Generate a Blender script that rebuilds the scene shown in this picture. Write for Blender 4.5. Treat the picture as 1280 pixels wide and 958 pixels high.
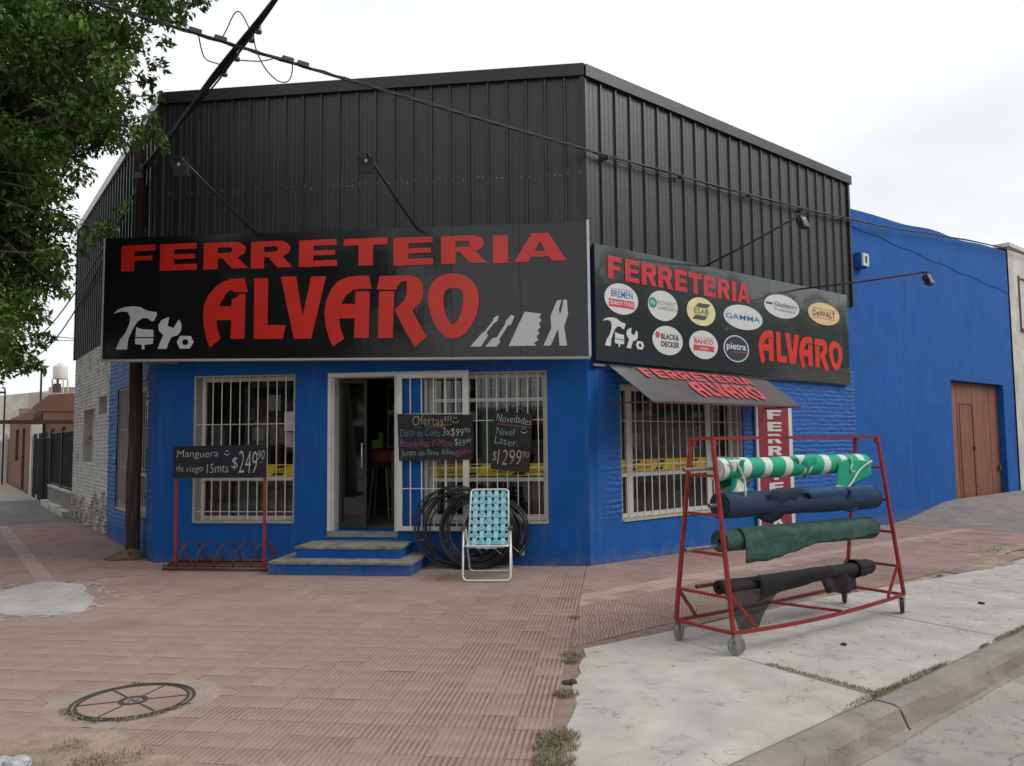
import bpy, bmesh, math, random
import numpy as np
from mathutils import Vector, Matrix
from mathutils.geometry import tessellate_polygon

for o in list(bpy.data.objects):
    bpy.data.objects.remove(o, do_unlink=True)
SC = bpy.context.scene
COL = SC.collection
random.seed(7); RNG = np.random.default_rng(7)
PI = math.pi

# ---------------------------------------------------------------- camera
cam_d = bpy.data.cameras.new('camera'); cam = bpy.data.objects.new('camera', cam_d); COL.objects.link(cam)
SC.camera = cam
cam_d.sensor_width = 36.0; cam_d.lens = 36.0 * 988.7 / 1280; cam_d.clip_start = .05; cam_d.clip_end = 3000
EYE = 1.55
pt, ro = math.radians(4.21), math.radians(-0.625)
def _pr(v): return Vector((v[0], v[1]*math.cos(pt)-v[2]*math.sin(pt), v[1]*math.sin(pt)+v[2]*math.cos(pt)))
_r = _pr((math.cos(ro), 0, math.sin(ro))); _u = _pr((-math.sin(ro), 0, math.cos(ro))); _f = _pr((0, 1, 0))
cam.matrix_world = Matrix(((_r.x, _u.x, -_f.x, 0), (_r.y, _u.y, -_f.y, 0), (_r.z, _u.z, -_f.z, EYE), (0, 0, 0, 1)))
SC.render.resolution_x = 1024; SC.render.resolution_y = 766

# ---------------------------------------------------------------- world, sun, exposure
SUN_EL, SUN_AZ = math.radians(40), math.radians(4)     # azimuth from +X towards -Y
SC.view_settings.view_transform = 'Standard'; SC.view_settings.look = 'None'
SC.view_settings.exposure = 0.0; SC.view_settings.gamma = 1.0; SC.view_settings.use_curve_mapping = False
W = bpy.data.worlds.new('World'); SC.world = W; W.use_nodes = True
nt = W.node_tree; nt.nodes.clear()
def wn(t, **k):
    n = nt.nodes.new(t)
    for a, b in k.items(): setattr(n, a, b)
    return n
wo = wn('ShaderNodeOutputWorld'); bg = wn('ShaderNodeBackground'); bg.inputs['Strength'].default_value = 0.1
sky = wn('ShaderNodeTexSky', sky_type='NISHITA', sun_disc=False)
sky.sun_elevation = SUN_EL; sky.sun_rotation = math.radians(90) + SUN_AZ
tc = wn('ShaderNodeTexCoord'); mp = wn('ShaderNodeMapping'); mp.inputs['Scale'].default_value = (1.0, 1.0, 2.6); mp.inputs['Location'].default_value = (.3, .1, .2)
nz = wn('ShaderNodeTexNoise'); nz.inputs['Scale'].default_value = 2.1; nz.inputs['Detail'].default_value = 5; nz.inputs['Roughness'].default_value = .5
cr = wn('ShaderNodeValToRGB')      # cloud brightness
cr.color_ramp.elements[0].position = .30; cr.color_ramp.elements[0].color = (9.35, 9.5, 9.8, 1)
cr.color_ramp.elements[1].position = .52; cr.color_ramp.elements[1].color = (9.9, 10.1, 10.3, 1)
cf = wn('ShaderNodeValToRGB')      # cloud cover
cf.color_ramp.elements[0].position = .30; cf.color_ramp.elements[0].color = (.88, .88, .88, 1)
cf.color_ramp.elements[1].position = .46; cf.color_ramp.elements[1].color = (1, 1, 1, 1)
mx = wn('ShaderNodeMixRGB')
L = nt.links.new
L(tc.outputs['Generated'], mp.inputs['Vector']); L(mp.outputs['Vector'], nz.inputs['Vector'])
L(nz.outputs['Fac'], cr.inputs['Fac']); L(nz.outputs['Fac'], cf.inputs['Fac'])
L(cf.outputs['Color'], mx.inputs['Fac']); L(sky.outputs['Color'], mx.inputs['Color1']); L(cr.outputs['Color'], mx.inputs['Color2'])
L(mx.outputs['Color'], bg.inputs['Color']); L(bg.outputs['Background'], wo.inputs['Surface'])
sd = bpy.data.lights.new('sun', 'SUN'); sun = bpy.data.objects.new('sun', sd); COL.objects.link(sun)
sd.energy = 2.0; sd.angle = math.radians(34); sd.color = (1.0, .96, .9)
sdir = Vector((math.cos(SUN_EL)*math.cos(SUN_AZ), -math.cos(SUN_EL)*math.sin(SUN_AZ), math.sin(SUN_EL)))
sun.rotation_euler = sdir.to_track_quat('Z', 'Y').to_euler(); sun.location = (20, -10, 30)
SC.render.engine = 'CYCLES'
SC.cycles.max_bounces = 8; SC.cycles.transparent_max_bounces = 24

# ---------------------------------------------------------------- materials
MATS = {}
def mat(name, col, rough=.7, metal=0., var=.12, vs=6., bump=0., bs=40., col2=None, mixs=3., mixc=(.45, .6), isl=0., spec=.5, coat=0., fine=0., obj=False, trans=False, stretch=None):
    """principled material: object-space noise varies colour, second noise blends towards col2 (dirt, wear)"""
    if name in MATS: return MATS[name]
    m = bpy.data.materials.new(name); m.use_nodes = True; n = m.node_tree; B = n.nodes['Principled BSDF']
    def N(t, **k):
        q = n.nodes.new(t)
        for a, b in k.items(): setattr(q, a, b)
        return q
    LK = n.links.new
    geo = N('ShaderNodeTexCoord'); src = geo.outputs['Object']
    if stretch:
        mpn = N('ShaderNodeMapping'); mpn.inputs['Scale'].default_value = stretch; LK(src, mpn.inputs['Vector']); src = mpn.outputs['Vector']
    n1 = N('ShaderNodeTexNoise'); n1.inputs['Scale'].default_value = vs; n1.inputs['Detail'].default_value = 6; LK(src, n1.inputs['Vector'])
    hs = N('ShaderNodeHueSaturation'); hs.inputs['Color'].default_value = (*col, 1)
    mr = N('ShaderNodeMapRange'); mr.inputs['From Min'].default_value = .3; mr.inputs['From Max'].default_value = .7
    mr.inputs['To Min'].default_value = 1-var; mr.inputs['To Max'].default_value = 1+var
    LK(n1.outputs['Fac'], mr.inputs['Value']); val = mr.outputs['Result']
    if isl:
        g = N('ShaderNodeNewGeometry'); oi = N('ShaderNodeObjectInfo')
        ad = N('ShaderNodeMath', operation='ADD'); LK(g.outputs['Random Per Island'], ad.inputs[0]); LK(oi.outputs['Random'], ad.inputs[1])
        fr = N('ShaderNodeMath', operation='FRACT'); LK(ad.outputs[0], fr.inputs[0])
        m2 = N('ShaderNodeMapRange'); m2.inputs['To Min'].default_value = 1-isl; m2.inputs['To Max'].default_value = 1+isl; LK(fr.outputs[0], m2.inputs['Value'])
        mu = N('ShaderNodeMath', operation='MULTIPLY'); LK(val, mu.inputs[0]); LK(m2.outputs['Result'], mu.inputs[1]); val = mu.outputs[0]
    LK(val, hs.inputs['Value']); out = hs.outputs['Color']
    if col2:
        n2 = N('ShaderNodeTexNoise'); n2.inputs['Scale'].default_value = mixs; n2.inputs['Detail'].default_value = 8; n2.inputs['Roughness'].default_value = .6; LK(src, n2.inputs['Vector'])
        m3 = N('ShaderNodeMapRange'); m3.inputs['From Min'].default_value = mixc[0]; m3.inputs['From Max'].default_value = mixc[1]; LK(n2.outputs['Fac'], m3.inputs['Value'])
        mi = N('ShaderNodeMixRGB'); LK(m3.outputs['Result'], mi.inputs['Fac']); LK(out, mi.inputs['Color1']); mi.inputs['Color2'].default_value = (*col2, 1); out = mi.outputs['Color']
    LK(out, B.inputs['Base Color'])
    B.inputs['Roughness'].default_value = rough; B.inputs['Metallic'].default_value = metal; B.inputs['Specular IOR Level'].default_value = spec
    B.inputs['Coat Weight'].default_value = coat
    if bump:
        n4 = N('ShaderNodeTexNoise'); n4.inputs['Scale'].default_value = bs; n4.inputs['Detail'].default_value = 5; LK(src, n4.inputs['Vector'])
        bp = N('ShaderNodeBump'); bp.inputs['Strength'].default_value = min(1, bump); bp.inputs['Distance'].default_value = .02; LK(n4.outputs['Fac'], bp.inputs['Height']); LK(bp.outputs['Normal'], B.inputs['Normal'])
    MATS[name] = m; return m

def glass_mat(name='window_glass', tint=(.75, .8, .78), rough=.03):
    if name in MATS: return MATS[name]
    m = bpy.data.materials.new(name); m.use_nodes = True; n = m.node_tree; n.nodes.clear()
    o = n.nodes.new('ShaderNodeOutputMaterial'); t = n.nodes.new('ShaderNodeBsdfTransparent'); t.inputs['Color'].default_value = (*tint, 1)
    g = n.nodes.new('ShaderNodeBsdfGlossy'); g.inputs['Roughness'].default_value = rough
    lw = n.nodes.new('ShaderNodeFresnel'); lw.inputs['IOR'].default_value = 1.85
    mx = n.nodes.new('ShaderNodeMixShader'); n.links.new(lw.outputs[0], mx.inputs[0]); n.links.new(t.outputs[0], mx.inputs[1]); n.links.new(g.outputs[0], mx.inputs[2])
    n.links.new(mx.outputs[0], o.inputs['Surface']); MATS[name] = m; return m

def mesh_cloth(name, col, alpha):
    """open-weave shade cloth: partly see-through"""
    m = mat(name, col, .9, var=.25, vs=9)
    m.node_tree.nodes['Principled BSDF'].inputs['Alpha'].default_value = alpha
    return m

M = dict(
 groove=mat('dirt_filled_groove', (.215, .15, .128), .95, var=.2, vs=9), groove1=mat('dusty_groove', (.235, .167, .143), .95, var=.2, vs=9), groove2=mat('worn_groove', (.268, .19, .165), .95, var=.15, vs=9),
 blue=mat('blue_plaster', (.010, .100, .37), .8, spec=.2, var=.10, vs=2.5, bump=.35, bs=14, col2=(.008, .085, .32), mixs=1.2, mixc=(.45, .75)),
 bluebrick=mat('blue_painted_brick', (.010, .100, .37), .6, spec=.35, var=.10, vs=3, bump=.7, bs=22, isl=.06),
 whitebrick=mat('white_painted_brick', (.56, .55, .53), .85, var=.14, vs=7, bump=.9, bs=26, col2=(.27, .22, .185), mixs=2.6, mixc=(.56, .66), isl=.06),
 rawbrick=mat('crumbling_brick', (.24, .17, .13), .95, var=.4, vs=9, bump=1, bs=22, col2=(.45, .42, .38), mixs=5, mixc=(.45, .56), isl=.15),
 mortar=mat('old_mortar', (.3, .28, .25), .95, var=.2, vs=12, bump=.6, bs=40),
 clad=mat('black_sheet_metal', (.027, .029, .031), .38, .2, var=.16, vs=1.4, bump=.12, bs=3, spec=.5, stretch=(6, 6, .6), isl=.10),
 coping=mat('black_folded_metal', (.026, .028, .031), .42, .35, var=.1, vs=2, bump=.08, bs=5),
 zinc=mat('galvanised_metal', (.42, .43, .44), .45, .6, var=.12, vs=8),
 wframe=mat('white_enamel', (.62, .61, .57), .45, var=.08, vs=5, col2=(.42, .38, .32), mixs=9, mixc=(.6, .78)),
 cream=mat('cream_window_reveal', (.42, .385, .33), .6, var=.1, vs=5, col2=(.3, .27, .22), mixs=5, mixc=(.5, .75)),
 sign=mat('black_vinyl', (.008, .009, .0105), .17, var=.1, vs=2, bump=.32, bs=1.3, spec=.55),
 signr=mat('sheen_lightened_black_vinyl', (.032, .041, .043), .2, coat=.7, var=.12, vs=2, bump=.25, bs=1.2, spec=.6, col2=(.028, .034, .036), mixs=.9, mixc=(.45, .6)),  # base colour lightened to stand in for sky reflection on the side sign
 red=mat('red_vinyl', (.60, .022, .012), .30, var=.06, vs=3, bump=.25, bs=1.3),
 redr=mat('faded_red_vinyl', (.5, .022, .03), .32, var=.08, vs=3),
 white=mat('white_vinyl', (.58, .60, .60), .4, var=.05, vs=5),
 black=mat('black_print', (.02, .02, .022), .5),
 stain=mat('oily_stain', (.16, .12, .105), .8, var=.3, vs=10), silver=mat('silver_edge', (.55, .56, .57), .4, .3),
 redpaint=mat('red_enamel_tube', (.27, .022, .022), .42, var=.2, vs=14, bump=.15, bs=60, col2=(.12, .045, .035), mixs=12, mixc=(.6, .74)),
 rust=mat('rusty_steel', (.10, .05, .035), .75, .3, var=.35, vs=16, bump=.3, bs=60),
 steel=mat('worn_steel_pipe', (.28, .25, .22), .5, .7, var=.3, vs=18, col2=(.16, .09, .06), mixs=9, mixc=(.5, .68)),
 wood=mat('weathered_pole_wood', (.055, .034, .026), .9, var=.4, vs=5, bump=.9, bs=14, stretch=(9, 9, .7), col2=(.16, .11, .075), mixs=2.2, mixc=(.5, .72)),
 cable=mat('black_cable', (.012, .011, .013), .6, var=.2),
 chalk=mat('chalkboard', (.012, .013, .016), .8, var=.4, vs=4, col2=(.022, .024, .028), mixs=5),
 tile=mat('red_vainilla_tile', (.302, .215, .187), .85, var=.17, vs=1.1, bump=.3, bs=70, col2=(.33, .25, .215), mixs=1.1, mixc=(.45, .68), isl=.075),
 tile2=mat('red_plain_tile', (.305, .198, .172), .82, var=.10, vs=1.3, bump=.25, bs=90, col2=(.235, .152, .13), mixs=1.6, mixc=(.48, .7), isl=.06),
 tile3=mat('pale_pink_tile', (.37, .27, .24), .85, var=.1, vs=3, bump=.25, bs=90, isl=.06),
 joint=mat('tile_joint_mortar', (.23, .165, .142), .95, var=.2, vs=12, bump=.5, bs=60),
 dirt=mat('dusty_soil', (.26, .20, .155), .98, var=.22, vs=9, bump=.9, bs=30, col2=(.35, .28, .22), mixs=4),
 ground=mat('dusty_ground', (.24, .20, .17), .98, var=.2, vs=.6, bump=.5, bs=8, col2=(.14, .15, .09), mixs=.25),
 darkpave=mat('grey_concrete_pavement', (.135, .135, .14), .9, var=.15, vs=2.5, bump=.4, bs=40, col2=(.19, .18, .175), mixs=1.3),
 lightpave=mat('pale_concrete_pavement', (.33, .29, .255), .9, var=.15, vs=2.5, bump=.4, bs=40),
 soil=mat('leaf_litter', (.20, .12, .07), .98, var=.5, vs=14, bump=1, bs=40),
 alu=mat('white_chair_tube', (.68, .68, .66), .35, .2, var=.08, vs=8),
 hose=mat('black_polyethylene', (.020, .022, .026), .33, var=.3, vs=5, spec=.5),
 concrete=mat('step_concrete', (.25, .235, .20), .92, var=.25, vs=7, bump=.6, bs=40, col2=(.14, .135, .12), mixs=4, mixc=(.5, .66)),
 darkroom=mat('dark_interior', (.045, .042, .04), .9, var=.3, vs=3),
 floorin=mat('shop_floor', (.19, .185, .175), .4, var=.1),
 yellow=mat('yellow_tape', (.62, .47, .02), .5, var=.06),
 maroon=mat('maroon_vinyl', (.23, .012, .035), .5, var=.1, vs=4),
 bark=mat('tree_bark', (.13, .095, .07), .95, var=.4, vs=8, bump=1, bs=20, stretch=(6, 6, 1)),
 brownpaint=mat('brown_painted_gate', (.235, .085, .045), .6, var=.12, vs=2.5, col2=(.17, .06, .034), mixs=1.5, stretch=(3, 3, .6)),
 houserend=mat('white_house_render', (.58, .56, .52), .9, var=.1, vs=2, bump=.3, col2=(.46, .43, .39), mixs=1.4),
 brownrend=mat('red_brown_render', (.17, .07, .045), .9, var=.25, vs=2.2, bump=.3, col2=(.14, .07, .05), mixs=1.1, stretch=(1, 1, .4)),
 beige=mat('beige_render', (.50, .44, .35), .9, var=.15, vs=1.2, bump=.3, col2=(.38, .34, .28), mixs=.8),
 blackiron=mat('black_iron', (.014, .014, .015), .55, var=.2),
 tank=mat('white_plastic_tank', (.62, .58, .55), .5, var=.08),
 porc=mat('brown_porcelain', (.13, .07, .06), .3),
 castiron=mat('cast_iron', (.085, .072, .068), .7, .4, var=.3, vs=30, bump=.4, bs=90),
 casterw=mat('grey_rubber_wheel', (.20, .22, .20), .6, var=.2, vs=20),
 casterb=mat('black_rubber_wheel', (.035, .032, .032), .7, var=.3),
)

def stone_mat(name, col, crack=True, sc=.9, rough=.93, col2=None, dark=.55):
    m = mat(name, col, rough, var=.16, vs=3.2, bump=.3, bs=80, col2=col2, mixs=1.5, mixc=(.46, .7))
    n = m.node_tree; B = n.nodes['Principled BSDF']; LK = n.links.new
    old = B.inputs['Base Color'].links[0].from_socket
    tc = n.nodes.new('ShaderNodeTexCoord')
    wz = n.nodes.new('ShaderNodeTexNoise'); wz.inputs['Scale'].default_value = 3.2; wz.inputs['Detail'].default_value = 6; LK(tc.outputs['Object'], wz.inputs['Vector'])
    vm = n.nodes.new('ShaderNodeVectorMath'); vm.operation = 'MULTIPLY_ADD'; vm.inputs[1].default_value = (.55, .55, .55)
    LK(wz.outputs['Color'], vm.inputs[0]); LK(tc.outputs['Object'], vm.inputs[2])
    vo = n.nodes.new('ShaderNodeTexVoronoi'); vo.feature = 'DISTANCE_TO_EDGE'; vo.inputs['Scale'].default_value = sc; LK(vm.outputs[0], vo.inputs['Vector'])
    mr = n.nodes.new('ShaderNodeMapRange'); mr.inputs['From Min'].default_value = 0; mr.inputs['From Max'].default_value = .006; mr.inputs['To Min'].default_value = dark; mr.inputs['To Max'].default_value = 1; LK(vo.outputs['Distance'], mr.inputs['Value'])
    # cracks fade in and out, small dark specks of dirt
    fa = n.nodes.new('ShaderNodeTexNoise'); fa.inputs['Scale'].default_value = 1.1; LK(tc.outputs['Object'], fa.inputs['Vector'])
    fm = n.nodes.new('ShaderNodeMapRange'); fm.inputs['From Min'].default_value = .5; fm.inputs['From Max'].default_value = .58; LK(fa.outputs['Fac'], fm.inputs['Value'])
    mm = n.nodes.new('ShaderNodeMath'); mm.operation = 'MAXIMUM'; inv = n.nodes.new('ShaderNodeMath'); inv.operation = 'SUBTRACT'; inv.inputs[0].default_value = 1; LK(fm.outputs[0], inv.inputs[1])
    LK(mr.outputs[0], mm.inputs[0]); LK(inv.outputs[0], mm.inputs[1])
    sp = n.nodes.new('ShaderNodeTexNoise'); sp.inputs['Scale'].default_value = 5.5; sp.inputs['Detail'].default_value = 9; sp.inputs['Roughness'].default_value = .72; LK(tc.outputs['Object'], sp.inputs['Vector'])
    sm = n.nodes.new('ShaderNodeMapRange'); sm.inputs['From Min'].default_value = .55; sm.inputs['From Max'].default_value = .68; sm.inputs['To Min'].default_value = 1; sm.inputs['To Max'].default_value = .62; LK(sp.outputs['Fac'], sm.inputs['Value'])
    pr = n.nodes.new('ShaderNodeMath'); pr.operation = 'MULTIPLY'; LK(mm.outputs[0], pr.inputs[0]); LK(sm.outputs[0], pr.inputs[1])
    hv = n.nodes.new('ShaderNodeHueSaturation'); LK(old, hv.inputs['Color']); LK(pr.outputs[0], hv.inputs['Value']); LK(hv.outputs['Color'], B.inputs['Base Color'])
    return m
M['slab'] = stone_mat('pale_cracked_concrete', (.44, .415, .39), col2=(.39, .365, .335))
M['curb'] = stone_mat('kerb_concrete', (.275, .25, .225), sc=1.3, col2=(.20, .18, .16))
M['road'] = stone_mat('worn_road_concrete', (.335, .305, .285), sc=.7, col2=(.285, .255, .24))
M['ramp'] = stone_mat('ramp_concrete', (.24, .21, .19), sc=1.0, col2=(.2, .175, .16))

def weather(m, col=(.20, .17, .15), amt=.5, h=.42):
    """dusty splash marks in a ragged band along the foot of a wall, plus faint run-off streaks"""
    n = m.node_tree; B = n.nodes['Principled BSDF']; LK = n.links.new; N = n.nodes.new; old = B.inputs['Base Color'].links[0].from_socket
    tc = N('ShaderNodeTexCoord'); sx = N('ShaderNodeSeparateXYZ'); LK(tc.outputs['Object'], sx.inputs[0])
    n1 = N('ShaderNodeTexNoise'); n1.inputs['Scale'].default_value = 5; n1.inputs['Detail'].default_value = 10; n1.inputs['Roughness'].default_value = .7; LK(tc.outputs['Object'], n1.inputs['Vector'])
    a = N('ShaderNodeMath'); a.operation = 'MULTIPLY_ADD'; a.inputs[1].default_value = .9; LK(n1.outputs['Fac'], a.inputs[0]); b = N('ShaderNodeMapRange'); b.inputs['From Min'].default_value = 0; b.inputs['From Max'].default_value = h; b.inputs['To Min'].default_value = .22; b.inputs['To Max'].default_value = -.35
    LK(sx.outputs['Z'], b.inputs['Value']); LK(b.outputs[0], a.inputs[2]); c = N('ShaderNodeMapRange'); c.inputs['From Min'].default_value = .48; c.inputs['From Max'].default_value = .80; c.inputs['To Max'].default_value = amt; LK(a.outputs[0], c.inputs['Value'])
    mp_ = N('ShaderNodeMapping'); mp_.inputs['Scale'].default_value = (7, 7, .5); LK(tc.outputs['Object'], mp_.inputs['Vector']); n2 = N('ShaderNodeTexNoise'); n2.inputs['Scale'].default_value = 1.6; n2.inputs['Detail'].default_value = 6; LK(mp_.outputs[0], n2.inputs['Vector'])
    d = N('ShaderNodeMapRange'); d.inputs['From Min'].default_value = .56; d.inputs['From Max'].default_value = .74; d.inputs['To Max'].default_value = .16; LK(n2.outputs['Fac'], d.inputs['Value'])
    e = N('ShaderNodeMath'); e.operation = 'MAXIMUM'; LK(c.outputs[0], e.inputs[0]); LK(d.outputs[0], e.inputs[1])
    mx_ = N('ShaderNodeMixRGB'); LK(e.outputs[0], mx_.inputs['Fac']); LK(old, mx_.inputs['Color1']); mx_.inputs['Color2'].default_value = (*col, 1); LK(mx_.outputs[0], B.inputs['Base Color'])
weather(M['blue']); weather(M['bluebrick']); weather(M['houserend'], (.2, .17, .14)); weather(M['clad'], (.06, .058, .055), .3)
# ---------------------------------------------------------------- object helpers
PM = {}                                          # parent matrices
def mesh(name, vs, fs, smooth=False):
    me = bpy.data.meshes.new(name); me.from_pydata([tuple(v) for v in vs], [], [tuple(f) for f in fs])
    if smooth: me.polygons.foreach_set('use_smooth', [True]*len(me.polygons))
    me.update(); return me
def tag(o, label=None, cat=None, group=None, kind=None):
    if label: o['label'] = label
    if cat: o['category'] = cat
    if group: o['group'] = group
    if kind: o['kind'] = kind
    return o
def thing(name, label, cat, loc=(0, 0, 0), rz=0., group=None, kind=None):
    o = bpy.data.objects.new(name, None); COL.objects.link(o); o.location = loc; o.rotation_euler = (0, 0, rz); o.empty_display_size = .1
    PM[o.name] = Matrix.Translation(loc) @ Matrix.Rotation(rz, 4, 'Z')
    return tag(o, label, cat, group, kind)
def link(me, name, m=None, parent=None, Mx=None, world=True, label=None, kind=None):
    """link a mesh as an object; world=True: mesh (or Mx) is in world space"""
    if m is not None and not me.materials: me.materials.append(m)
    o = bpy.data.objects.new(name, me); COL.objects.link(o)
    loc = Mx.copy() if Mx is not None else Matrix.Identity(4)
    if parent:
        o.parent = parent
        if world: loc = PM[parent.name].inverted() @ loc
        o.matrix_parent_inverse = Matrix.Identity(4); o.matrix_basis = loc
        PM[o.name] = PM[parent.name] @ loc
    else:
        o.matrix_basis = loc; PM[o.name] = loc
    return tag(o, label, None, None, kind)

class MB:
    def __init__(s): s.v = []; s.f = []
    def add(s, vs, fs):
        b = len(s.v); s.v += [tuple(v) for v in vs]; s.f += [tuple(b+i for i in f) for f in fs]
    def box(s, x0, x1, y0, y1, z0, z1, T=None):
        vs = [(x, y, z) for z in (z0, z1) for y in (y0, y1) for x in (x0, x1)]
        if T: vs = [T(*v) for v in vs]
        s.add(vs, [(0, 2, 3, 1), (4, 5, 7, 6), (0, 1, 5, 4), (2, 6, 7, 3), (0, 4, 6, 2), (1, 3, 7, 5)])
    def tube(s, pts, r, n=8, closed=False, caps=True):
        P = [Vector(p) for p in pts]; rs = r if isinstance(r, (list, tuple)) else [r]*len(P); base = len(s.v); N = len(P)
        up = None
        for i, p in enumerate(P):
            if closed: t = (P[(i+1) % N]-P[i-1]).normalized()
            else: t = (P[min(i+1, N-1)]-P[max(i-1, 0)]).normalized()
            if up is None:
                a = Vector((0, 0, 1)) if abs(t.z) < .9 else Vector((1, 0, 0)); up = (a-t*a.dot(t)).normalized()
            else: up = (up-t*up.dot(t)).normalized()
            w = t.cross(up)
            for k in range(n):
                a = 2*PI*k/n; s.v.append(tuple(p+(up*math.cos(a)+w*math.sin(a))*rs[i]))
        for i in range(N if closed else N-1):
            j = (i+1) % N
            for k in range(n): s.f.append((base+i*n+k, base+i*n+(k+1) % n, base+j*n+(k+1) % n, base+j*n+k))
        if caps and not closed:
            s.f.append(tuple(base+k for k in range(n))[::-1]); s.f.append(tuple(base+(N-1)*n+k for k in range(n)))
    def sqbar(s, a, b, w, h=None):
        """square bar from a to b"""
        a = Vector(a); b = Vector(b); h = h or w; t = (b-a).normalized()
        u = Vector((0, 0, 1)) if abs(t.z) < .9 else Vector((1, 0, 0)); u = (u-t*u.dot(t)).normalized(); v = t.cross(u)
        vs = [p+u*(sy*h/2)+v*(sx*w/2) for p in (a, b) for sx, sy in ((-1, -1), (1, -1), (1, 1), (-1, 1))]
        s.add(vs, [(0, 1, 2, 3)[::-1], (4, 5, 6, 7), (0, 1, 5, 4), (1, 2, 6, 5), (2, 3, 7, 6), (3, 0, 4, 7)])
    def lathe(s, prof, n=24, T=None, cap=True):
        b = len(s.v)
        for r, z in prof:
            for k in range(n):
                a = 2*PI*k/n; v = (r*math.cos(a), r*math.sin(a), z); s.v.append(T(*v) if T else v)
        for i in range(len(prof)-1):
            for k in range(n): s.f.append((b+i*n+k, b+i*n+(k+1) % n, b+(i+1)*n+(k+1) % n, b+(i+1)*n+k))
        if cap:
            s.f.append(tuple(b+k for k in range(n))[::-1]); s.f.append(tuple(b+(len(prof)-1)*n+k for k in range(n)))
    def prism(s, poly, z0, z1, T=None):
        n = len(poly); vs = [(x, y, z) for z in (z0, z1) for x, y in poly]
        if T: vs = [T(*v) for v in vs]
        tr = tessellate_polygon([[Vector((x, y, 0)) for x, y in poly]])
        s.add(vs, [tuple(t) for t in tr]+[tuple(i+n for i in t) for t in tr]+[(i, (i+1) % n, n+(i+1) % n, n+i) for i in range(n)])
    def build(s, name, m, parent=None, Mx=None, world=True, smooth=False, label=None, kind=None):
        return link(mesh(name, s.v, s.f, smooth), name, m, parent, Mx, world, label, kind)
    def me(s, name, smooth=False): return mesh(name, s.v, s.f, smooth)

def copy_tree(root, label=None):
    """copy of a thing with copies of its parts and sub-parts (mesh data shared)"""
    r = root.copy(); COL.objects.link(r); PM[r.name] = PM[root.name]
    if label: r['label'] = label
    for ch in list(root.children):
        c = ch.copy(); COL.objects.link(c); c.parent = r
        for g in list(ch.children):
            d = g.copy(); COL.objects.link(d); d.parent = c
    return r

# ---------------------------------------------------------------- building frames
class Fr:
    def __init__(s, o, deg, out):
        a = math.radians(deg); s.o = Vector((o[0], o[1], 0)); s.d = Vector((math.cos(a), math.sin(a), 0))
        s.n = Vector((s.d.y, -s.d.x, 0)) if out < 0 else Vector((-s.d.y, s.d.x, 0)); s.ys = out; s.a = a
        s.M = Matrix.Translation(s.o) @ Matrix.Rotation(a, 4, 'Z')         # local x = u, local y = ys*v
    def P(s, u, v, z): return s.o+s.d*u+s.n*v+Vector((0, 0, z))
    def uv(s, x, y):
        w = Vector((x, y, 0))-s.o; return w.dot(s.d), w.dot(s.n)
    def T(s, u, v, z): return tuple(s.P(u, v, z))
PLc = (-4.8005, 10.6724); PRc = (.9503, 9.9484)
F = Fr(PLc, math.degrees(math.atan2(PRc[1]-PLc[1], PRc[0]-PLc[0])), -1); FW = 5.796
R = Fr(PRc, 40.175, -1); LF = Fr(PLc, 125.79, 1)
def bx(mb, fr, u0, u1, v0, v1, z0, z1): mb.box(u0, u1, v0, v1, z0, z1, fr.T)

def wall_sheet(mb, fr, u0, u1, z0, z1, holes, t=.28, v=0.):
    us = sorted({u0, u1, *[h[0] for h in holes], *[h[1] for h in holes]}); zs = sorted({z0, z1, *[h[2] for h in holes], *[h[3] for h in holes]})
    us = [q for q in us if u0 <= q <= u1]; zs = [q for q in zs if z0 <= q <= z1]
    inh = lambda a, b: any(h[0]-1e-6 <= a and a <= h[1]+1e-6 and h[2]-1e-6 <= b <= h[3]+1e-6 for h in holes)
    for i in range(len(us)-1):
        for j in range(len(zs)-1):
            if inh((us[i]+us[i+1])/2, (zs[j]+zs[j+1])/2): continue
            for vv in (v, v-t):
                mb.add([fr.T(us[i], vv, zs[j]), fr.T(us[i+1], vv, zs[j]), fr.T(us[i+1], vv, zs[j+1]), fr.T(us[i], vv, zs[j+1])], [(0, 1, 2, 3)])
    for a, b, c, d in holes:
        q = [(a, c), (b, c), (b, d), (a, d)]
        for k in range(4):
            (x0, y0), (x1, y1) = q[k], q[(k+1) % 4]
            mb.add([fr.T(x0, v, y0), fr.T(x1, v, y1), fr.T(x1, v-t, y1), fr.T(x0, v-t, y0)], [(0, 1, 2, 3)])

def brickwork(mb, fr, u0, u1, z0, z1, holes, L=.25, Hh=.068, proud=.0055, j=.006, v=.0, skip=None):
    z = z0; row = 0
    while z < z1-.02:
        u = u0-(L/2 if row % 2 else 0)
        while u < u1:
            a, b = max(u, u0), min(u+L, u1)
            if b-a > .03 and not any(a < h[1]+.0 and b > h[0]-.0 and z < h[3] and z+Hh > h[2] for h in holes) and not (skip and skip((a+b)/2, z)):
                p = [v+proud*random.uniform(.35, 1.5) for _ in range(4)]; g = .006; c = .012
                dz = random.uniform(-.003, .003)
                A = [(a+g, z+g), (b-g, z+g), (b-g, z+Hh-g), (a+g, z+Hh-g)]
                B = [(a+g+c, z+g+c+dz), (b-g-c, z+g+c+dz), (b-g-c, z+Hh-g-c+dz), (a+g+c, z+Hh-g-c+dz)]
                vs = [fr.T(x, v-.004, y) for x, y in A]+[fr.T(B[k][0], p[k], B[k][1]) for k in range(4)]
                mb.add(vs, [(4, 5, 6, 7)]+[(k, (k+1) % 4, 4+(k+1) % 4, 4+k) for k in range(4)])
            u += L
        z += Hh; row += 1

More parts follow.
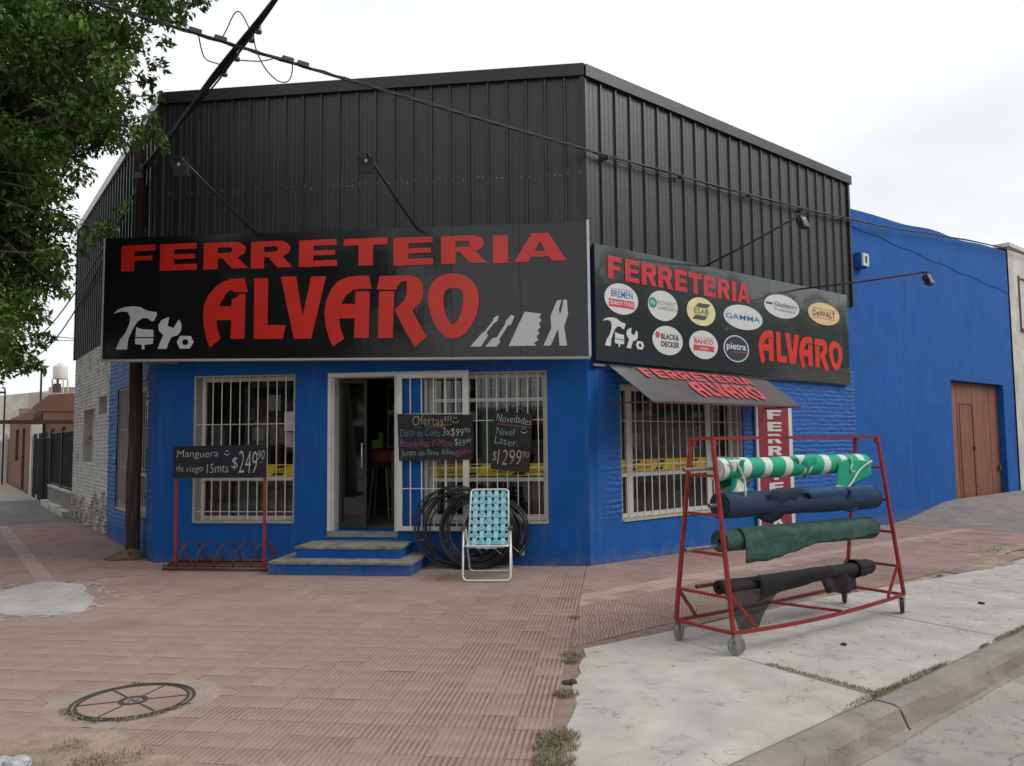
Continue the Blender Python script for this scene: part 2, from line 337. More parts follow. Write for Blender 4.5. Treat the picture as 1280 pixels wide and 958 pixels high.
def relief(fr, u0, u1, z0, z1, holes, du=.018, dz=.0125, Hh=.072, L=.26, amp=.019, seed=1, edge=.25):
    """painted rough brickwork as a real height field: soft courses, lumpy faces, thick paint"""
    nu, nz_ = int((u1-u0)/du), int((z1-z0)/dz); U, Z = np.meshgrid(np.linspace(u0, u1, nu+1), np.linspace(z0, z1, nz_+1)); g_ = np.random.default_rng(seed)
    def vn(x, y):   # value noise
        T_ = g_.random((64, 64)); xi = np.floor(x).astype(int); yi = np.floor(y).astype(int); fx = x-xi; fy = y-yi; fx = fx*fx*(3-2*fx); fy = fy*fy*(3-2*fy)
        return (T_[yi % 64, xi % 64]*(1-fx)+T_[yi % 64, (xi+1) % 64]*fx)*(1-fy)+(T_[(yi+1) % 64, xi % 64]*(1-fx)+T_[(yi+1) % 64, (xi+1) % 64]*fx)*fy
    zw = Z+.020*(vn(U*3.1, Z*5)-.5)+.010*(vn(U*9, Z*9)-.5); row = np.floor(zw/Hh); fz = zw/Hh-row
    uw = U/L+.5*(row % 2)+.25*vn(row*1.7, row*.3)+.12*(vn(U*6, Z*14)-.5); cu = np.floor(uw); fu_ = uw-cu
    prof = np.clip(np.minimum(fz, 1-fz)/.22, 0, 1); prof = prof*prof*(3-2*prof); pu = np.clip(np.minimum(fu_, 1-fu_)*L/.018, 0, 1); pu = .55+.45*pu*pu*(3-2*pu)
    per = g_.random((97, 89))[row.astype(int) % 97, cu.astype(int) % 89]
    fade = .35+.65*vn(U*1.3+5, Z*1.6)
    h = amp*(prof*pu*(.45+.75*per)*fade+.55*vn(U*14, Z*26)*fade+.25*vn(U*31, Z*47))
    e = np.clip(np.minimum.reduce([(U-u0)/edge, (u1-U)/.03, (Z-z0)/.12]), 0, 1); v = .0015+h*e
    P_ = np.stack([fr.o.x+fr.d.x*U+fr.n.x*v, fr.o.y+fr.d.y*U+fr.n.y*v, Z], -1).reshape(-1, 3)
    i, j = np.meshgrid(np.arange(nu), np.arange(nz_)); a = (j*(nu+1)+i).ravel(); q = np.stack([a, a+1, a+nu+2, a+nu+1], 1)
    uc = u0+(i.ravel()+.5)*(u1-u0)/nu; zc = z0+(j.ravel()+.5)*(z1-z0)/nz_; keep = np.ones(len(a), bool)
    for h_ in holes: keep &= ~((uc > h_[0]-du*.5) & (uc < h_[1]+du*.5) & (zc > h_[2]-dz*.5) & (zc < h_[3]+dz*.5))
    q = q[keep]; me = bpy.data.meshes.new('brickwork'); me.vertices.add(len(P_)); me.vertices.foreach_set('co', P_.astype('f').ravel()); me.loops.add(q.size); me.polygons.add(len(q))
    me.polygons.foreach_set('loop_start', np.arange(0, q.size, 4, dtype='i')); me.loops.foreach_set('vertex_index', q.astype('i').ravel()); me.polygons.foreach_set('use_smooth', np.ones(len(q), bool)); me.update(calc_edges=True); me.validate(); return me
# flat lettering ------------------------------------------------------------
def flat_poly(mb, loops, T, v):
    """fill a polygon with holes; loops of (u,z); T maps (u,v,z)"""
    tr = tessellate_polygon([[Vector((a, b, 0)) for a, b in l] for l in loops]); pts = [p for l in loops for p in l]
    mb.add([T(a, v, b) for a, b in pts], [tuple(t) for t in tr])
def arc(cx, cy, rx, ry, a0, a1, n=10): return [(cx+rx*math.cos(math.radians(a0+(a1-a0)*i/n)), cy+ry*math.sin(math.radians(a0+(a1-a0)*i/n))) for i in range(n+1)]
GL = {
 'F': [[(0, 0), (.39, 0), (.39, .40), (.92, .40), (.92, .57), (.39, .57), (.39, .77), (1, .77), (1, 1), (0, 1)]],
 'E': [[(0, 0), (1, 0), (1, .23), (.38, .23), (.38, .42), (.95, .42), (.95, .60), (.38, .60), (.38, .78), (.99, .78), (.99, 1), (0, 1)]],
 'R': [[(0, 0), (.32, 0), (.32, .40), (.42, .40), (.64, 0), (1, 0), (.76, .40)]+arc(.64, .70, .30, .30, -62, 90)+[(0, 1)], [(.32, .60), (.32, .80), (.56, .80)]+arc(.56, .70, .08, .10, 80, -80, 6)+[(.56, .60)]],
 'T': [[(.34, 0), (.67, 0), (.67, .75), (1, .75), (1, 1), (0, 1), (0, .75), (.34, .75)]],
 'I': [[(0, 0), (1, 0), (1, 1), (0, 1)]],
 'A': [[(0, 0), (.27, 0), (.33, .17), (.67, .17), (.73, 0), (1, 0), (.66, 1), (.34, 1)], [(.40, .37), (.60, .37), (.50, .73)]],
}
def word(mb, boxes, T, v):
    for ch, u0, u1, z0, z1 in boxes:
        flat_poly(mb, [[(u0+(u1-u0)*a, z0+(z1-z0)*b) for a, b in l] for l in GL[ch]], T, v)
def text_mb(mb, s, u0, u1, z0, z1, T, v, off=0., shear=0., jitter=0., keep=False):
    """print with the built-in face, fitted to the box u0..u1, z0..z1"""
    c = bpy.data.curves.new('t', 'FONT'); c.body = s; c.size = 1; c.offset = off; c.resolution_u = 2; c.shear = shear; c.fill_mode = 'FRONT'
    o = bpy.data.objects.new('t', c); COL.objects.link(o)
    dg = bpy.context.evaluated_depsgraph_get(); me = o.evaluated_get(dg).to_mesh()
    vs = [Vector(x.co) for x in me.vertices]; fs = [tuple(p.vertices) for p in me.polygons]
    o.evaluated_get(dg).to_mesh_clear(); bpy.data.objects.remove(o, do_unlink=True); bpy.data.curves.remove(c)
    if not vs: return
    x0 = min(q.x for q in vs); x1 = max(q.x for q in vs); y0 = min(q.y for q in vs); y1 = max(q.y for q in vs)
    kx = (u1-u0)/(x1-x0); ky = (z1-z0)/(y1-y0)
    if keep: ky = kx = min(kx, ky)
    ph = random.uniform(0, 6)
    mb.add([T(u0+(q.x-x0)*kx, v, z0+(q.y-y0)*ky+jitter*math.sin(q.x*2.3+ph)) for q in vs], fs)
BOX = [('F',-0.302,0.174,3.841,4.187),('E',0.244,0.76,3.828,4.183),('R',0.851,1.47,3.822,4.175),('R',1.501,2.07,3.81,4.162),('E',2.15,2.657,3.804,4.152),('T',2.746,3.32,3.793,4.145),('E',3.398,3.908,3.775,4.132),('R',4.01,4.593,3.771,4.124),('I',4.669,4.857,3.757,4.107),('A',4.931,5.581,3.758,4.114)]
ALV = {'A1':[(1.422,3.689),(1.465,3.507),(1.32,3.512),(1.239,3.502),(1.174,3.474),(1.114,3.41),(1.073,3.334),(1.245,3.328),(1.247,3.49),(1.436,3.483),(1.43,2.9),(1.24,2.905),(1.244,3.15),(1.045,3.153),(1.056,3.052),(1.103,2.909),(0.959,2.8),(0.908,2.917),(0.872,3.073),(0.856,3.229),(0.872,3.361),(0.922,3.479),(1.01,3.582),(1.123,3.656),(1.26,3.688)],'L':[(1.551,3.684),(1.741,3.677),(1.737,3.071),(1.983,3.064),(1.945,2.886),(1.554,2.897)],'V':[(1.909,3.692),(2.116,3.688),(2.206,3.172),(2.317,3.68),(2.515,3.676),(2.324,2.879),(2.092,2.882)],'A2':[(3.078,3.662),(3.116,3.492),(2.953,3.495),(2.867,3.484),(2.781,3.42),(2.716,3.313),(2.898,3.302),(2.905,3.466),(3.09,3.46),(3.078,2.866),(2.886,2.872),(2.894,3.122),(2.693,3.128),(2.705,3.002),(2.758,2.867),(2.612,2.77),(2.56,2.872),(2.515,3.024),(2.493,3.193),(2.513,3.344),(2.573,3.494),(2.676,3.609),(2.814,3.658),(2.952,3.666)],'R':[(3.218,3.653),(3.601,3.646),(3.702,3.613),(3.769,3.536),(3.786,3.419),(3.752,3.303),(3.642,3.199),(3.718,3.047),(3.821,2.863),(3.675,2.74),(3.549,2.936),(3.411,3.218),(3.448,3.247),(3.533,3.327),(3.57,3.409),(3.558,3.452),(3.516,3.465),(3.179,3.48)],'Rs':[(3.21,3.455),(3.407,3.452),(3.39,2.858),(3.197,2.86)],'O':[(4.164,3.651),(4.289,3.63),(4.404,3.554),(4.478,3.428),(4.493,3.279),(4.459,3.116),(4.383,2.97),(4.284,2.858),(4.159,2.824),(4.051,2.856),(3.952,2.966),(3.877,3.134),(3.836,3.317),(3.853,3.466),(3.929,3.588),(4.038,3.643)],'Oh':[(4.163,3.464),(4.254,3.452),(4.29,3.393),(4.286,3.253),(4.252,3.106),(4.185,3.017),(4.152,3.005),(4.11,3.036),(4.053,3.161),(4.033,3.311),(4.046,3.41),(4.088,3.458)]}
TOOLS = {'hammer':[(-0.399,3.28),(-0.335,3.333),(-0.23,3.366),(-0.107,3.372),(-0.018,3.36),(0.053,3.321),(0.15,3.291),(0.211,3.286),(0.221,3.253),(0.179,3.172),(0.144,3.168),(0.091,3.207),(0.02,3.213),(-0.049,3.17),(-0.091,3.114),(-0.141,3.016),(-0.175,2.942),(-0.189,2.803),(-0.347,2.807),(-0.289,2.946),(-0.263,2.961),(-0.212,3.034),(-0.163,3.149),(-0.156,3.231),(-0.193,3.299),(-0.282,3.31)],'brush':[(-0.068,3.093),(0.024,3.064),(0.173,3.053),(0.179,2.958),(-0.075,2.964)],'brush2':[(-0.083,2.948),(0.179,2.941),(0.169,2.867),(0.056,2.859),(0.057,2.8),(0.017,2.801),(0.015,2.86),(-0.076,2.869)],'wrench':[(0.391,3.218),(0.372,3.1),(0.451,3.068),(0.527,3.178),(0.563,3.119),(0.559,3.029),(0.514,2.973),(0.428,2.951),(0.386,2.87),(0.362,2.797),(0.237,2.8),(0.273,2.889),(0.314,2.978),(0.252,3.038),(0.242,3.112),(0.284,3.177)],'nut':[(0.549,2.964),(0.696,2.956),(0.737,2.877),(0.682,2.794),(0.544,2.797),(0.502,2.883)],'nuth':[(0.663,2.877),(0.657,2.857),(0.642,2.843),(0.62,2.838),(0.599,2.844),(0.583,2.859),(0.576,2.88),(0.582,2.9),(0.597,2.914),(0.619,2.919),(0.64,2.913),(0.657,2.898)]}
TOOLS2 = {'driver':[(4.374,2.724),(4.522,2.889),(4.555,2.906),(4.656,3.031),(4.67,3.071),(4.71,3.096),(4.736,3.095),(4.709,3.023),(4.676,3.011),(4.582,2.894),(4.595,2.848),(4.507,2.721)],'driver2':[(4.56,2.719),(4.654,2.82),(4.707,2.831),(4.808,2.987),(4.822,3.033),(4.889,3.104),(4.928,3.085),(4.887,2.985),(4.848,2.973),(4.74,2.811),(4.746,2.771),(4.706,2.715)],'saw':[(4.852,2.718),(5.054,3.138),(5.257,3.108),(5.237,3.066),(5.262,3.026),(5.229,2.988),(5.251,2.941),(5.215,2.909),(5.234,2.863),(5.197,2.825),(5.222,2.785),(5.167,2.747),(5.193,2.713)],'pliers':[(5.28,2.711),(5.381,2.924),(5.374,3.075),(5.455,3.266),(5.511,3.268),(5.479,3.164),(5.485,3.092),(5.505,3.124),(5.536,3.271),(5.576,3.27),(5.589,3.095),(5.538,2.939),(5.572,2.703),(5.479,2.706),(5.465,2.915),(5.369,2.709)]}
OVALS = [('BREMEN',0.568,3.389,0.326,0.204),('FOREST',1.412,3.386,0.32,0.209),('ESAB',2.276,3.39,0.34,0.207),('BD',1.497,2.912,0.328,0.202),('BAHCO',2.312,2.909,0.341,0.207),('GAMMA',3.336,3.404,0.518,0.191),('GLAD',4.442,3.686,0.526,0.192),('DEWALT',5.777,3.691,0.535,0.193),('pietra',3.119,2.907,0.341,0.21)]
CL = [(-6.92,8.63,6.59,0.33),(-6.99,9.75,3.24,0.3),(-7.71,9.76,2.41,0.3),(-4.13,8.41,5.96,0.09),(-3.95,8.36,6.9,0.08),(-6.09,8.77,5.65,0.34),(-5.75,7.71,2.74,0.36),(-6.8,10.19,5.98,0.39),(-7.37,9.54,5.63,0.29),(-4.91,8.44,5.95,0.39),(-4.92,9.11,5.86,0.35),(-8.82,9.93,3.77,0.3),(-5.15,9.21,7.05,0.21),(-7.03,9.16,6.06,0.35),(-4.31,7.71,5.81,0.17),(-4.67,7.69,4.99,0.11),(-5.78,8.67,5.85,0.4),(-5.52,8.42,2.41,0.19),(-5.91,9.38,3.86,0.28),(-6.56,8.89,5.15,0.27),(-7.48,9.19,6.61,0.28),(-8.15,9.64,3.06,0.37),(-5.89,9.85,4.95,0.14),(-3.97,7.81,6.38,0.11),(-7.48,8.59,4.26,0.26),(-8.09,9.21,6.87,0.28),(-6.32,9.83,5.27,0.22),(-7.05,8.11,2.49,0.25),(-6.58,8.06,2.51,0.31),(-8.67,9.8,6.42,0.3),(-7.92,10.16,4.42,0.31),(-6.45,8.17,4.38,0.25),(-5.85,7.63,4.55,0.29),(-5.39,7.67,4.67,0.11),(-5.78,8.84,3.81,0.13),(-4.15,8.22,6.09,0.25),(-8.75,9.55,6.3,0.37),(-7.18,7.92,5.14,0.37),(-6.91,9.84,3.82,0.3),(-8.52,10.15,7.74,0.31),(-6.69,8.98,6.4,0.35),(-8.54,9.97,4.24,0.3),(-4.02,8.21,6.41,0.25),(-7.51,10.08,5.12,0.47),(-5.08,9.36,7.36,0.28),(-7.38,8.31,5.77,0.39),(-6.82,9.55,2.59,0.29),(-4.42,8.16,5.19,0.18),(-5.93,10.03,6.08,0.39),(-8.18,9.79,6.41,0.46),(-4.84,9.86,5.97,0.14),(-6.26,8.89,4.03,0.27),(-6.9,8.37,5.12,0.25),(-5.67,9.22,6.39,0.28),(-5.6,7.89,4.06,0.3),(-8.08,9.39,5.91,0.29),(-4.48,7.62,4.82,0.08),(-4.54,8.46,5.89,0.12),(-5.89,9.2,6.46,0.13),(-5.38,7.96,2.83,0.37),(-5.99,8.04,3.64,0.24),(-8.28,9.08,6.58,0.35),(-5.02,7.79,2.67,0.08),(-4.55,10.05,7.52,0.14),(-7.81,9.22,6.52,0.28),(-5.32,8.14,2.54,0.18),(-7.28,9.99,4.32,0.3),(-6.24,7.76,3.3,0.36),(-7.03,7.95,4.57,0.37),(-4.89,8.1,3.95,0.11),(-5.64,8.36,3.23,0.39),(-5.51,7.6,3.3,0.23),(-7.09,8.16,4.93,0.25),(-7.47,8.96,4.88,0.42),(-7.13,9.82,6.52,0.38),(-6.14,9.72,3.24,0.1),(-6.81,9.89,5.76,0.1),(-6.63,8.54,6.33,0.26),(-8.49,9.61,3.01,0.37),(-4.93,9.01,5.19,0.09),(-7.34,9.06,2.98,0.42),(-5.34,8.4,6.6,0.39),(-7.02,8.97,5.15,0.27),(-8.4,9.16,5.24,0.35),(-6.54,10.11,5.04,0.47),(-6.02,7.86,3.07,0.24),(-4.68,8.04,4.76,0.18),(-7.67,8.69,3.32,0.26),(-6.34,8.83,6.55,0.27),(-5.76,9.07,5.35,0.35),(-7.46,8.94,3.94,0.34),(-5.52,9.51,6.16,0.1),(-6.31,9.24,4.86,0.13),(-5.18,8.95,4.9,0.09),(-5.3,8.47,3.12,0.26),(-7.27,8.56,5.86,0.4),(-6.63,9.45,6.66,0.36),(-5.19,8.56,6.75,0.09),(-4.68,7.93,4.3,0.08),(-5.13,9.27,5.58,0.21),(-5.47,10.17,6.4,0.39),(-3.77,8.15,6.27,0.18),(-5.98,7.66,2.37,0.29),(-5.75,10.09,5.68,0.47),(-4.16,8.08,5.39,0.08),(-6.43,10.06,3.59,0.31),(-5.39,10.15,5.64,0.31),(-7.73,8.52,4.5,0.33),(-5.16,8.2,5.78,0.38),(-6.22,9.29,6.97,0.43),(-5.58,9.82,7.09,0.22),(-7.31,8.56,2.89,0.33),(-5.58,9.06,4.83,0.13),(-5.19,9.26,4.82,0.21),(-5.62,9.59,4.74,0.1),(-6.19,8.15,5.36,0.38),(-5.72,7.7,3.84,0.3),(-4.67,9.12,5.49,0.2),(-7.3,8.94,4.49,0.42),(-5.8,9.53,5.17,0.1),(-6.67,8.06,5.36,0.31),(-6.56,9.98,3.73,0.14),(-5.28,7.91,4.79,0.3),(-5.11,9.48,6.89,0.21),(-5.62,8.16,5.89,0.25),(-5.8,9.46,4.18,0.1),(-8.8,9.77,3.34,0.3),(-7.03,8.21,3.53,0.38),(-6.23,7.74,2.98,0.36),(-4.68,9.59,7.36,0.14),(-5.59,7.86,3.61,0.24),(-6.24,9.17,5.17,0.28),(-4.27,8.09,5.25,0.11),(-5.31,8.32,6.28,0.19),(-6.65,9.89,3.32,0.46),(-5.27,10.1,7.9,0.1),(-3.68,9.27,7.43,0.13),(-7.54,8.45,3.84,0.26),(-6.15,9.27,4.51,0.21),(-7.14,7.82,5.73,0.3),(-4.6,8.7,6.62,0.12),(-7.92,10.19,4.79,0.39),(-6.23,9.8,2.79,0.14),(-7.08,10.18,6.66,0.14),(-5.29,7.61,5.91,0.08),(-4.53,9.5,6.75,0.1),(-4.64,7.96,4.13,0.11),(-3.15,7.97,6.43,0.08),(-5.99,8.42,6.71,0.32),(-5.64,9.5,7.09,0.21),(-5.99,8.78,3.55,0.12),(-5.25,7.66,2.26,0.23),(-5.48,8.94,5.67,0.2),(-5.85,8.45,4.46,0.09),(-5.63,9.41,3.75,0.29),(-4.95,7.93,2.71,0.11),(-6.9,9.04,2.67,0.35),(-5.71,10.11,6.73,0.31),(-8.35,9.04,7.13,0.35),(-5.74,9.02,4.53,0.35),(-6.65,8.33,5.67,0.25),(-4.28,9.42,7.37,0.1),(-8.41,9.57,5.81,0.29),(-6.6,9.98,2.4,0.14),(-4.27,7.96,6.42,0.18),(-3.52,8.42,6.9,0.12),(-7.71,10.19,7.29,0.47),(-6.99,8.94,3.18,0.27),(-4.33,8.23,5.98,0.25),(-6.69,7.89,3.8,0.37),(-6.8,10.02,4.54,0.39),(-5.83,8.9,4.75,0.2),(-5.15,9.82,6.83,0.1),(-8.17,9.71,7.14,0.45),(-5.49,8.15,3.56,0.12),(-5.3,9.12,5.08,0.09),(-5.06,9.9,7.32,0.22),(-7.45,8.09,4.94,0.31),(-4.41,8.08,3.76,0.11),(-4.95,8.14,5.54,0.25),(-4.56,7.77,4.4,0.08),(-5.39,8.53,4.69,0.09),(-6.78,8.07,6.3,0.38),(-4.9,7.96,4.69,0.31),(-5.97,9.7,3.45,0.1),(-4.67,7.64,5.92,0.17),(-4.93,9.82,6.76,0.3),(-7.14,10.12,7.46,0.23),(-6.85,8.98,4.48,0.27),(-5.02,8.87,4.04,0.09),(-8.4,9.88,4.74,0.38),(-5.0,9.42,4.22,0.1),(-7.16,10.19,5.13,0.31),(-6.04,8.3,5.29,0.32),(-7.45,9.03,3.48,0.42),(-5.79,9.81,4.11,0.3),(-7.16,7.9,6.13,0.37),(-8.48,9.64,2.51,0.29),(-7.36,10.03,5.81,0.39),(-5.56,7.91,5.46,0.11),(-6.41,9.35,2.28,0.28),(-5.08,7.95,3.98,0.08),(-3.65,8.83,6.86,0.13),(-5.46,8.38,3.53,0.12),(-8.01,10.03,6.49,0.39),(-4.29,7.97,5.33,0.08),(-6.33,9.49,2.64,0.1),(-5.43,8.52,2.97,0.09),(-6.29,8.19,6.62,0.25),(-6.68,8.17,5.91,0.38),(-4.18,7.99,4.96,0.18),(-4.52,7.61,6.22,0.08),(-4.57,7.74,5.86,0.17),(-4.54,7.96,5.04,0.18),(-6.45,8.58,6.53,0.26),(-5.16,8.91,3.48,0.09),(-8.67,9.51,3.99,0.29),(-6.6,8.94,3.36,0.27),(-3.93,7.65,5.37,0.23),(-5.28,7.82,5.99,0.17),(-4.47,7.8,5.12,0.08),(-5.57,8.94,3.47,0.09),(-5.13,7.98,5.33,0.08),(-4.51,7.71,3.45,0.11),(-5.49,9.47,6.66,0.29),(-3.97,7.99,6.64,0.08),(-5.71,9.42,6.18,0.44),(-5.74,10.11,4.87,0.1),(-6.08,9.83,7.23,0.3),(-6.24,7.66,6.28,0.23),(-7.01,9.19,3.78,0.43),(-5.74,7.79,5.48,0.24),(-7.11,10.12,6.1,0.1),(-5.6,8.07,3.55,0.11),(-5.13,8.89,4.13,0.13),(-9.26,10.12,6.25,0.39),(-8.29,10.04,2.52,0.39),(-7.48,8.36,2.85,0.39),(-3.85,7.94,4.81,0.08),(-7.26,8.04,2.38,0.24),(-5.84,9.14,4.1,0.43),(-6.45,9.78,7.69,0.22),(-6.45,7.68,4.65,0.3),(-7.65,9.41,5.8,0.36),(-7.95,9.71,4.44,0.29),(-4.31,9.34,6.86,0.21),(-6.54,8.67,4.66,0.33),(-6.49,10.15,4.72,0.1),(-4.5,8.24,5.03,0.12),(-5.6,8.3,2.65,0.12),(-6.71,9.62,6.99,0.1),(-5.55,8.12,4.59,0.08),(-4.9,8.06,4.15,0.11),(-4.6,9.18,6.13,0.13),(-5.37,9.5,7.49,0.13),(-5.45,8.14,4.36,0.12),(-6.16,8.79,4.74,0.2),(-4.63,7.64,3.05,0.08),(-5.64,8.29,6.44,0.12),(-8.18,9.96,5.17,0.46),(-5.1,8.8,3.68,0.12),(-4.69,7.76,3.42,0.11),(-8.44,10.12,3.79,0.39),(-4.26,9.93,7.72,0.14),(-4.38,8.16,6.17,0.08),(-4.87,8.09,2.62,0.08),(-5.0,9.57,6.5,0.21),(-6.67,10.1,6.75,0.14),(-5.76,9.47,2.91,0.1),(-6.44,9.12,6.25,0.09),(-5.81,8.74,4.07,0.09),(-4.25,9.0,5.25,0.18),(-4.16,9.1,5.17,0.11),(-4.46,9.2,5.16,0.13),(-4.55,9.0,5.06,0.16),(-4.07,8.8,5.28,0.11),(-4.16,9.3,5.11,0.08),(-4.66,9.0,4.07,0.13),(-4.59,9.1,4.31,0.1),(-4.76,8.9,3.9,0.11),(-4.94,9.0,3.81,0.09),(-4.55,9.2,4.44,0.06),(-5.15,9.0,3.32,0.11),(-5.31,9.0,2.81,0.09),(-5.32,8.8,2.47,0.09),(-5.11,8.6,2.39,0.05),(-6.98,10.19,7.75,0.47),(-8.32,9.84,7.28,0.49),(-5.55,9.51,6.71,0.42),(-8.36,10.17,3.56,0.42),(-7.88,9.68,5.76,0.39),(-5.89,10.4,7.05,0.41),(-5.53,10.12,5.89,0.45),(-8.31,9.99,7.35,0.43),(-6.16,9.59,6.74,0.4),(-6.98,10.02,6.31,0.5),(-8.39,9.71,4.83,0.41),(-7.88,10.02,6.58,0.42),(-7.43,10.43,2.64,0.43),(-7.34,10.31,5.62,0.48),(-6.73,9.79,3.28,0.4),(-8.09,10.5,5.36,0.49),(-6.87,10.35,5.65,0.45),(-8.3,9.79,6.32,0.49),(-5.88,10.06,7.29,0.4),(-8.44,10.26,6.07,0.5),(-6.28,10.54,5.69,0.49),(-6.33,9.47,5.15,0.42),(-7.35,10.36,6.54,0.48),(-6.54,10.47,7.18,0.42),(-7.41,9.85,4.39,0.39),(-7.05,10.15,6.74,0.43),(-7.6,10.0,3.56,0.45),(-7.49,10.44,5.24,0.47),(-8.21,10.19,2.73,0.46),(-8.45,9.89,7.32,0.47),(-7.32,10.34,4.79,0.42),(-8.0,10.41,7.22,0.43),(-8.22,10.11,5.56,0.41),(-6.09,9.78,3.73,0.4),(-8.43,10.5,6.56,0.47),(-6.06,9.88,7.43,0.48),(-8.5,10.6,3.39,0.5),(-7.1,10.48,6.08,0.49),(-8.96,10.36,5.96,0.42),(-6.41,10.12,6.02,0.47),(-5.3,9.63,6.72,0.4),(-6.16,10.29,6.43,0.43),(-7.49,10.32,2.97,0.46),(-8.9,10.44,2.99,0.42),(-8.27,10.54,3.77,0.48),(-7.52,9.9,6.14,0.46),(-7.55,9.47,5.67,0.41),(-8.11,9.82,6.05,0.49),(-6.0,9.79,3.8,0.5),(-8.62,10.47,4.27,0.43),(-5.7,9.77,6.36,0.39),(-7.84,9.46,5.47,0.46),(-6.86,10.31,4.65,0.47),(-7.64,10.39,7.22,0.45),(-7.48,9.76,6.89,0.39),(-7.97,10.56,5.95,0.45),(-6.19,10.17,6.0,0.43),(-7.02,9.81,3.56,0.47),(-5.89,9.43,5.75,0.45),(-7.04,9.4,5.46,0.41),(-7.23,9.44,5.29,0.4),(-7.87,10.57,5.53,0.4),(-8.1,10.58,7.61,0.44),(-8.07,9.73,5.13,0.43),(-7.23,9.62,3.46,0.49),(-7.62,9.83,5.45,0.41),(-5.84,9.74,7.41,0.4),(-4.41,9.53,7.21,0.41),(-7.36,9.95,5.74,0.41),(-7.63,9.46,5.45,0.48),(-7.49,10.43,7.5,0.43),(-5.48,9.84,6.77,0.42),(-6.93,9.79,3.19,0.43),(-7.79,10.18,5.96,0.5),(-7.35,10.49,6.47,0.42),(-8.58,10.36,6.75,0.45),(-5.9,9.45,6.83,0.5),(-8.69,10.49,7.51,0.5),(-8.08,9.96,6.83,0.42),(-5.24,9.88,5.77,0.45),(-6.67,9.72,4.35,0.48),(-8.6,10.04,4.29,0.43),(-5.93,9.62,4.49,0.49),(-7.68,9.74,2.53,0.49),(-8.79,10.18,7.5,0.47),(-7.87,9.45,5.36,0.45),(-5.86,9.5,4.94,0.45),(-5.64,9.4,5.51,0.47),(-8.1,10.16,5.25,0.39),(-7.47,9.8,5.88,0.49),(-5.57,8.76,4.7,0.32),(-6.27,9.56,5.12,0.28),(-5.46,8.61,4.51,0.33),(-6.13,9.08,4.05,0.34),(-5.19,8.45,2.99,0.21),(-6.02,9.78,3.99,0.26),(-5.27,8.41,4.7,0.25),(-6.68,9.75,4.12,0.24),(-5.94,9.1,2.65,0.31),(-5.49,8.45,4.31,0.23),(-5.67,8.64,4.16,0.25),(-5.77,8.73,4.92,0.32),(-6.13,9.02,4.28,0.32),(-5.95,9.22,4.6,0.27),(-6.95,9.67,4.39,0.32),(-5.61,8.64,4.41,0.21),(-5.73,8.66,4.87,0.31),(-6.12,8.68,3.81,0.3),(-6.98,9.75,5.07,0.23),(-6.32,9.66,4.22,0.3),(-6.38,9.67,4.08,0.25),(-6.0,8.44,3.5,0.23),(-6.25,9.44,5.48,0.3),(-5.88,8.81,2.98,0.23),(-6.56,9.22,4.78,0.27),(-5.65,9.0,4.45,0.22),(-6.24,9.29,4.6,0.29),(-6.23,8.94,2.45,0.25),(-5.98,9.01,3.08,0.29),(-5.83,9.39,4.63,0.28),(-5.93,9.29,2.63,0.33),(-6.39,9.1,3.24,0.22),(-6.17,9.78,3.22,0.29),(-6.13,8.9,5.04,0.24),(-5.88,8.57,4.56,0.3),(-6.03,8.78,4.27,0.25),(-6.11,9.21,3.73,0.29),(-6.21,9.14,4.84,0.28),(-3.36,8.2,6.38,0.17),(-3.55,8.3,6.27,0.13),(-3.64,8.2,6.07,0.12),(-3.83,8.5,6.03,0.1),(-3.86,8.4,5.72,0.12),(-3.18,8.1,6.38,0.11),(-4.04,8.6,5.64,0.12),(-4.03,8.7,5.5,0.11),(-3.57,8.3,6.14,0.08)]
SR = -.012
def gz(x, y):
    """pavement height: falls slightly along the right-hand street"""
    s = R.uv(x, y)[0]; return SR*min(max(s, 0), 9)

# ================================================================ SETTING: ground, roads, pavements
def sheet(name, pts, m, parent=None, kind='structure'):
    tr = tessellate_polygon([[Vector((p[0], p[1], 0)) for p in pts]])
    return link(mesh(name, pts, [tuple(t) for t in tr]), name, m, parent, kind=kind)
sheet('ground', [(-500, -500, -.24), (500, -500, -.24), (500, 500, -.24), (-500, 500, -.24)], M['ground'])
def rp(s, d, z=0.):
    p = R.P(s, d, 0); return (p.x, p.y, z+SR*min(max(s, 0), 9))
def lp(u, v, z=0.):
    p = LF.P(u, v, 0); return (p.x, p.y, z)
rd = MB()
ss = [-40, -12, -6, -3, 0, 3, 6, 9, 20, 45, 90]
for a, b in zip(ss, ss[1:]):
    rd.add([rp(a, 4.7, -.125), rp(b, 4.7, -.125), rp(b, 6.5, -.10), rp(a, 6.5, -.10), rp(b, 12.5, -.10), rp(a, 12.5, -.10)], [(0, 1, 2, 3), (3, 2, 4, 5)])
rd.build('road', M['road'], kind='structure')
sheet('side_street', [lp(-14, 3.6, -.112), lp(90, 3.6, -.112), lp(90, 11, -.112), lp(-14, 11, -.112)], M['road'])
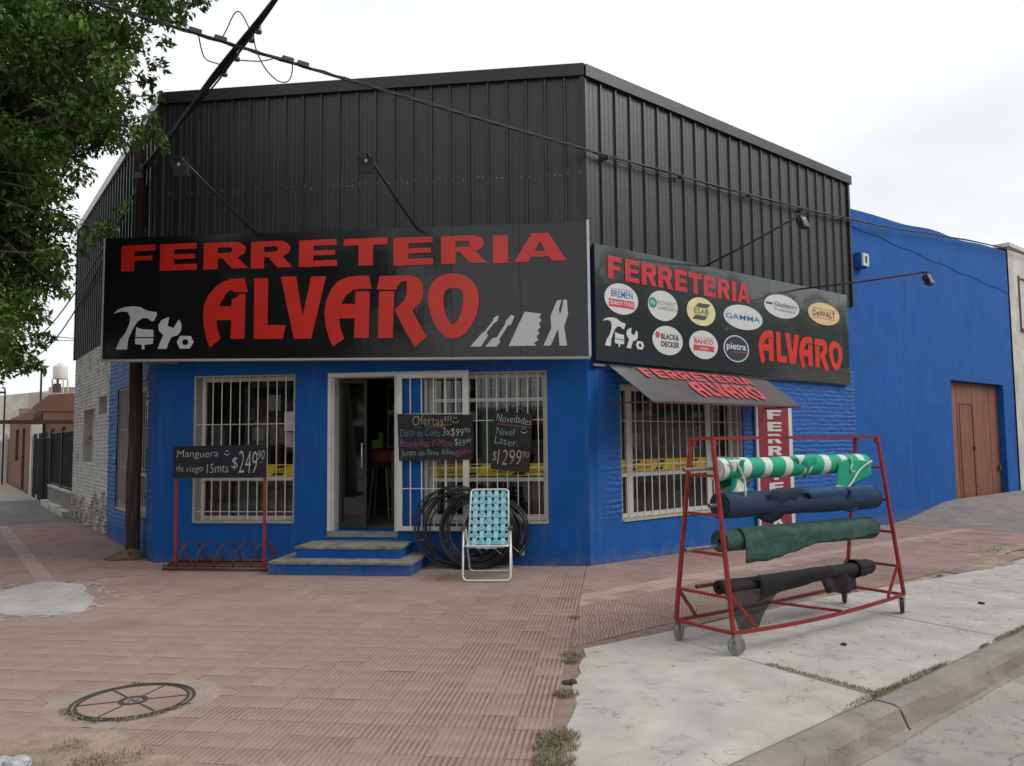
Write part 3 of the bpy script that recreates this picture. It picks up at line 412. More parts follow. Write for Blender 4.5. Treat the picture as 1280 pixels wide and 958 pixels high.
# base of the pavement (mortar bed) left and right
Cx = None
def isect(p1, d1, p2, d2):
    m_ = Matrix(((d1.x, -d2.x), (d1.y, -d2.y))); t = m_.inverted() @ Vector((p2.x-p1.x, p2.y-p1.y)); return p1+d1*t[0]
C0 = isect(R.P(0, 4.66, 0), R.d, LF.P(0, 3.4, 0), LF.d)
pave = sheet('pavement', [tuple(R.P(0, 4.66, -.008)), (C0.x, C0.y, -.008), tuple(LF.P(0, 3.4, -.009)), tuple(LF.P(7.1, 3.4, -.009)), tuple(LF.P(7.1, -.1, -.009)), tuple(LF.P(0, -.1, -.009)), tuple(R.P(0, -.1, -.009))], M['joint'])
PM[pave.name] = Matrix.Identity(4)
rb = MB()
for a, b in ((0, 9), (9, 16), (16, 60)): rb.add([rp(a, -.1, -.012), rp(b, -.1, -.012), rp(b, 4.66, -.012), rp(a, 4.66, -.012)], [(0, 1, 2, 3)])
rb.build('pavement_bed', M['dirt'], kind='structure')
sheet('grey_pavement', [lp(7.1, 0, 0), lp(7.1, 3.4, 0), lp(16.2, 3.4, 0), lp(15.4, 0, 0)], M['darkpave'])
sheet('pale_pavement', [lp(15.4, 0, -.002), lp(16.2, 3.4, -.002), lp(60, 3.4, -.002), lp(60, 0, -.002)], M['lightpave'])

# ---- tiles
TS = .2
GR = []
def ribbed(depth, wave=0.):
    """one vainilla tile, ribs running along y, origin at its centre"""
    h = TS/2-.0010; n = 6; p = 2*h/n; xs = []
    for i in range(n):
        x = -h+i*p
        if depth > 0: xs += [(x+.0005, -depth), (x+.0085, -depth), (x+.0125, 0), (x+p-.0035, 0)]
    if depth > 0: xs = [(-h, -depth)]+xs[1:]+[(h, -depth)]
    else: xs = [(-h, 0), (h, 0)]
    vs = [(x, y, z) for y in (-h, h) for x, z in xs]; m_ = len(xs)
    GR.append([k for k in range(m_-1) if xs[k][1] < -1e-6 or xs[k+1][1] < -1e-6])
    fs = [(i, i+1, m_+i+1, m_+i) for i in range(m_-1)]
    b = len(vs); vs += [(-h, -h, -.016), (h, -h, -.016), (h, h, -.016), (-h, h, -.016)]
    top = [0, m_-1, 2*m_-1, m_]
    for k in range(4): fs.append((b+k, b+(k+1) % 4, top[(k+1) % 4], top[k]))
    if depth > 0: fs += [tuple(range(0, m_))+(b+1, b)][:0]
    return vs, fs
VAR = [ribbed(d) for d in (.0065, .0045, .0020, 0.)]
VME = [mesh('ribbed_tile', v, f) for v, f in VAR]
GM = []
for q, gk in zip(VME, GR):
    q.materials.append(M['tile']); q.materials.append(M[('groove', 'groove1', 'groove2', 'groove2')[len(GM)]]); GM.append(1)
    for k in gk: q.polygons[k].material_index = 1
def px(x, y, z):
    v = cam.matrix_world.inverted() @ Vector((x, y, z)); return 512+791*v.x/-v.z, 383-791*v.y/-v.z, -v.z
cam_inv = cam.matrix_world.inverted()
MH = Vector((-2.32, 4.93, 0))
def soil_edge(u, v):     # unpaved verge at the lower left corner
    return v > 6.14+.10*math.sin(u*5.1)+.06*math.sin(u*13.7+1) + max(0, u-3.3)*.30 and u < 4.75
cells = []
ncol = 42; nrow = 36
for i in range(ncol):
    for j in range(nrow):
        u = 5.735-TS*(i+.5); v = .03+TS*(j+.5); p = F.P(u, v, 0); s_, d_ = R.uv(p.x, p.y); ul, vl = LF.uv(p.x, p.y)
        if d_ > 4.5 or vl > 3.25 or (ul > -1.1 and vl > 0) or (p-MH).length < .37 or soil_edge(u, v): continue
        deep = 1. if u > 4.4 else (.75 if u > 3.4 else .35)
        if v < 1.6 and u > 4.2: deep = 1.
        r_ = random.random()
        wn_ = .5+.5*math.sin(u*1.3+v*.7)*math.cos(v*1.1-u*.4)
        k = 0 if r_ < (deep-.62)*wn_ else 1 if r_ < deep*.80-.12*wn_ else 2 if r_ < .55+deep*.46 else 3
        if u < 2.6: k = 3 if r_ > .35+.2*wn_ else 2
        cells.append((u, v, p, k, (p-Vector((0, 0, 0))).length))
vis = []
for c in cells:
    x_, y_, dd = px(c[2].x, c[2].y, 0)
    if dd > 0 and -15 < x_ < 1039 and y_ < 780: vis.append(c)
vis.sort(key=lambda c: c[4]); near = set(id(c) for c in vis[:300])
gset = set(); tmb = MB(); tA = F.a
for c in cells:
    u, v, p, k, _ = c
    jz = random.gauss(0, .0006); rx = random.gauss(0, .0022); ry = random.gauss(0, .0022)
    T_ = Matrix.Translation((p.x, p.y, jz)) @ Matrix.Rotation(tA+random.gauss(0, .004), 4, 'Z') @ Matrix.Rotation(rx, 4, 'X') @ Matrix.Rotation(ry, 4, 'Y')
    if id(c) in near: link(VME[k], 'tile', None, pave, T_)
    else:
        gset |= {(len(tmb.f)+q, k) for q in GR[k]}; tmb.add([T_ @ Vector(q) for q in VAR[k][0]], VAR[k][1])
to_ = tmb.build('tiles', M['tile'], pave, kind='stuff'); [to_.data.materials.append(M[q]) for q in ('groove', 'groove1', 'groove2', 'groove2')]
for q, k_ in gset: to_.data.polygons[q].material_index = 1+k_
# plain darker tiles along the side street, with one pale course
ta, tb_ = MB(), MB()
def fu(s_, d_): q = R.P(s_, d_, 0); return F.uv(q.x, q.y)[0]
FU0 = fu(0, 0); FUS = fu(1, 0)-FU0; FUD = fu(0, 1)-FU0
def flat_tile(mb, fr, u, v, s, zf=lambda x, y: 0., cl=False):
    h = s/2-.0012
    if cl:
        pl = clip([(u-h, v-h), (u+h, v-h), (u+h, v+h), (u-h, v+h)], -FUS, -FUD, FU0-5.752)
        if len(pl) < 3: return
        n_ = len(pl); q = [fr.P(a, b, 0) for a, b in pl]; jz = random.gauss(0, .0006)
        q = [Vector((w.x, w.y, zf(w.x, w.y)+jz)) for w in q]
        mb.add(q+[w-Vector((0, 0, .012)) for w in q], [tuple(range(n_))]+[(k, (k+1) % n_, n_+(k+1) % n_, n_+k) for k in range(n_)]); return
    p = fr.P(u, v, 0); z = zf(p.x, p.y)+random.gauss(0, .0008)
    q = [fr.P(u+a*h, v+b*h, z+random.gauss(0, .0006)) for a, b in ((-1, -1), (1, -1), (1, 1), (-1, 1))]
    mb.add(q+[w-Vector((0, 0, .012)) for w in q], [(0, 1, 2, 3)]+[(k, (k+1) % 4, 4+(k+1) % 4, 4+k) for k in range(4)])
for i in range(41):
    for j in range(17):
        u = -1.0+TS*(i+.5); v = .01+TS*(j+.5)
        p = LF.P(u, v, 0); uf, vf = F.uv(p.x, p.y)
        flat_tile(tb_ if j == 6 else ta, LF, u, v, TS)
ta.build('tiles', M['tile2'], pave, kind='stuff'); tb_.build('pale_tiles', M['tile3'], pave, kind='stuff')
# right-hand street: plain tiles by the wall, one pale course, diagonal ribbed tiles outside
def left_lim(d_): # s of the slanted joint with the plaza (F u = 5.75)
    a = F.P(5.77, 0, 0); t = isect(a, F.n, R.P(0, d_, 0), R.d); return R.uv(t.x, t.y)[0]
def clip(poly, nx, ny, c):
    out = []
    for i in range(len(poly)):
        a, b = poly[i-1], poly[i]; da = a[0]*nx+a[1]*ny-c; db = b[0]*nx+b[1]*ny-c
        if da <= 0: out.append(a)
        if (da < 0 < db) or (db < 0 < da):
            t = da/(da-db); out.append((a[0]+(b[0]-a[0])*t, a[1]+(b[1]-a[1])*t))
    # keep side <= 0
    return out
def top_edge(s): # outer limit of the tiles / inner edge of the slabs
    pts = [(-2.95, 2.62), (-1.9, 2.74), (.9, 2.96), (3.3, 3.22), (9, 3.25)]
    for (a, b), (c, d) in zip(pts, pts[1:]):
        if s <= c: return b+(d-b)*(s-a)/(c-a)
    return 3.25
ra, rbm, rc, rg_ = MB(), MB(), MB(), MB()
for j in range(17):
    d0 = .01+TS*j; dm = d0+TS/2; sl = left_lim(dm)
    i = int(sl/TS)-3
    while True:
        s0 = .01+TS*i; i += 1
        if s0 > 8.4: break
        sm = s0+TS/2
        if dm > top_edge(sm)-.05: continue
        if dm > 2.75 and sm > 5: continue
        if j == 6: flat_tile(rbm, R, sm, dm, TS, gz, True); continue
        if j < 6: flat_tile(ra, R, sm, dm, TS, gz, True); continue
        if j == 7: flat_tile(rbm if random.random() < .35 else ra, R, sm, dm, TS, gz, True); continue
        if sm > 3.0 and random.random() < .85: flat_tile(ra, R, sm, dm, TS, gz); continue
        sg = 1 if (int(math.floor(sm/.4)) % 2 == 0 or sm < -1.0) else -1
        h = TS/2-.002; jz = random.gauss(0, .0008)
        for k in range(-5, 6):
            c0 = k*.031; pl = [(-h, -h), (h, -h), (h, h), (-h, h)]
            pl = clip(pl, .7071, .7071*sg, c0+.0105); pl = clip(pl, -.7071, -.7071*sg, -(c0-.0105))
            pl = clip(pl, -FUS, -FUD, FU0-5.752+FUS*sm+FUD*dm)
            if len(pl) < 3: continue
            n_ = len(pl); P_ = [R.P(sm+a, dm+b, 0) for a, b in pl]
            vs = [(q.x, q.y, gz(q.x, q.y)+jz) for q in P_]+[(q.x, q.y, gz(q.x, q.y)-.012) for q in P_]
            rc.add(vs, [tuple(range(n_))]+[(q, (q+1) % n_, n_+(q+1) % n_, n_+q) for q in range(n_)])
        pl = clip([(-h, -h), (h, -h), (h, h), (-h, h)], -FUS, -FUD, FU0-5.752+FUS*sm+FUD*dm)
        if len(pl) > 2: P_ = [R.P(sm+a, dm+b, 0) for a, b in pl]; rg_.add([(q.x, q.y, gz(q.x, q.y)+jz-.005) for q in P_], [tuple(range(len(pl)))])
ra.build('tiles', M['tile2'], pave, kind='stuff'); rbm.build('pale_tiles', M['tile3'], pave, kind='stuff'); rc.build('diagonal_ribbed_tiles', M['tile'], pave, kind='stuff'); rg_.build('tile_grooves', M['groove1'], pave, kind='stuff')

# ---- concrete slabs by the kerb
apron = thing('concrete_pavement', None, None, tuple(R.P(0, 3.7, 0)), 0, kind='structure')
def jl(k, d_): return (.0+2.1*k)+(-.125)*(d_-2.8)
def slab(poly, name='slab'):
    """poly in (s,d); bevelled top edge"""
    c = Vector((sum(p[0] for p in poly)/len(poly), sum(p[1] for p in poly)/len(poly)))
    n_ = len(poly); vs = []
    for dz, k in ((-.10, 1), (-.010, 1), (0., None)):
        for p in poly:
            v_ = Vector(p)-c; f_ = 1 if k else (v_.length-.012)/v_.length; q = c+v_*f_; vs.append(rp(q.x, q.y, dz-.001))
    fs = [(r_*n_+i, r_*n_+(i+1) % n_, (r_+1)*n_+(i+1) % n_, (r_+1)*n_+i) for r_ in (0, 1) for i in range(n_)]
    fs += [tuple(2*n_+i for i in t) for t in tessellate_polygon([[Vector((p[0], p[1], 0)) for p in poly]])]
    link(mesh(name, vs, fs), name, M['slab'], apron)
g = .007
edge = []
random.seed(11)
v_ = 3.90
while v_ < 6.75:
    p = F.P(5.83+random.uniform(-.025, .02)+(.02 if v_ < 4.6 else 0), v_, 0); edge.append(R.uv(p.x, p.y)); v_ += random.uniform(.10, .22)
edge = [e for e in edge if e[1] < 4.6]
pe = F.P(5.83, 6.9, 0); t_ = isect(F.P(5.82, 0, 0), F.n, R.P(0, 4.655, 0), R.d); se = R.uv(t_.x, t_.y)[0]
slab([(-2.83, 2.70), (-2.4, top_edge(-2.4)+.06), (jl(-1, 2.8)-g, top_edge(-2.07)+.05), (jl(-1, 4.655)-g, 4.655), (se, 4.655)]+edge[::-1])
for k in range(-1, 12):
    a0, a1 = jl(k, 2.9), jl(k+1, 2.9)
    n_ = 5; inner = [(a0+(a1-a0)*i/n_+(g if i == 0 else -g if i == n_ else 0), top_edge(a0+(a1-a0)*i/n_)+.04+random.uniform(-.02, .02)) for i in range(n_+1)]
    slab([(jl(k, 4.655)+g, 4.655)]+inner+[(jl(k+1, 4.655)-g, 4.655)])
# ---- kerb: cast lengths with open joints
kerb = thing('kerb', None, None, tuple(R.P(0, 4.8, 0)), 0, kind='structure')
prof = [(4.668, -.25), (4.668, -.004), (4.70, .002), (4.79, .0), (4.83, -.012), (4.855, -.04), (4.885, -.10), (4.905, -.128), (4.90, -.25)]
for k in range(-3, 14):
    a, b = -2.42+3.6*k+.008, -2.42+3.6*(k+1)-.008
    if k == -1: b -= .01
    n_ = 24; vs = []; fs = []; m_ = len(prof)
    for i in range(n_+1):
        s_ = a+(b-a)*i/n_
        for q, (d_, z_) in enumerate(prof):
            w_ = .006*math.sin(s_*3.1+q)+random.gauss(0, .0025) if 1 < q < 7 else 0
            vs.append(rp(s_, d_+w_, z_+w_*.6))
    for i in range(n_):
        for q in range(m_-1): fs.append((i*m_+q, i*m_+q+1, (i+1)*m_+q+1, (i+1)*m_+q))
    fs += [tuple(range(m_)), tuple(n_*m_+q for q in range(m_))[::-1]]
    link(mesh('kerbstone', vs, fs), 'kerbstone', M['curb'], kerb)
kl = MB()
for k in range(-3, 20): kl.box(-2.4+3.6*k, 1.18+3.6*k, 3.42, 3.58, -.25, .0, LF.T)
kl.build('side_street_kerb', M['curb'], kind='structure')
# gutter seam: sandy line of dirt in the gutter
gb = MB()
for i in range(90):
    s_ = -5+i*.2; w0 = .03+.02*math.sin(i*1.3); gb.add([rp(s_, 4.89, -.116), rp(s_+.2, 4.89, -.116), rp(s_+.2, 4.925+w0*.35, -.1195), rp(s_, 4.925+.35*(.03+.02*math.sin((i-1)*1.3)), -.1195)], [(0, 1, 2, 3)])
gb.build('gutter_dust', M['curb'], kind='structure')
# ---- garage ramp at the far right and the dusty strip before it
rm = MB()
def ramp_z(s, d_):
    t = min(max((s-8.2)/3.0, 0), 1); t = t*t*(3-2*t); w_ = min(max(1-(d_-.6)/3.0, 0), 1); return .30*t*w_
NS, ND = 26, 12
gr = [[None]*(ND+1) for _ in range(NS+1)]
for i in range(NS+1):
    for j in range(ND+1):
        s_ = 8.3+i*.5; d_ = -.02+j*3.3/ND; gr[i][j] = rp(s_, d_, .002+ramp_z(s_, d_))
vs = [gr[i][j] for i in range(NS+1) for j in range(ND+1)]
rm.add(vs, [(i*(ND+1)+j, (i+1)*(ND+1)+j, (i+1)*(ND+1)+j+1, i*(ND+1)+j+1) for i in range(NS) for j in range(ND)])
rm.build('driveway_ramp', M['ramp'], smooth=True, kind='structure')
SMR = []
def blotch(name, cx, cy, rx, ry, ang, z, m, seed, n=96, rough=.22, parent=None, kind='structure', h=.006):
    rg = random.Random(seed); ph = [rg.uniform(0, 6.28) for _ in range(5)]
    P_ = []
    for i in range(n):
        a = 2*PI*i/n; r_ = 1+rough*(math.sin(2*a+ph[0])*.4+math.sin(3*a+ph[1])*.3+math.sin(7*a+ph[2])*.12+math.sin(17*a+ph[3])*.07+math.sin(31*a+ph[4])*.05)
        x, y = rx*r_*math.cos(a), ry*r_*math.sin(a); X = cx+x*math.cos(ang)-y*math.sin(ang); Y = cy+x*math.sin(ang)+y*math.cos(ang); P_.append((X, Y))
    vs = [(x, y, gz(x, y)+z-h) for x, y in P_]+[(cx+(x-cx)*.93, cy+(y-cy)*.93, gz(x, y)+z) for x, y in P_]+[(cx, cy, gz(cx, cy)+z+h*.2)]
    fs = [(i, (i+1) % n, n+(i+1) % n, n+i) for i in range(n)]+[(n+i, n+(i+1) % n, 2*n) for i in range(n)]
    return link(mesh(name, vs, fs, True), name, m, parent, kind=kind)
M['patch'] = stone_mat('patched_concrete', (.43, .42, .40), col2=(.36, .34, .32))
blotch('concrete_patch', -4.88, 8.25, .93, .56, math.radians(125), .004, M['patch'], 3, n=160, rough=.3, h=.003)
rgp = random.Random(8)
for i in range(70):      # smears and crumbs of cement round its edge
    a_ = rgp.uniform(0, 6.28); k_ = rgp.uniform(.98, 1.22); x_, y_ = .95*k_*math.cos(a_), .58*k_*math.sin(a_); ca, sa = math.cos(math.radians(125)), math.sin(math.radians(125))
    blotch('cement_smear', -4.88+x_*ca-y_*sa, 8.25+x_*sa+y_*ca, rgp.uniform(.01, .07), rgp.uniform(.01, .04), rgp.uniform(0, 3), .0022, M['patch'], 100+i, n=14, rough=.6, h=.001) if i < 0 else SMR.append((-4.88+x_*ca-y_*sa, 8.25+x_*sa+y_*ca, rgp.uniform(.01, .08), rgp.uniform(.01, .04), rgp.uniform(0, 3)))
q = MB()
for x_, y_, a_, b_, w_ in SMR: q.add([(x_+(a_*math.cos(t)*math.cos(w_)-b_*math.sin(t)*math.sin(w_))*(1+.3*math.sin(5*t+x_*50)), y_+(a_*math.cos(t)*math.sin(w_)+b_*math.sin(t)*math.cos(w_))*(1+.3*math.sin(5*t+x_*50)), .0022) for t in np.linspace(0, 2*PI, 15)[:-1]], [tuple(range(14))])
q.build('cement_smears', M['patch'], pave, kind='stuff')
for i, (s_, d_, a_, b_) in enumerate([(3.9, 3.1, .7, .22), (5.6, 2.7, .9, .3), (7.6, 2.9, 1.2, .35), (9.4, 3.3, 1.1, .3)]):
    p = R.P(s_, d_, 0); blotch('dust_patch', p.x, p.y, a_, b_, R.a, .006, M['dirt'], 20+i, rough=.6)
# bare verge bottom left
vb = [tuple(F.P(u, 6.14+.10*math.sin(u*5.1)+.06*math.sin(u*13.7+1)+max(0, u-3.3)*.30-.20, .0025)) for u in np.arange(-1.6, 4.9, .1)]
q1 = F.P(4.85, 6.9, .002); q2 = F.P(-1.6, 7.4, .002)
sheet('bare_verge', [tuple(q2)]+vb+[tuple(q1)], M['dirt'])

# ================================================================ THE SHOP
shop = thing('hardware_shop', 'blue and black corner hardware shop with a corrugated black metal upper storey', 'building', PLc+(0,))
HF = [(.53, 1.95, .51, 2.47), (2.40, 3.345, .415, 2.47), (3.69, 5.285, .51, 2.445)]
HR = [(.60, 3.35, .49, 2.29)]
HL = [(.50, 2.85, .53, 2.46)]
HLW = [(5.35, 6.75, 1.23, 2.27), (3.98, 4.9, 2.12, 2.44)]
w = MB(); wall_sheet(w, F, 0, FW, -.3, 6.2, HF); w.build('front_wall', M['blue'], shop)
w = MB(); wall_sheet(w, R, .0, 6.95, -.4, 6.2, HR); w.build('side_wall', M['blue'], shop)
w = MB(); wall_sheet(w, LF, .0, 3.69, -.3, 6.2, HL); w.build('side_wall', M['blue'], shop)
w = MB(); wall_sheet(w, LF, 3.69, 8.2, -.3, 6.2, HLW, t=.16); w.build('white_wall', M['whitebrick'], shop, label='white painted brick wall crumbling at the foot')
for a, b, c, d in HLW:
    w = MB(); w.box(a-.02, b+.02, -.19, -.15, c-.02, d+.02, LF.T); w.build('blocked_opening', M['whitebrick'], shop)
random.seed(5)
link(relief(R, .15, 6.94, .50, 2.75, HR, seed=2), 'brickwork', M['bluebrick'], shop, kind='stuff')
link(relief(LF, .10, 3.68, .25, 3.42, HL, seed=5, edge=.1), 'brickwork', M['bluebrick'], shop, kind='stuff')
def nz2(x, y): return math.sin(x*1.7+1)*.5+math.sin(x*3.9+y*2.1)*.3+math.sin(x*7.3-y*5)*.2
rawf = lambda u, z: z < .62+.28*nz2(u, z)-(u-3.69)*.06
b_ = MB(); brickwork(b_, LF, 3.70, 8.18, 0, 3.4, HLW, proud=.010, skip=rawf); b_.build('brickwork', M['whitebrick'], shop, kind='stuff')
b_ = MB(); brickwork(b_, LF, 3.70, 8.18, 0, 1.1, HLW, proud=.030, skip=lambda u, z: (not rawf(u, z)) or random.random() < .12); b_.build('bare_brickwork', M['rawbrick'], shop, kind='stuff')
# inside
fl = [F.T(.1, -.28, .42), F.T(FW-.1, -.28, .42), R.T(6.6, -.3, .42), R.T(6.6, -6, .42), LF.T(7.8, -4, .42), LF.T(7.8, -.3, .42)]
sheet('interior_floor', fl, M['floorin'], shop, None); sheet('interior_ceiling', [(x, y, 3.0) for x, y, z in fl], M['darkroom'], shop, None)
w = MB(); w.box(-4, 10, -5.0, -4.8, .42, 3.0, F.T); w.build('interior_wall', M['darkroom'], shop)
w = MB(); w.box(0, .945, -.29, .012, .34, .413, lambda u, v, z: F.T(2.40+u, v, z)); w.build('door_sill', M['concrete'], shop)
# roof and back
rf = [F.T(0, -.02, 6.2), F.T(FW, -.02, 6.2), R.T(6.95, -.02, 6.2), R.T(6.95, -9, 6.0), LF.T(8.2, -6, 6.0), LF.T(8.2, -.02, 6.2)]
sheet('roof', rf, M['zinc'], shop, None)
w = MB(); w.add([rf[2], rf[3], (*rf[3][:2], 0), (*rf[2][:2], 0), rf[4], (*rf[4][:2], 0), rf[5], (*rf[5][:2], 0)], [(0, 1, 2, 3), (1, 4, 5, 2), (4, 6, 7, 5)]); w.build('back_wall', M['houserend'], shop)
# corrugated cladding, one sheet bay per part
def clad_mesh(wd, ys, z0, z1):
    prof = [(0, .012), (.010, .040), (.036, .040), (.046, .012)]
    for c in (.36, .62): prof += [(wd*c, .012), (wd*c+.006, .0145), (wd*c+.016, .0145), (wd*c+.022, .012)]
    prof += [(wd+.001, .012)]
    vs = [(x, ys*y, z) for z in (z0, z1) for x, y in prof]; n_ = len(prof)
    fs = [(i, i+1, n_+i+1, n_+i) for i in range(n_-1)]
    return mesh('cladding_panel', vs, fs)
ZC0, ZC1 = 3.43, 6.27
scr = MB()
for fr, n_, wtot in ((F, 23, FW), (R, 24, 6.95), (LF, 31, 8.2)):
    wd = wtot/n_; me = clad_mesh(wd, fr.ys, ZC0 if fr is not R else 3.95, ZC1); me.materials.append(M['clad'])
    for i in range(n_):
        link(me, 'cladding_panel', None, shop, fr.M @ Matrix.Translation((wd*i, 0, 0)) @ Matrix.Rotation(random.gauss(0, .0015), 4, 'Z'))
        for zz in (4.98,):
            for c in (.2, .55, .8):
                if random.random() < .7: u_ = wd*(i+c); zr = zz+random.uniform(-.02, .02); scr.box(u_-.005, u_+.005, .010, .019, zr-.005, zr+.005, fr.T)
scr.build('screws', M['zinc'], shop, kind='stuff')
cz = MB(); cz.box(-.03, FW+.03, -.06, .072, 6.252, 6.412, F.T); cz.build('coping', M['coping'], shop)
cz = MB(); cz.box(.0, 7.03, -.06, .075, 6.25, 6.409, R.T); cz.build('coping', M['coping'], shop)
cz = MB(); cz.box(.0, 8.25, -.06, .07, 6.25, 6.406, LF.T); cz.build('coping', M['zinc'], shop, label='pale galvanised roof edge')
for fr, u in ((F, .0), (F, FW), (R, 6.95), (LF, 8.2)):
    t = MB(); t.box(u-.03, u+.03, .0, .052, 3.95 if fr is R else ZC0, 6.25, fr.T); t.build('corner_trim', M['coping'], shop)

# windows: reveal lining, frame, panes, grille of bars
barme = {}
def bar_mesh(L_, w_=.011):
    k = (round(L_, 3), w_)
    if k not in barme:
        b = MB(); b.box(-w_/2, w_/2, -w_/2, w_/2, 0, L_); barme[k] = b.me('bar'); barme[k].materials.append(M['wframe'])
    return barme[k]
G_ = glass_mat()
def window(fr, u0, u1, z0, z1, mull, transom, bars, rails, lin=.022, vin=-.235, label=None):
    r = MB(); a = .003
    r.box(u0+a, u0+lin, -.275, -.004, z0+a, z1-a, fr.T); r.box(u1-lin, u1-a, -.275, -.004, z0+a, z1-a, fr.T)
    r.box(u0+lin, u1-lin, -.275, -.004, z1-lin, z1-a, fr.T); r.box(u0+lin, u1-lin, -.275, .018, z0+a, z0+lin+.01, fr.T)
    lining = r.build('window_reveal', M['cream'], shop, label=label)
    f = MB(); w_ = .05
    U0, U1, Z0, Z1 = u0+lin, u1-lin, z0+lin+.01, z1-lin
    f.box(U0, U0+w_, vin, vin+.05, Z0, Z1, fr.T); f.box(U1-w_, U1, vin, vin+.05, Z0, Z1, fr.T)
    f.box(U0+w_, U1-w_, vin, vin+.05, Z0, Z0+w_, fr.T); f.box(U0+w_, U1-w_, vin, vin+.05, Z1-w_, Z1, fr.T)
    for m_, mw in mull: f.box(m_-mw/2, m_+mw/2, vin+.001, vin+.054, Z0+w_, Z1-w_, fr.T)
    for t_, tw in transom: f.box(U0+w_, U1-w_, vin+.003, vin+.058, t_-tw/2, t_+tw/2, fr.T)
    fo = f.build('window_frame', M['wframe'], shop)
    g = MB(); g.add([fr.T(U0+w_, vin+.022, Z0+w_), fr.T(U1-w_, vin+.022, Z0+w_), fr.T(U1-w_, vin+.022, Z1-w_), fr.T(U0+w_, vin+.022, Z1-w_)], [(0, 1, 2, 3) if fr.ys < 0 else (3, 2, 1, 0)]); g.build('pane', G_, fo)
    gr_ = MB()
    for z_ in rails: gr_.box(u0+.002, u1-.002, -.046, -.034, z_-.005, z_+.005, fr.T)
    go = gr_.build('window_grille', M['wframe'], shop)
    bm = bar_mesh(z1-z0-.02)
    for b in bars: link(bm, 'bar', None, go, fr.M @ Matrix.Translation((b, fr.ys*-.028, z0+.01)))
window(F, *HF[0], [], [(1.085, .05)], [.545, .662, .79, .915, 1.04, 1.17, 1.297, 1.424, 1.56, 1.687, 1.812, 1.93], [1.815, .66])
window(F, *HF[2], [], [(1.06, .05), (2.09, .045)], [3.72, 3.84, 3.975, 4.105, 4.24, 4.372, 4.507, 4.636, 4.765, 4.899, 5.032, 5.165], [1.82, 1.22, .62])
window(R, *HR[0], [(.97, .12), (2.75, .10)], [(1.085, .055)], [.62+.155*i for i in range(18)], [1.80, 1.22, .55])
window(LF, *HL[0], [(1.4, .06)], [(1.1, .05)], [.56+.145*i for i in range(16)], [1.8, 1.2, .6])
# door opening: white frame, glass leaf slid open
r = MB(); u0, u1, z0, z1 = HF[1]
r.box(u0+.002, u0+.05, -.05, .014, z0, z1, F.T); r.box(u0+.05, u0+.075, -.275, -.03, z0, z1-.03, F.T); r.box(u1-.045, u1-.002, -.275, .012, z0, z1, F.T); r.box(u0+.05, u1-.045, -.275, .014, z1-.06, z1-.003, F.T)
df = r.build('door_frame', M['wframe'], shop)
r = MB(); r.box(u0+.085, u0+.12, -.26, -.22, z0+.01, z1-.07, F.T); r.box(u0+.42, u0+.455, -.26, -.22, z0+.01, z1-.07, F.T); r.box(u0+.12, u0+.42, -.26, -.22, z0+.01, z0+.09, F.T); r.box(u0+.12, u0+.42, -.26, -.22, z1-.12, z1-.07, F.T)
dl = r.build('glass_door', mat('dark_green_aluminium', (.015, .03, .026), .5), shop)
r = MB(); r.add([F.T(u0+.12, -.24, z0+.09), F.T(u0+.42, -.24, z0+.09), F.T(u0+.42, -.24, z1-.12), F.T(u0+.12, -.24, z1-.12)], [(0, 1, 2, 3)]); r.build('pane', glass_mat('door_glass', (.35, .42, .40)), dl)
r = MB(); r.tube([F.T(u0+.40, -.19, 1.22), F.T(u0+.40, -.19, 1.55)], .010, 8); r.build('handle', M['silver'], dl, smooth=True)

# ================================================================ SIGNS
def panel_row(parent, fr, us, z0f, z1f, v0, v1, m, wr=.006, seed=1):
    """sheet panels side by side, each slightly wrinkled, own part each"""
    rg = random.Random(seed)
    for a, b in zip(us, us[1:]):
        nx, ny = 10, 12; vs = []; ph = [rg.uniform(0, 6) for _ in range(4)]
        for j in range(ny+1):
            for i in range(nx+1):
                u = a+.002+(b-a-.004)*i/nx; z0, z1 = z0f(u), z1f(u); z = z0+(z1-z0)*j/ny
                e = math.sin(PI*i/nx)*math.sin(PI*j/ny)
                d = wr*e*(math.sin(u*5+z*3+ph[0])+.6*math.sin(z*9-u*4+ph[1]))
                vs.append(fr.T(u, v1+d-.0005, z))
        fs = [(j*(nx+1)+i, j*(nx+1)+i+1, (j+1)*(nx+1)+i+1, (j+1)*(nx+1)+i) for j in range(ny) for i in range(nx)]
        b0 = len(vs); vs += [fr.T(a+.002, v0, z0f(a)), fr.T(b-.002, v0, z0f(b)), fr.T(b-.002, v0, z1f(b)), fr.T(a+.002, v0, z1f(a))]
        c = [0, nx, (ny+1)*(nx+1)-1, ny*(nx+1)]
        fs += [(b0, b0+1, b0+2, b0+3), (b0, c[0], c[3], b0+3), (b0+1, c[1], c[2], b0+2)]
        fs += [(b0,)+tuple(range(0, nx+1))+(b0+1,), (b0+3,)+tuple(ny*(nx+1)+i for i in range(nx+1))+(b0+2,)]
        link(mesh('sign_panel', vs, fs, False), 'sign_panel', m, parent)
zb = lambda u: 2.683-.0177*(u+.54); zt = lambda u: 4.300-.0105*(u+.54)
fs_ = thing('front_shop_sign', 'wide black signboard over the shop door with large red lettering and white tool shapes', 'shop sign', F.T(2.6, .4, 2.6))
panel_row(fs_, F, [-.545, .62, 1.82, 2.98, 4.14, 5.0, 5.83], zb, zt, .36, .392, M['sign'], .0075, 3)
w = MB(); word(w, BOX, F.T, .4015); w.build('lettering', M['red'], fs_)
w = MB()
for k in ('A1', 'L', 'V', 'A2', 'R', 'Rs'): flat_poly(w, [ALV[k]], F.T, .4015)
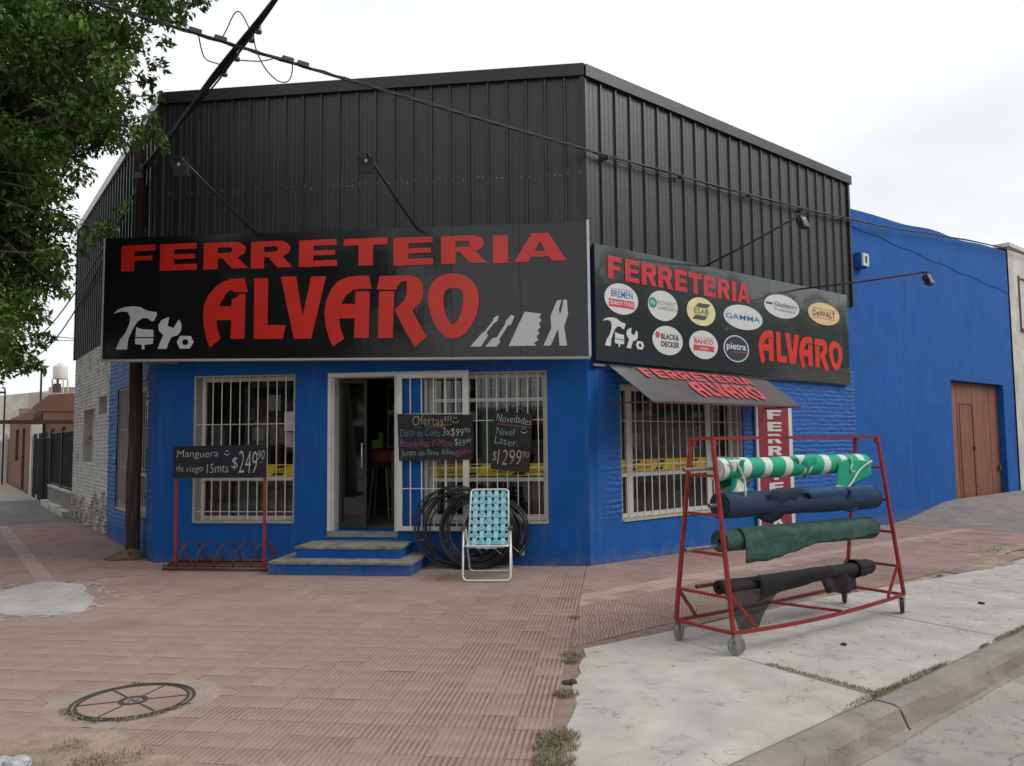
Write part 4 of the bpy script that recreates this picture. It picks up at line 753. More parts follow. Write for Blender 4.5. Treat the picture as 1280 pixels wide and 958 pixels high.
def smooth_loop(l, it=2):
    for _ in range(it):
        o = []
        for i in range(len(l)):
            a, b = l[i-1], l[i]; o += [(a[0]*.25+b[0]*.75, a[1]*.25+b[1]*.75), ] if False else [(a[0]*.75+b[0]*.25, a[1]*.75+b[1]*.25), (a[0]*.25+b[0]*.75, a[1]*.25+b[1]*.75)]
        l = o
    return l
flat_poly(w, [smooth_loop(ALV['O']), smooth_loop(ALV['Oh'])], F.T, .4015); w.build('lettering', M['red'], fs_)
for ks in (('hammer',), ('brush', 'brush2'), ('wrench',)):
    w = MB()
    for k in ks: flat_poly(w, [TOOLS[k]], F.T, .4015)
    w.build('tool_emblem', M['white'], fs_)
w = MB(); flat_poly(w, [TOOLS['nut'], TOOLS['nuth']], F.T, .4015); w.build('tool_emblem', M['white'], fs_)
for k in TOOLS2:
    w = MB(); flat_poly(w, [TOOLS2[k]], F.T, .4015); w.build('tool_emblem', M['white'], fs_)
# edge trims and steel frame behind
w = MB(); w.box(5.832, 5.862, .33, .402, zb(5.85)-.0, zt(5.85)+.02, F.T); w.build('edge_trim', M['silver'], fs_)
w = MB(); w.box(-.565, -.547, .33, .402, zb(-.55), zt(-.55), F.T); w.build('edge_trim', M['silver'], fs_)
w = MB()
for a, b in ((-.56, 2.6), (2.603, 5.85)): w.add([F.T(a, .30, zb(a)-.03), F.T(b, .30, zb(b)-.03), F.T(b, .404, zb(b)-.03), F.T(a, .404, zb(a)-.03), F.T(a, .30, zb(a)-.003), F.T(b, .30, zb(b)-.003), F.T(b, .404, zb(b)-.003), F.T(a, .404, zb(a)-.003)], [(0, 1, 2, 3), (4, 5, 6, 7), (0, 1, 5, 4), (2, 3, 7, 6), (1, 2, 6, 5), (0, 3, 7, 4)])
w.build('bottom_rail', M['cream'], fs_)
w = MB()
for u in (-.5, .55, 1.8, 3.0, 4.2, 5.6):
    w.sqbar(F.P(u, .34, zb(u)+.02), F.P(u, .34, zt(u)-.02), .03)
    w.sqbar(F.P(u, .32, zb(u)+.03), F.P(max(u, .06), .0 if u > 0 else -.35, zb(u)+.03), .03); w.sqbar(F.P(u, .32, zt(u)-.08), F.P(max(u, .06), .03, zt(u)-.08), .03)
w.sqbar(F.P(-.5, .33, zb(0)+.0), F.P(.3, .02, zb(0)-.02), .03)
w.build('steel_frame', M['steel'], fs_)
w = MB()
for u in (.62, 1.82, 2.98, 4.14, 5.0):
    for i in range(7): z = zb(u)+.12+i*.24; w.box(u-.016, u-.008, .393, .3985, z-.004, z+.004, F.T)
w.build('rivets', M['castiron'], fs_, kind='stuff')

# right-hand sign
zb2 = lambda u: 2.560-.0103*(u-.054); zt2 = lambda u: 4.058+.0092*(u-.115)
rs = thing('side_shop_sign', 'long black signboard on the right-hand wall with ten brand ovals and red lettering', 'shop sign', R.T(3.3, .1, 2.5))
panel_row(rs, R, [.075, .98, 2.0, 3.05, 4.1, 5.2, 6.30, 6.62], zb2, zt2, .045, .092, M['signr'], .003, 9)
VR = .097
wz = [('F', .00, .083), ('E', .103, .190), ('R', .205, .305), ('R', .312, .414), ('E', .425, .512), ('T', .522, .62), ('E', .632, .722), ('R', .737, .838), ('I', .850, .885), ('A', .893, 1.0)]
bxs = [(c, .315+3.215*a, .315+3.215*b, 3.635, 3.938) for c, a, b in wz]
w = MB(); word(w, bxs, R.T, VR); w.build('lettering', M['redr'], rs)
au = [p[0] for l in ALV.values() for p in l]; az = [p[1] for l in ALV.values() for p in l]; A0, A1_, Z0_, Z1_ = min(au), max(au), min(az), max(az)
def alv(mb, T, v, u0, u1, z0, z1):
    f_ = lambda l: [(u0+(a-A0)/(A1_-A0)*(u1-u0), z0+(b-Z0_)/(Z1_-Z0_)*(z1-z0)) for a, b in l]
    for k in ('A1', 'L', 'V', 'A2', 'R', 'Rs'): flat_poly(mb, [f_(ALV[k])], T, v)
    flat_poly(mb, [smooth_loop(f_(ALV['O'])), smooth_loop(f_(ALV['Oh']))], T, v)
w = MB(); alv(w, R.T, VR, 3.72, 6.36, 2.675, 3.265); w.build('lettering', mat('bright_red_vinyl', (.62, .022, .01), .35), rs)
def f_t(l): return [(.20+(a+.455)*.815, 2.775+(b-2.79)*.93) for a, b in l]
t0 = min(p[0] for p in TOOLS['hammer']); t1 = max(p[0] for p in TOOLS['nut']); y0 = min(p[1] for p in TOOLS['hammer']); y1 = max(p[1] for p in TOOLS['hammer'])
f_t = lambda l: [(.195+(a-t0)/(t1-t0)*.80, 2.755+(b-y0)/(y1-y0)*.375) for a, b in l]
for ks in (('hammer',), ('brush', 'brush2'), ('wrench',)):
    w = MB()
    for k in ks: flat_poly(w, [f_t(TOOLS[k])], R.T, VR)
    w.build('tool_emblem', M['white'], rs)
w = MB(); flat_poly(w, [f_t(TOOLS['nut']), f_t(TOOLS['nuth'])], R.T, VR); w.build('tool_emblem', M['white'], rs)
OV = {o[0]: o[1:] for o in OVALS}
pale_y = mat('pale_yellow_print', (.66, .62, .30), .4); tan = mat('tan_print', (.70, .47, .25), .4); navy = mat('navy_print', (.02, .03, .06), .4)
pb = mat('blue_print', (.02, .13, .38), .4); pred = mat('red_print', (.55, .05, .06), .4); pgr = mat('dark_grey_print', (.05, .05, .055), .5); teal = mat('teal_print', (.04, .25, .24), .4)
ovm = {'ESAB': pale_y, 'DEWALT': tan, 'pietra': navy}
def ring(cx, cz, rx, rz, n=40): return [(cx+rx*math.cos(2*PI*i/n), cz+rz*math.sin(2*PI*i/n)) for i in range(n)]
for k, (cx, cz, rx, rz) in OV.items():
    w = MB(); flat_poly(w, [ring(cx, cz, rx, rz)], R.T, VR); oo = w.build('brand_oval', ovm.get(k, M['white']), rs)
    def pr(m_, fn):
        items = []; real_t, real_f = text_mb, flat_poly
        def t_(q, *a, **k): w_ = MB(); real_t(w_, *a, **k); items.append(w_)
        def f_(q, *a, **k): w_ = MB(); real_f(w_, *a, **k); items.append(w_)
        globals()['text_mb'], globals()['flat_poly'] = t_, f_
        fn(None); globals()['text_mb'], globals()['flat_poly'] = real_t, real_f
        for w_ in items: w_.build('print', m_, oo)
    V2, V3 = VR+.0018, VR+.0036
    X = lambda t: cx+t*rx
    Zf = lambda t: cz+t*rz
    rect = lambda q, a, b, c, d, v=V2: flat_poly(q, [[(X(a), Zf(c)), (X(b), Zf(c)), (X(b), Zf(d)), (X(a), Zf(d))]], R.T, v)
    if k == 'BREMEN':
        pr(pb, lambda q: (text_mb(q, 'BREMEN', X(-.62), X(.66), Zf(.08), Zf(.52), R.T, V2, .008), rect(q, -.62, .66, .60, .63)))
        pr(pred, lambda q: rect(q, -.76, .76, -.56, -.06)); pr(M['white'], lambda q: text_mb(q, 'QUALITY TOOLS', X(-.70), X(.70), Zf(-.46), Zf(-.16), R.T, V3, .025))
    elif k == 'FOREST':
        pr(teal, lambda q: flat_poly(q, [ring(X(-.68), Zf(.12), rx*.27, rz*.36, 24)], R.T, V2)); pr(M['white'], lambda q: text_mb(q, 'FG', X(-.82), X(-.54), Zf(-.02), Zf(.26), R.T, V3, .03))
        pr(mat('olive_print', (.2, .24, .16), .4), lambda q: (text_mb(q, 'FOREST', X(-.36), X(.90), Zf(.06), Zf(.32), R.T, V2, .0), text_mb(q, 'GARDEN', X(-.36), X(.90), Zf(-.28), Zf(-.02), R.T, V2, .0)))
    elif k == 'ESAB':
        pr(pgr, lambda q: (text_mb(q, 'ESAB', X(-.5), X(.5), Zf(-.16), Zf(.2), R.T, V2, .01), flat_poly(q, [[(X(-.42), Zf(.30)), (X(.42), Zf(.30)), (X(.66), Zf(.60)), (X(-.18), Zf(.60))]], R.T, V2), flat_poly(q, [[(X(-.66), Zf(-.58)), (X(.22), Zf(-.58)), (X(.42), Zf(-.28)), (X(-.42), Zf(-.28))]], R.T, V2), rect(q, -.5, .5, .24, .26), rect(q, -.5, .5, -.24, -.22)))
    elif k == 'BD':
        pr(pred, lambda q: flat_poly(q, [ring(X(-.66), Zf(.32), rx*.15, rz*.22, 20)], R.T, V2)); pr(M['black'], lambda q: (text_mb(q, 'BLACK&', X(-.44), X(.74), Zf(.06), Zf(.46), R.T, V2, .03), text_mb(q, 'DECKER', X(-.44), X(.76), Zf(-.46), Zf(-.06), R.T, V2, .03)))
    elif k == 'BAHCO':
        pr(pred, lambda q: (text_mb(q, 'BAHCO', X(-.66), X(.66), Zf(.04), Zf(.40), R.T, V2, .03), rect(q, -.72, .72, .48, .51), rect(q, -.72, .72, -.44, -.04))); pr(M['white'], lambda q: text_mb(q, 'tools', X(-.3), X(.3), Zf(-.34), Zf(-.14), R.T, V3, .01))
    elif k == 'GAMMA':
        pr(pb, lambda q: text_mb(q, 'GAMMA', X(-.90), X(.86), Zf(-.24), Zf(.20), R.T, V2, .006))
    elif k == 'GLAD':
        pr(M['black'], lambda q: (text_mb(q, 'Gladiator', X(-.42), X(.72), Zf(-.02), Zf(.34), R.T, V2, .01), text_mb(q, 'Profesional', X(-.42), X(.72), Zf(-.42), Zf(-.20), R.T, V2, -.004), rect(q, -.90, -.55, .02, .20), rect(q, -.48, -.46, -.14, .36), rect(q, -.48, .86, -.10, -.08), text_mb(q, 'PRO', X(.74), X(.90), Zf(.06), Zf(.2), R.T, V2, .0)))
    elif k == 'DEWALT':
        pr(pgr, lambda q: (text_mb(q, 'DeWALT', X(-.72), X(.72), Zf(-.28), Zf(.28), R.T, V2, .02), rect(q, -.72, .72, .40, .44), rect(q, -.72, .72, -.44, -.40)))
    elif k == 'pietra':
        pr(M['white'], lambda q: (text_mb(q, 'pietra', X(-.74), X(.74), Zf(-.22), Zf(.40), R.T, V2, .02), flat_poly(q, [ring(cx, cz, rx*.97, rz*.97), ring(cx, cz, rx*.89, rz*.89)], R.T, V2))); pr(pred, lambda q: rect(q, -.3, .74, -.27, -.23))
w = MB(); w.box(.06, 6.62, .03, .06, 2.49, 2.52, R.T)
for u in (.4, 1.8, 3.2, 4.6, 6.1): w.box(u-.015, u+.015, .012, .044, 2.55, 4.0, R.T)
w.build('steel_frame', M['steel'], rs)

# awning
aw = thing('metal_awning', 'sloping black sheet metal awning with red lettering over the right-hand window', 'awning', R.T(2.1, .1, 2.4))
AWP = [(.29, .06, 2.535), (3.91, .06, 2.495), (3.91, .66, 2.032), (.29, .80, 2.02)]
def AT(a, v, b, lift=0.):
    """a 0..1 along, b 1 at wall 0 at edge"""
    A_, B_, C_, D_ = [R.P(*q) for q in AWP]; p = (D_*(1-a)+C_*a)*(1-b)+(A_*(1-a)+B_*a)*b
    n_ = (B_-A_).cross(D_-A_).normalized(); n_ = n_ if n_.z > 0 else -n_
    return tuple(p+n_*v)
w = MB()
for lf in (-.012, 0):
    w.add([AT(i/16, lf, j/6) for j in range(7) for i in range(17)], [(j*17+i, j*17+i+1, (j+1)*17+i+1, (j+1)*17+i) for j in range(6) for i in range(16)])
w.add([AT(a_, b_, c_) for a_, c_ in ((0, 0), (1, 0), (1, 1), (0, 1)) for b_ in (-.012, 0)], [(0, 2, 3, 1), (2, 4, 5, 3), (4, 6, 7, 5), (6, 0, 1, 7)])
w.build('awning_sheet', mat('grey_black_sheet', (.05, .05, .05), .33, .1, var=.25, vs=2.5, bump=.12, bs=2.5, col2=(.03, .03, .031), mixs=1.2), aw)
w = MB(); bb = [(c, .14+.70*a, .14+.70*b, .66, .93) for c, a, b in wz]; word(w, bb, AT, .012); w.build('lettering', M['redr'], aw)
w = MB(); alv(w, AT, .012, .335, .80, .10, .62); w.build('lettering', M['redr'], aw)
w = MB(); w.sqbar(R.P(.29, .80, 2.005), R.P(3.91, .66, 2.017), .022); w.sqbar(R.P(.29, .02, 2.02), R.P(.29, .79, 2.006), .02); w.sqbar(R.P(3.9, .02, 2.02), R.P(3.9, .65, 2.018), .02); w.build('support_frame', M['rust'], aw)

# vertical banner sign
vs_ = thing('vertical_shop_sign', 'narrow maroon vertical sign with white letters on the blue wall behind the fabric rack', 'sign', R.T(4.15, .06, .15))
w = MB(); w.box(3.64, 4.67, .03, .06, .12, 2.12, R.T); w.build('sign_panel', M['white'], vs_)
w = MB(); w.box(3.70, 4.56, .0605, .064, .15, 2.10, R.T); w.build('maroon_field', M['maroon'], vs_)
w = MB()
for i, c in enumerate('FERRETERIA'):
    zt_ = 2.00-i*.1905; word(w, [(c, 3.94, 4.35, zt_-.148, zt_) if c != 'I' else (c, 4.07, 4.22, zt_-.148, zt_)], R.T, .0665)
w.build('lettering', M['white'], vs_)

# ================================================================ FLOODLIGHTS on long arms
def flood(fr, u, v0, z0, Ln, z1, label, lean):
    t = thing('floodlight', label, 'floodlight', fr.T(u, v0, z0), group='floodlights on arms above the signs')
    a = fr.P(u, v0, z0); b = fr.P(u, Ln, z1); w = MB(); w.tube([a, (a+b)/2+Vector((0, 0, -.015)), b], .015, 6); w.build('arm', M['blackiron'] if fr is F else M['rust'], t, smooth=True)
    c = b+Vector((0, 0, -.10)); ds = (fr.d.x, fr.d.y)
    X_ = fr.d; Z_ = (Vector((0, 0, 1))*math.cos(lean)+fr.n*math.sin(lean)); Y_ = Z_.cross(X_)
    T_ = lambda x, y, z: tuple(c+X_*x+Y_*y+Z_*z)
    w = MB(); q = [(-.085, -.03), (.085, -.03), (.06, .045), (-.06, .045)]
    vs = [T_(x*1., y, z) for z, s in ((-.10, 1), (.06, .8)) for x, y in [(a_*s, b_) for a_, b_ in q]]
    w.add(vs, [(0, 1, 2, 3), (4, 5, 6, 7)]+[(k, (k+1) % 4, 4+(k+1) % 4, 4+k) for k in range(4)])
    for k in range(5): w.box(-.05+k*.025-.003, -.05+k*.025+.003, .045, .065, -.08, .05, T_)
    w.build('lamp_housing', mat('grey_cast_housing', (.022, .024, .027), .5, .2), t)
    w = MB(); w.tube([T_(-.095, 0, -.02), T_(-.095, 0, .10), T_(.095, 0, .10), T_(.095, 0, -.02)], .007, 6); w.build('bracket', M['blackiron'], t)
    w = MB(); w.box(-.012, .012, -.036, -.031, .01, .04, T_); w.build('label_plate', M['silver'], t)
    w = MB(); w.box(-.07, .07, -.035, -.0305, -.09, -.02, T_); w.build('lamp_glass', mat('lamp_glass', (.03, .035, .04), .1), t)
flood(F, 1.565, .37, 4.27, 2.216, 4.62, 'small floodlight on a thin arm above the left part of the front sign', .3)
flood(F, 3.69, .37, 4.25, 2.413, 4.47, 'small floodlight on a thin arm above the middle of the front sign', .3)
flood(R, 2.407, .06, 4.07, 1.649, 4.50, 'floodlight on a rusty arm in front of the black cladding of the right-hand side', -.35)
flood(R, 5.0, .06, 4.04, 2.151, 3.98, 'floodlight on a rusty arm seen against the blue warehouse wall', -.35)
for u, z in ((1.72, 4.27), (3.83, 4.25)):
    pass

# ================================================================ DOOR GATE, STEPS, BOARDS
gt = thing('sliding_door_gate', 'white barred sliding gate pushed open to the right of the shop door', 'gate', F.T(3.8, .06, .43))
w = MB(); a, b = 3.352, 4.285
w.box(a, a+.065, .045, .085, .43, 2.44, F.T); w.box(b-.075, b, .045, .085, .43, 2.44, F.T); w.box(a+.065, b-.075, .046, .084, 2.375, 2.44, F.T); w.box(a+.065, b-.075, .046, .084, .43, .485, F.T)
w.box(a+.065, b-.075, .058, .068, 1.905, 1.917, F.T); w.box(a+.065, b-.075, .058, .068, .955, .967, F.T); w.build('gate_frame', M['wframe'], gt)
bm = bar_mesh(1.9, .0145)
for u in (3.525, 3.672, 3.83, 3.98, 4.12): link(bm, 'bar', None, gt, F.M @ Matrix.Translation((u, -.063, .48)))
w = MB(); w.box(3.36, 4.28, .02, .044, 2.445, 2.465, F.T); w.build('rail', M['wframe'], gt)

st = thing('entrance_steps', 'two blue painted steps with bare concrete treads below the shop door', 'steps', F.T(2.8, .4, 0))
def step(u0, u1, v1, z0, z1, nm):
    w = MB(); w.box(u0, u1, .003, v1, z0-.02, z1-.028, F.T); w.build('riser', M['blue'], st)
    n_ = 26; w = MB(); f0 = [(u0-.012+(u1-u0+.024)*i/n_, v1+.012+random.uniform(-.007, .007)) for i in range(n_+1)]
    w.prism([(u0-.012, .004)]+f0+[(u1+.012, .004)], z1-.028, z1, F.T); w.build('tread', M['concrete'], st)
step(2.02, 3.745, .90, 0, .155, 'a'); step(2.23, 3.53, .60, .155, .295, 'b')

def chalk(mb, s, u0, u1, z0, z1, T, v, off=-.012): text_mb(mb, s, u0, u1, z0, z1, T, v, off, .08, .012)
cw = mat('white_chalk', (.42, .44, .43), .95, var=.3, vs=60); cy = mat('ochre_chalk', (.40, .34, .22), .95, var=.3, vs=60); cb = mat('blue_chalk', (.12, .25, .33), .95, var=.4, vs=60); cp = mat('pink_chalk', (.33, .08, .16), .95, var=.4, vs=60); cg = mat('green_chalk', (.22, .38, .33), .95, var=.4, vs=60)
def smile(w, T, u, z, s, v):
    w.tube([T(u+s*math.cos(math.radians(a_)), v, z+s*math.sin(math.radians(a_))) for a_ in range(200, 345, 16)], .0045, 4); w.tube([T(u-.3*s, v, z+.2*s), T(u-.3*s, v, z+.7*s)], .0045, 4); w.tube([T(u+.3*s, v, z+.2*s), T(u+.3*s, v, z+.7*s)], .0045, 4)
ob = thing('offers_chalkboard', 'wide chalkboard listing offers hung on the open white gate', 'chalkboard', F.T(3.86, .1, 1.3))
def q4(c):   # bilinear map on a board given 4 corners (u,z): BL, BR, TR, TL; a,b in 0..1
    def T_(a_, v_, b2):
        x = [(c[0][i]*(1-a_)+c[1][i]*a_)*(1-b2)+(c[3][i]*(1-a_)+c[2][i]*a_)*b2 for i in (0, 1)]
        return F.T(x[0], v_, x[1])
    return T_
T1 = q4([(3.385, 1.318), (4.34, 1.325), (4.345, 1.89), (3.362, 1.915)])
w = MB(); w.box(0, 1, .088, .10, 0, 1, T1); w.build('board', M['chalk'], ob)
T1b = lambda a_, v_, b2: T1(a_, .1025, b2)
def put(parent, m_, items, T_, shape=None):
    for s, a_, b2, c, d in items: w = MB(); chalk(w, s, a_, b2, c, d, T_, 0); w.build('chalk_writing', m_, parent)
    if shape: w = MB(); shape(w); w.build('chalk_line', m_, parent)
put(ob, cy, [('Ofertas!!!', .20, .72, .76, .97)], T1b, lambda w: (w.box(.36, .64, 0, .001, .715, .725, T1b), w.box(.36, .64, 0, .001, .745, .752, T1b), w.box(.22, .32, 0, .001, .71, .718, T1b)))
put(ob, cb, [('Disco de Corte', .03, .57, .52, .68)], T1b); put(ob, cw, [('3x$99', .60, .88, .50, .70), ('90', .89, .965, .60, .70)], T1b)
put(ob, cp, [('Bombillas P/Mate', .03, .74, .30, .45)], T1b); put(ob, cw, [('$69', .76, .90, .29, .46), ('90', .91, .98, .37, .47)], T1b)
put(ob, cg, [('Juego de llave Allen', .03, .76, .07, .23)], T1b); put(ob, cp, [('$64', .77, .90, .07, .22), ('90', .91, .98, .14, .22)], T1b)
w = MB(); smile(w, lambda a_, v_, b2: F.T(a_, .103, b2), 4.12, 1.835, .045, 0); w.build('chalk_smile', cy, ob)
nb = thing('news_chalkboard', 'small tilted chalkboard hanging by a cord on the window bars beside the gate', 'chalkboard', F.T(4.83, .03, 1.2))
T2 = q4([(4.555, 1.205), (5.045, 1.150), (5.10, 1.885), (4.612, 1.945)])
w = MB(); w.box(0, 1, .0, .014, 0, 1, T2); w.build('board', M['chalk'], nb)
T2b = lambda a_, v_, b2: T2(a_, .017, b2)
put(nb, cw, [('Novedades', .07, .97, .82, .95)], T2b); put(nb, mat('orange_chalk', (.38, .2, .12), .95), [], T2b, lambda w: w.box(.08, .95, 0, .001, .765, .785, T2b))
put(nb, cg, [('Nivel', .08, .56, .60, .72), ('Laser.', .06, .66, .43, .56)], T2b); put(nb, cy, [('$', .03, .13, .14, .32), ('1299', .16, .78, .10, .36), ('90', .80, .97, .26, .37)], T2b)
w = MB(); smile(w, lambda a_, v_, b2: F.T(a_, .018, b2), 4.985, 1.69, .04, 0); w.build('chalk_smile', cw, nb)
w = MB(); w.tube([T2(.05, .008, 1), F.T(4.80, .0, 2.05), T2(.93, .008, 1)], .005, 5); w.build('cord', M['steel'], nb)

# bike rack with price board on posts
br = thing('bicycle_rack', 'low dark red bicycle rack before the left window, with a price board on posts', 'bicycle rack', F.T(1.2, .3, 0))
w = MB()
for v in (.02, .70): w.tube([F.P(.36 if v < .1 else .55, v, .03), F.P(1.62 if v < .1 else 1.90, v, .03)], .02, 8)
w.tube([F.P(.55, .66, .03), F.P(.33, .06, .03)], .018, 8); w.tube([F.P(1.88, .66, .03), F.P(1.60, .06, .03)], .018, 8)
for v in (.30, .5): w.tube([F.P(.44, v, .035), F.P(1.76, v, .035)], .014, 8)
w.build('base_frame', mat('dark_red_tube', (.10, .022, .022), .5, var=.3, vs=12, col2=(.08, .05, .04), mixs=9), br, smooth=True)
hp = MB(); pts = [(0, .20*math.cos(a_)*1.0, .22*max(0, math.sin(a_))) for a_ in np.linspace(0, PI, 13)]
hp.tube([Vector((.06*math.cos(a_), .24*math.cos(a_), .27*math.sin(a_)+.03)) for a_ in np.linspace(0, PI, 14)], .0095, 6)
hme = hp.me('wheel_hoop', True); hme.materials.append(MATS['dark_red_tube'])
for i in range(5): link(hme, 'wheel_hoop', None, br, F.M @ Matrix.Translation((.72+.245*i, -.33, 0)))
for u in (.628, 1.800):
    w = MB(); w.sqbar(F.P(u, .55, .02), F.P(u-.005, .55, 1.50), .032); w.build('post', M['redpaint'], br)
    w = MB(); w.sqbar(F.P(u, .55, .40), F.P(u+.12*(1 if u > 1 else 1), .35, .04), .018); w.build('brace', MATS['dark_red_tube'], br)
T3 = q4([(.588, 1.132), (1.822, 1.132), (1.822, 1.542), (.588, 1.532)])
w = MB(); w.box(0, 1, .567, .582, 0, 1, T3); w.build('price_board', mat('navy_chalkboard', (.010, .011, .020), .75, var=.2, vs=5), br)
T3b = lambda a_, v_, b2: T3(a_, .585, b2)
put(br, cw, [('Manguera', .045, .49, .58, .87), ('de riego', .04, .33, .13, .40), ('15mts', .37, .60, .16, .44), ('$', .635, .70, .24, .62), ('249', .71, .91, .14, .82), ('90', .91, .985, .56, .84)], T3b, lambda w: w.box(.925, .97, 0, .001, .45, .47, T3b))
w = MB(); smile(w, lambda a_, v_, b2: F.T(a_, .586, b2), 1.31, 1.45, .035, 0); w.build('chalk_smile', cw, br)

# tapes, papers in the windows
def tape(fr, u0, u1, v, z0, z1, label, starts):
    t = thing('advertising_tape', label, 'tape', fr.T((u0+u1)/2, v, z0), group='yellow tapes along the window panes')
    w = MB(); w.box(u0, u1, v-.002, v, z0, z1, fr.T); w.build('strip', M['yellow'], t)
    q = MB(); h = z1-z0
    for s_ in starts:
        text_mb(q, 'CONARCO', s_, s_+.26, z0+h*.22, z0+h*.44, fr.T, v+.001, .02)
        flat_poly(q, [ring(s_+.13, z0+h*.74, .022, .024, 14), ring(s_+.13, z0+h*.74, .012, .013, 14)], fr.T, v+.001)
        e = s_+.36
        if e+.2 < u1: flat_poly(q, [[(e, z0+h*.66), (e+.15, z0+h*.66), (e+.20, z0+h*.90), (e+.05, z0+h*.90)]], fr.T, v+.001); flat_poly(q, [[(e-.04, z0+h*.08), (e+.11, z0+h*.08), (e+.15, z0+h*.3), (e, z0+h*.3)]], fr.T, v+.001); text_mb(q, 'ESAB', e+.01, e+.15, z0+h*.36, z0+h*.58, fr.T, v+.001, .01)
    q.build('print', M['black'], t)
tape(F, .62, 1.91, -.205, 1.115, 1.275, 'yellow tape with black print on the pane of the left window behind the price board', [.66, 1.24-.6+.58])
tape(F, 3.76, 5.24, -.205, 1.105, 1.265, 'yellow tape with black print on the pane behind the small tilted chalkboard', [3.86, 4.48, 5.4-.55+.2])
tape(R, .67, 3.28, -.205, 1.120, 1.285, 'yellow tape with black print on the pane of the window under the awning', [.60+.08, 1.08+.12, 1.95, 2.75])
def paper(u0, u1, z0, z1, label, m_=None, fr=F, v=-.200, tilt=0.):
    w = MB(); w.box(u0, u1, v, v+.002, z0, z1, lambda a_, b2, c: fr.T(a_+(c-z0)*tilt, b2, c)); o = w.build('paper_notice', m_ or mat('notice_paper', (.52, .53, .50), .9, var=.08), None); tag(o, label, 'notice'); return o
paper(1.72, 1.90, 1.72, 1.98, 'white paper notice at the right edge of the left window')
paper(1.74, 1.90, 1.50, 1.70, 'paper notice with a red edge just below the white one in the left window', mat('pinkish_paper', (.42, .34, .31), .9, var=.3, vs=14))

# ================================================================ LAWN CHAIR
ch = thing('lawn_chair', 'folding lawn chair with turquoise and white woven straps in front of the hose coils', 'chair', (-.305, 8.9, 0), math.radians(-2))
w = MB()
def rU(x0, x1, pts_top, pts_bot, r=.0125, rad=.07):
    pass
def loopU(pa, pb, pc, pd, rad=.06):
    """U through 4 points with rounded inner corners"""
    pa, pb, pc, pd = map(Vector, (pa, pb, pc, pd)); out = [pa]
    for p0, p1, p2 in ((pa, pb, pc), (pb, pc, pd)):
        d0 = (p0-p1).normalized(); d1 = (p2-p1).normalized()
        for t in np.linspace(0, 1, 6): out.append(p1+d0*rad*(1-t)**2+d1*rad*t**2)
    return out+[pd]
hw = .265
w.tube(loopU((-hw, .10, .56), (-hw, .0, .012), (hw, .0, .012), (hw, .10, .56)), .0125, 8)
w.tube(loopU((-hw+.02, .16, .56), (-hw+.02, .66, .012), (hw-.005, .66, .012), (hw-.005, .16, .56)), .0115, 8)
w.build('leg_frame', M['alu'], ch, world=False, smooth=True)
w = MB(); bw = .235
w.tube(loopU((-bw, .38, .34), (-bw+.012, .68, .975), (bw-.012, .68, .975), (bw, .38, .34), .05), .0115, 8)
w.build('back_frame', M['alu'], ch, world=False, smooth=True)
w = MB(); w.tube(loopU((-bw, .42, .355), (-bw-.005, .035, .385), (bw+.005, .035, .385), (bw, .42, .355), .05), .0115, 8); w.tube([(-bw, .42, .355), (bw, .42, .355)], .0115, 8); w.build('seat_frame', M['alu'], ch, world=False, smooth=True)
for sx in (-1, 1):
    w = MB(); w.box(sx*hw-.024, sx*hw+.024, -.0, .28, .562, .585); w.build('armrest', mat('brown_wood_arm', (.10, .045, .025), .5, var=.2), ch, world=False)
strap_m = mat('turquoise_webbing', (.07, .40, .47), .7, var=.12, vs=30, col2=(.34, .58, .62), mixs=60, mixc=(.5, .6)); strap_w = mat('pale_turquoise_webbing', (.36, .56, .62), .7, var=.1, vs=30, col2=(.08, .42, .50), mixs=60, mixc=(.56, .66))
def BT(x, off, t): # back plane: t from 0 bottom (seat) to 1 top
    a_ = Vector((0, .385, .355)); b2 = Vector((0, .68, .968)); n_ = Vector((0, -(b2.z-a_.z), b2.y-a_.y)).normalized(); p = a_+(b2-a_)*t+n_*off; return (x, p.y, p.z)
def strap(pts_fn, n_, wd, m_, axis, nm='strap'):
    vs = []
    for i in range(n_+1):
        t = i/n_; vs += [pts_fn(t, -wd/2, .0008), pts_fn(t, wd/2, .0008), pts_fn(t, wd/2, -.0008), pts_fn(t, -wd/2, -.0008)]
    fs = []
    for i in range(n_):
        for k in range(4): fs.append((i*4+k, i*4+(k+1) % 4, (i+1)*4+(k+1) % 4, (i+1)*4+k))
    link(mesh(nm, vs, fs), nm, m_, ch, None, world=False)
NX, NY = 5, 8
for i in range(NX):
    xc = -.165+.0825*i
    strap(lambda t, s_, o_: BT(xc+s_, .006*(1 if (int(t*NY) % 2 == i % 2) else -1)+o_, t), 32, .052, strap_w, 0)
for j in range(NY):
    tj = .045+.125*j*.97
    strap(lambda t, s_, o_: BT((t-.5)*2*.222, .0055*(-1 if (int(min(t*NX, NX-.01)) % 2 == j % 2) else 1)*(1)+o_, tj+s_/.68), 30, .050, strap_m, 1)
for j in range(5):
    yj = .08+.075*j
    strap(lambda t, s_, o_: ((t-.5)*2*.235, yj+s_, .386-.03*(yj/.42)-.022*math.sin(PI*t)+o_+.004*(1 if int(t*5) % 2 == j % 2 else -1)), 20, .05, strap_m, 0)
for i in range(5):
    xc = -.17+.085*i
    strap(lambda t, s_, o_: (xc+s_, .03+.38*t, .384-.03*t-.018*math.sin(PI*(xc+.235)/.47)+o_-.012*(1 if t < .04 else 0)), 12, .05, strap_w, 0)

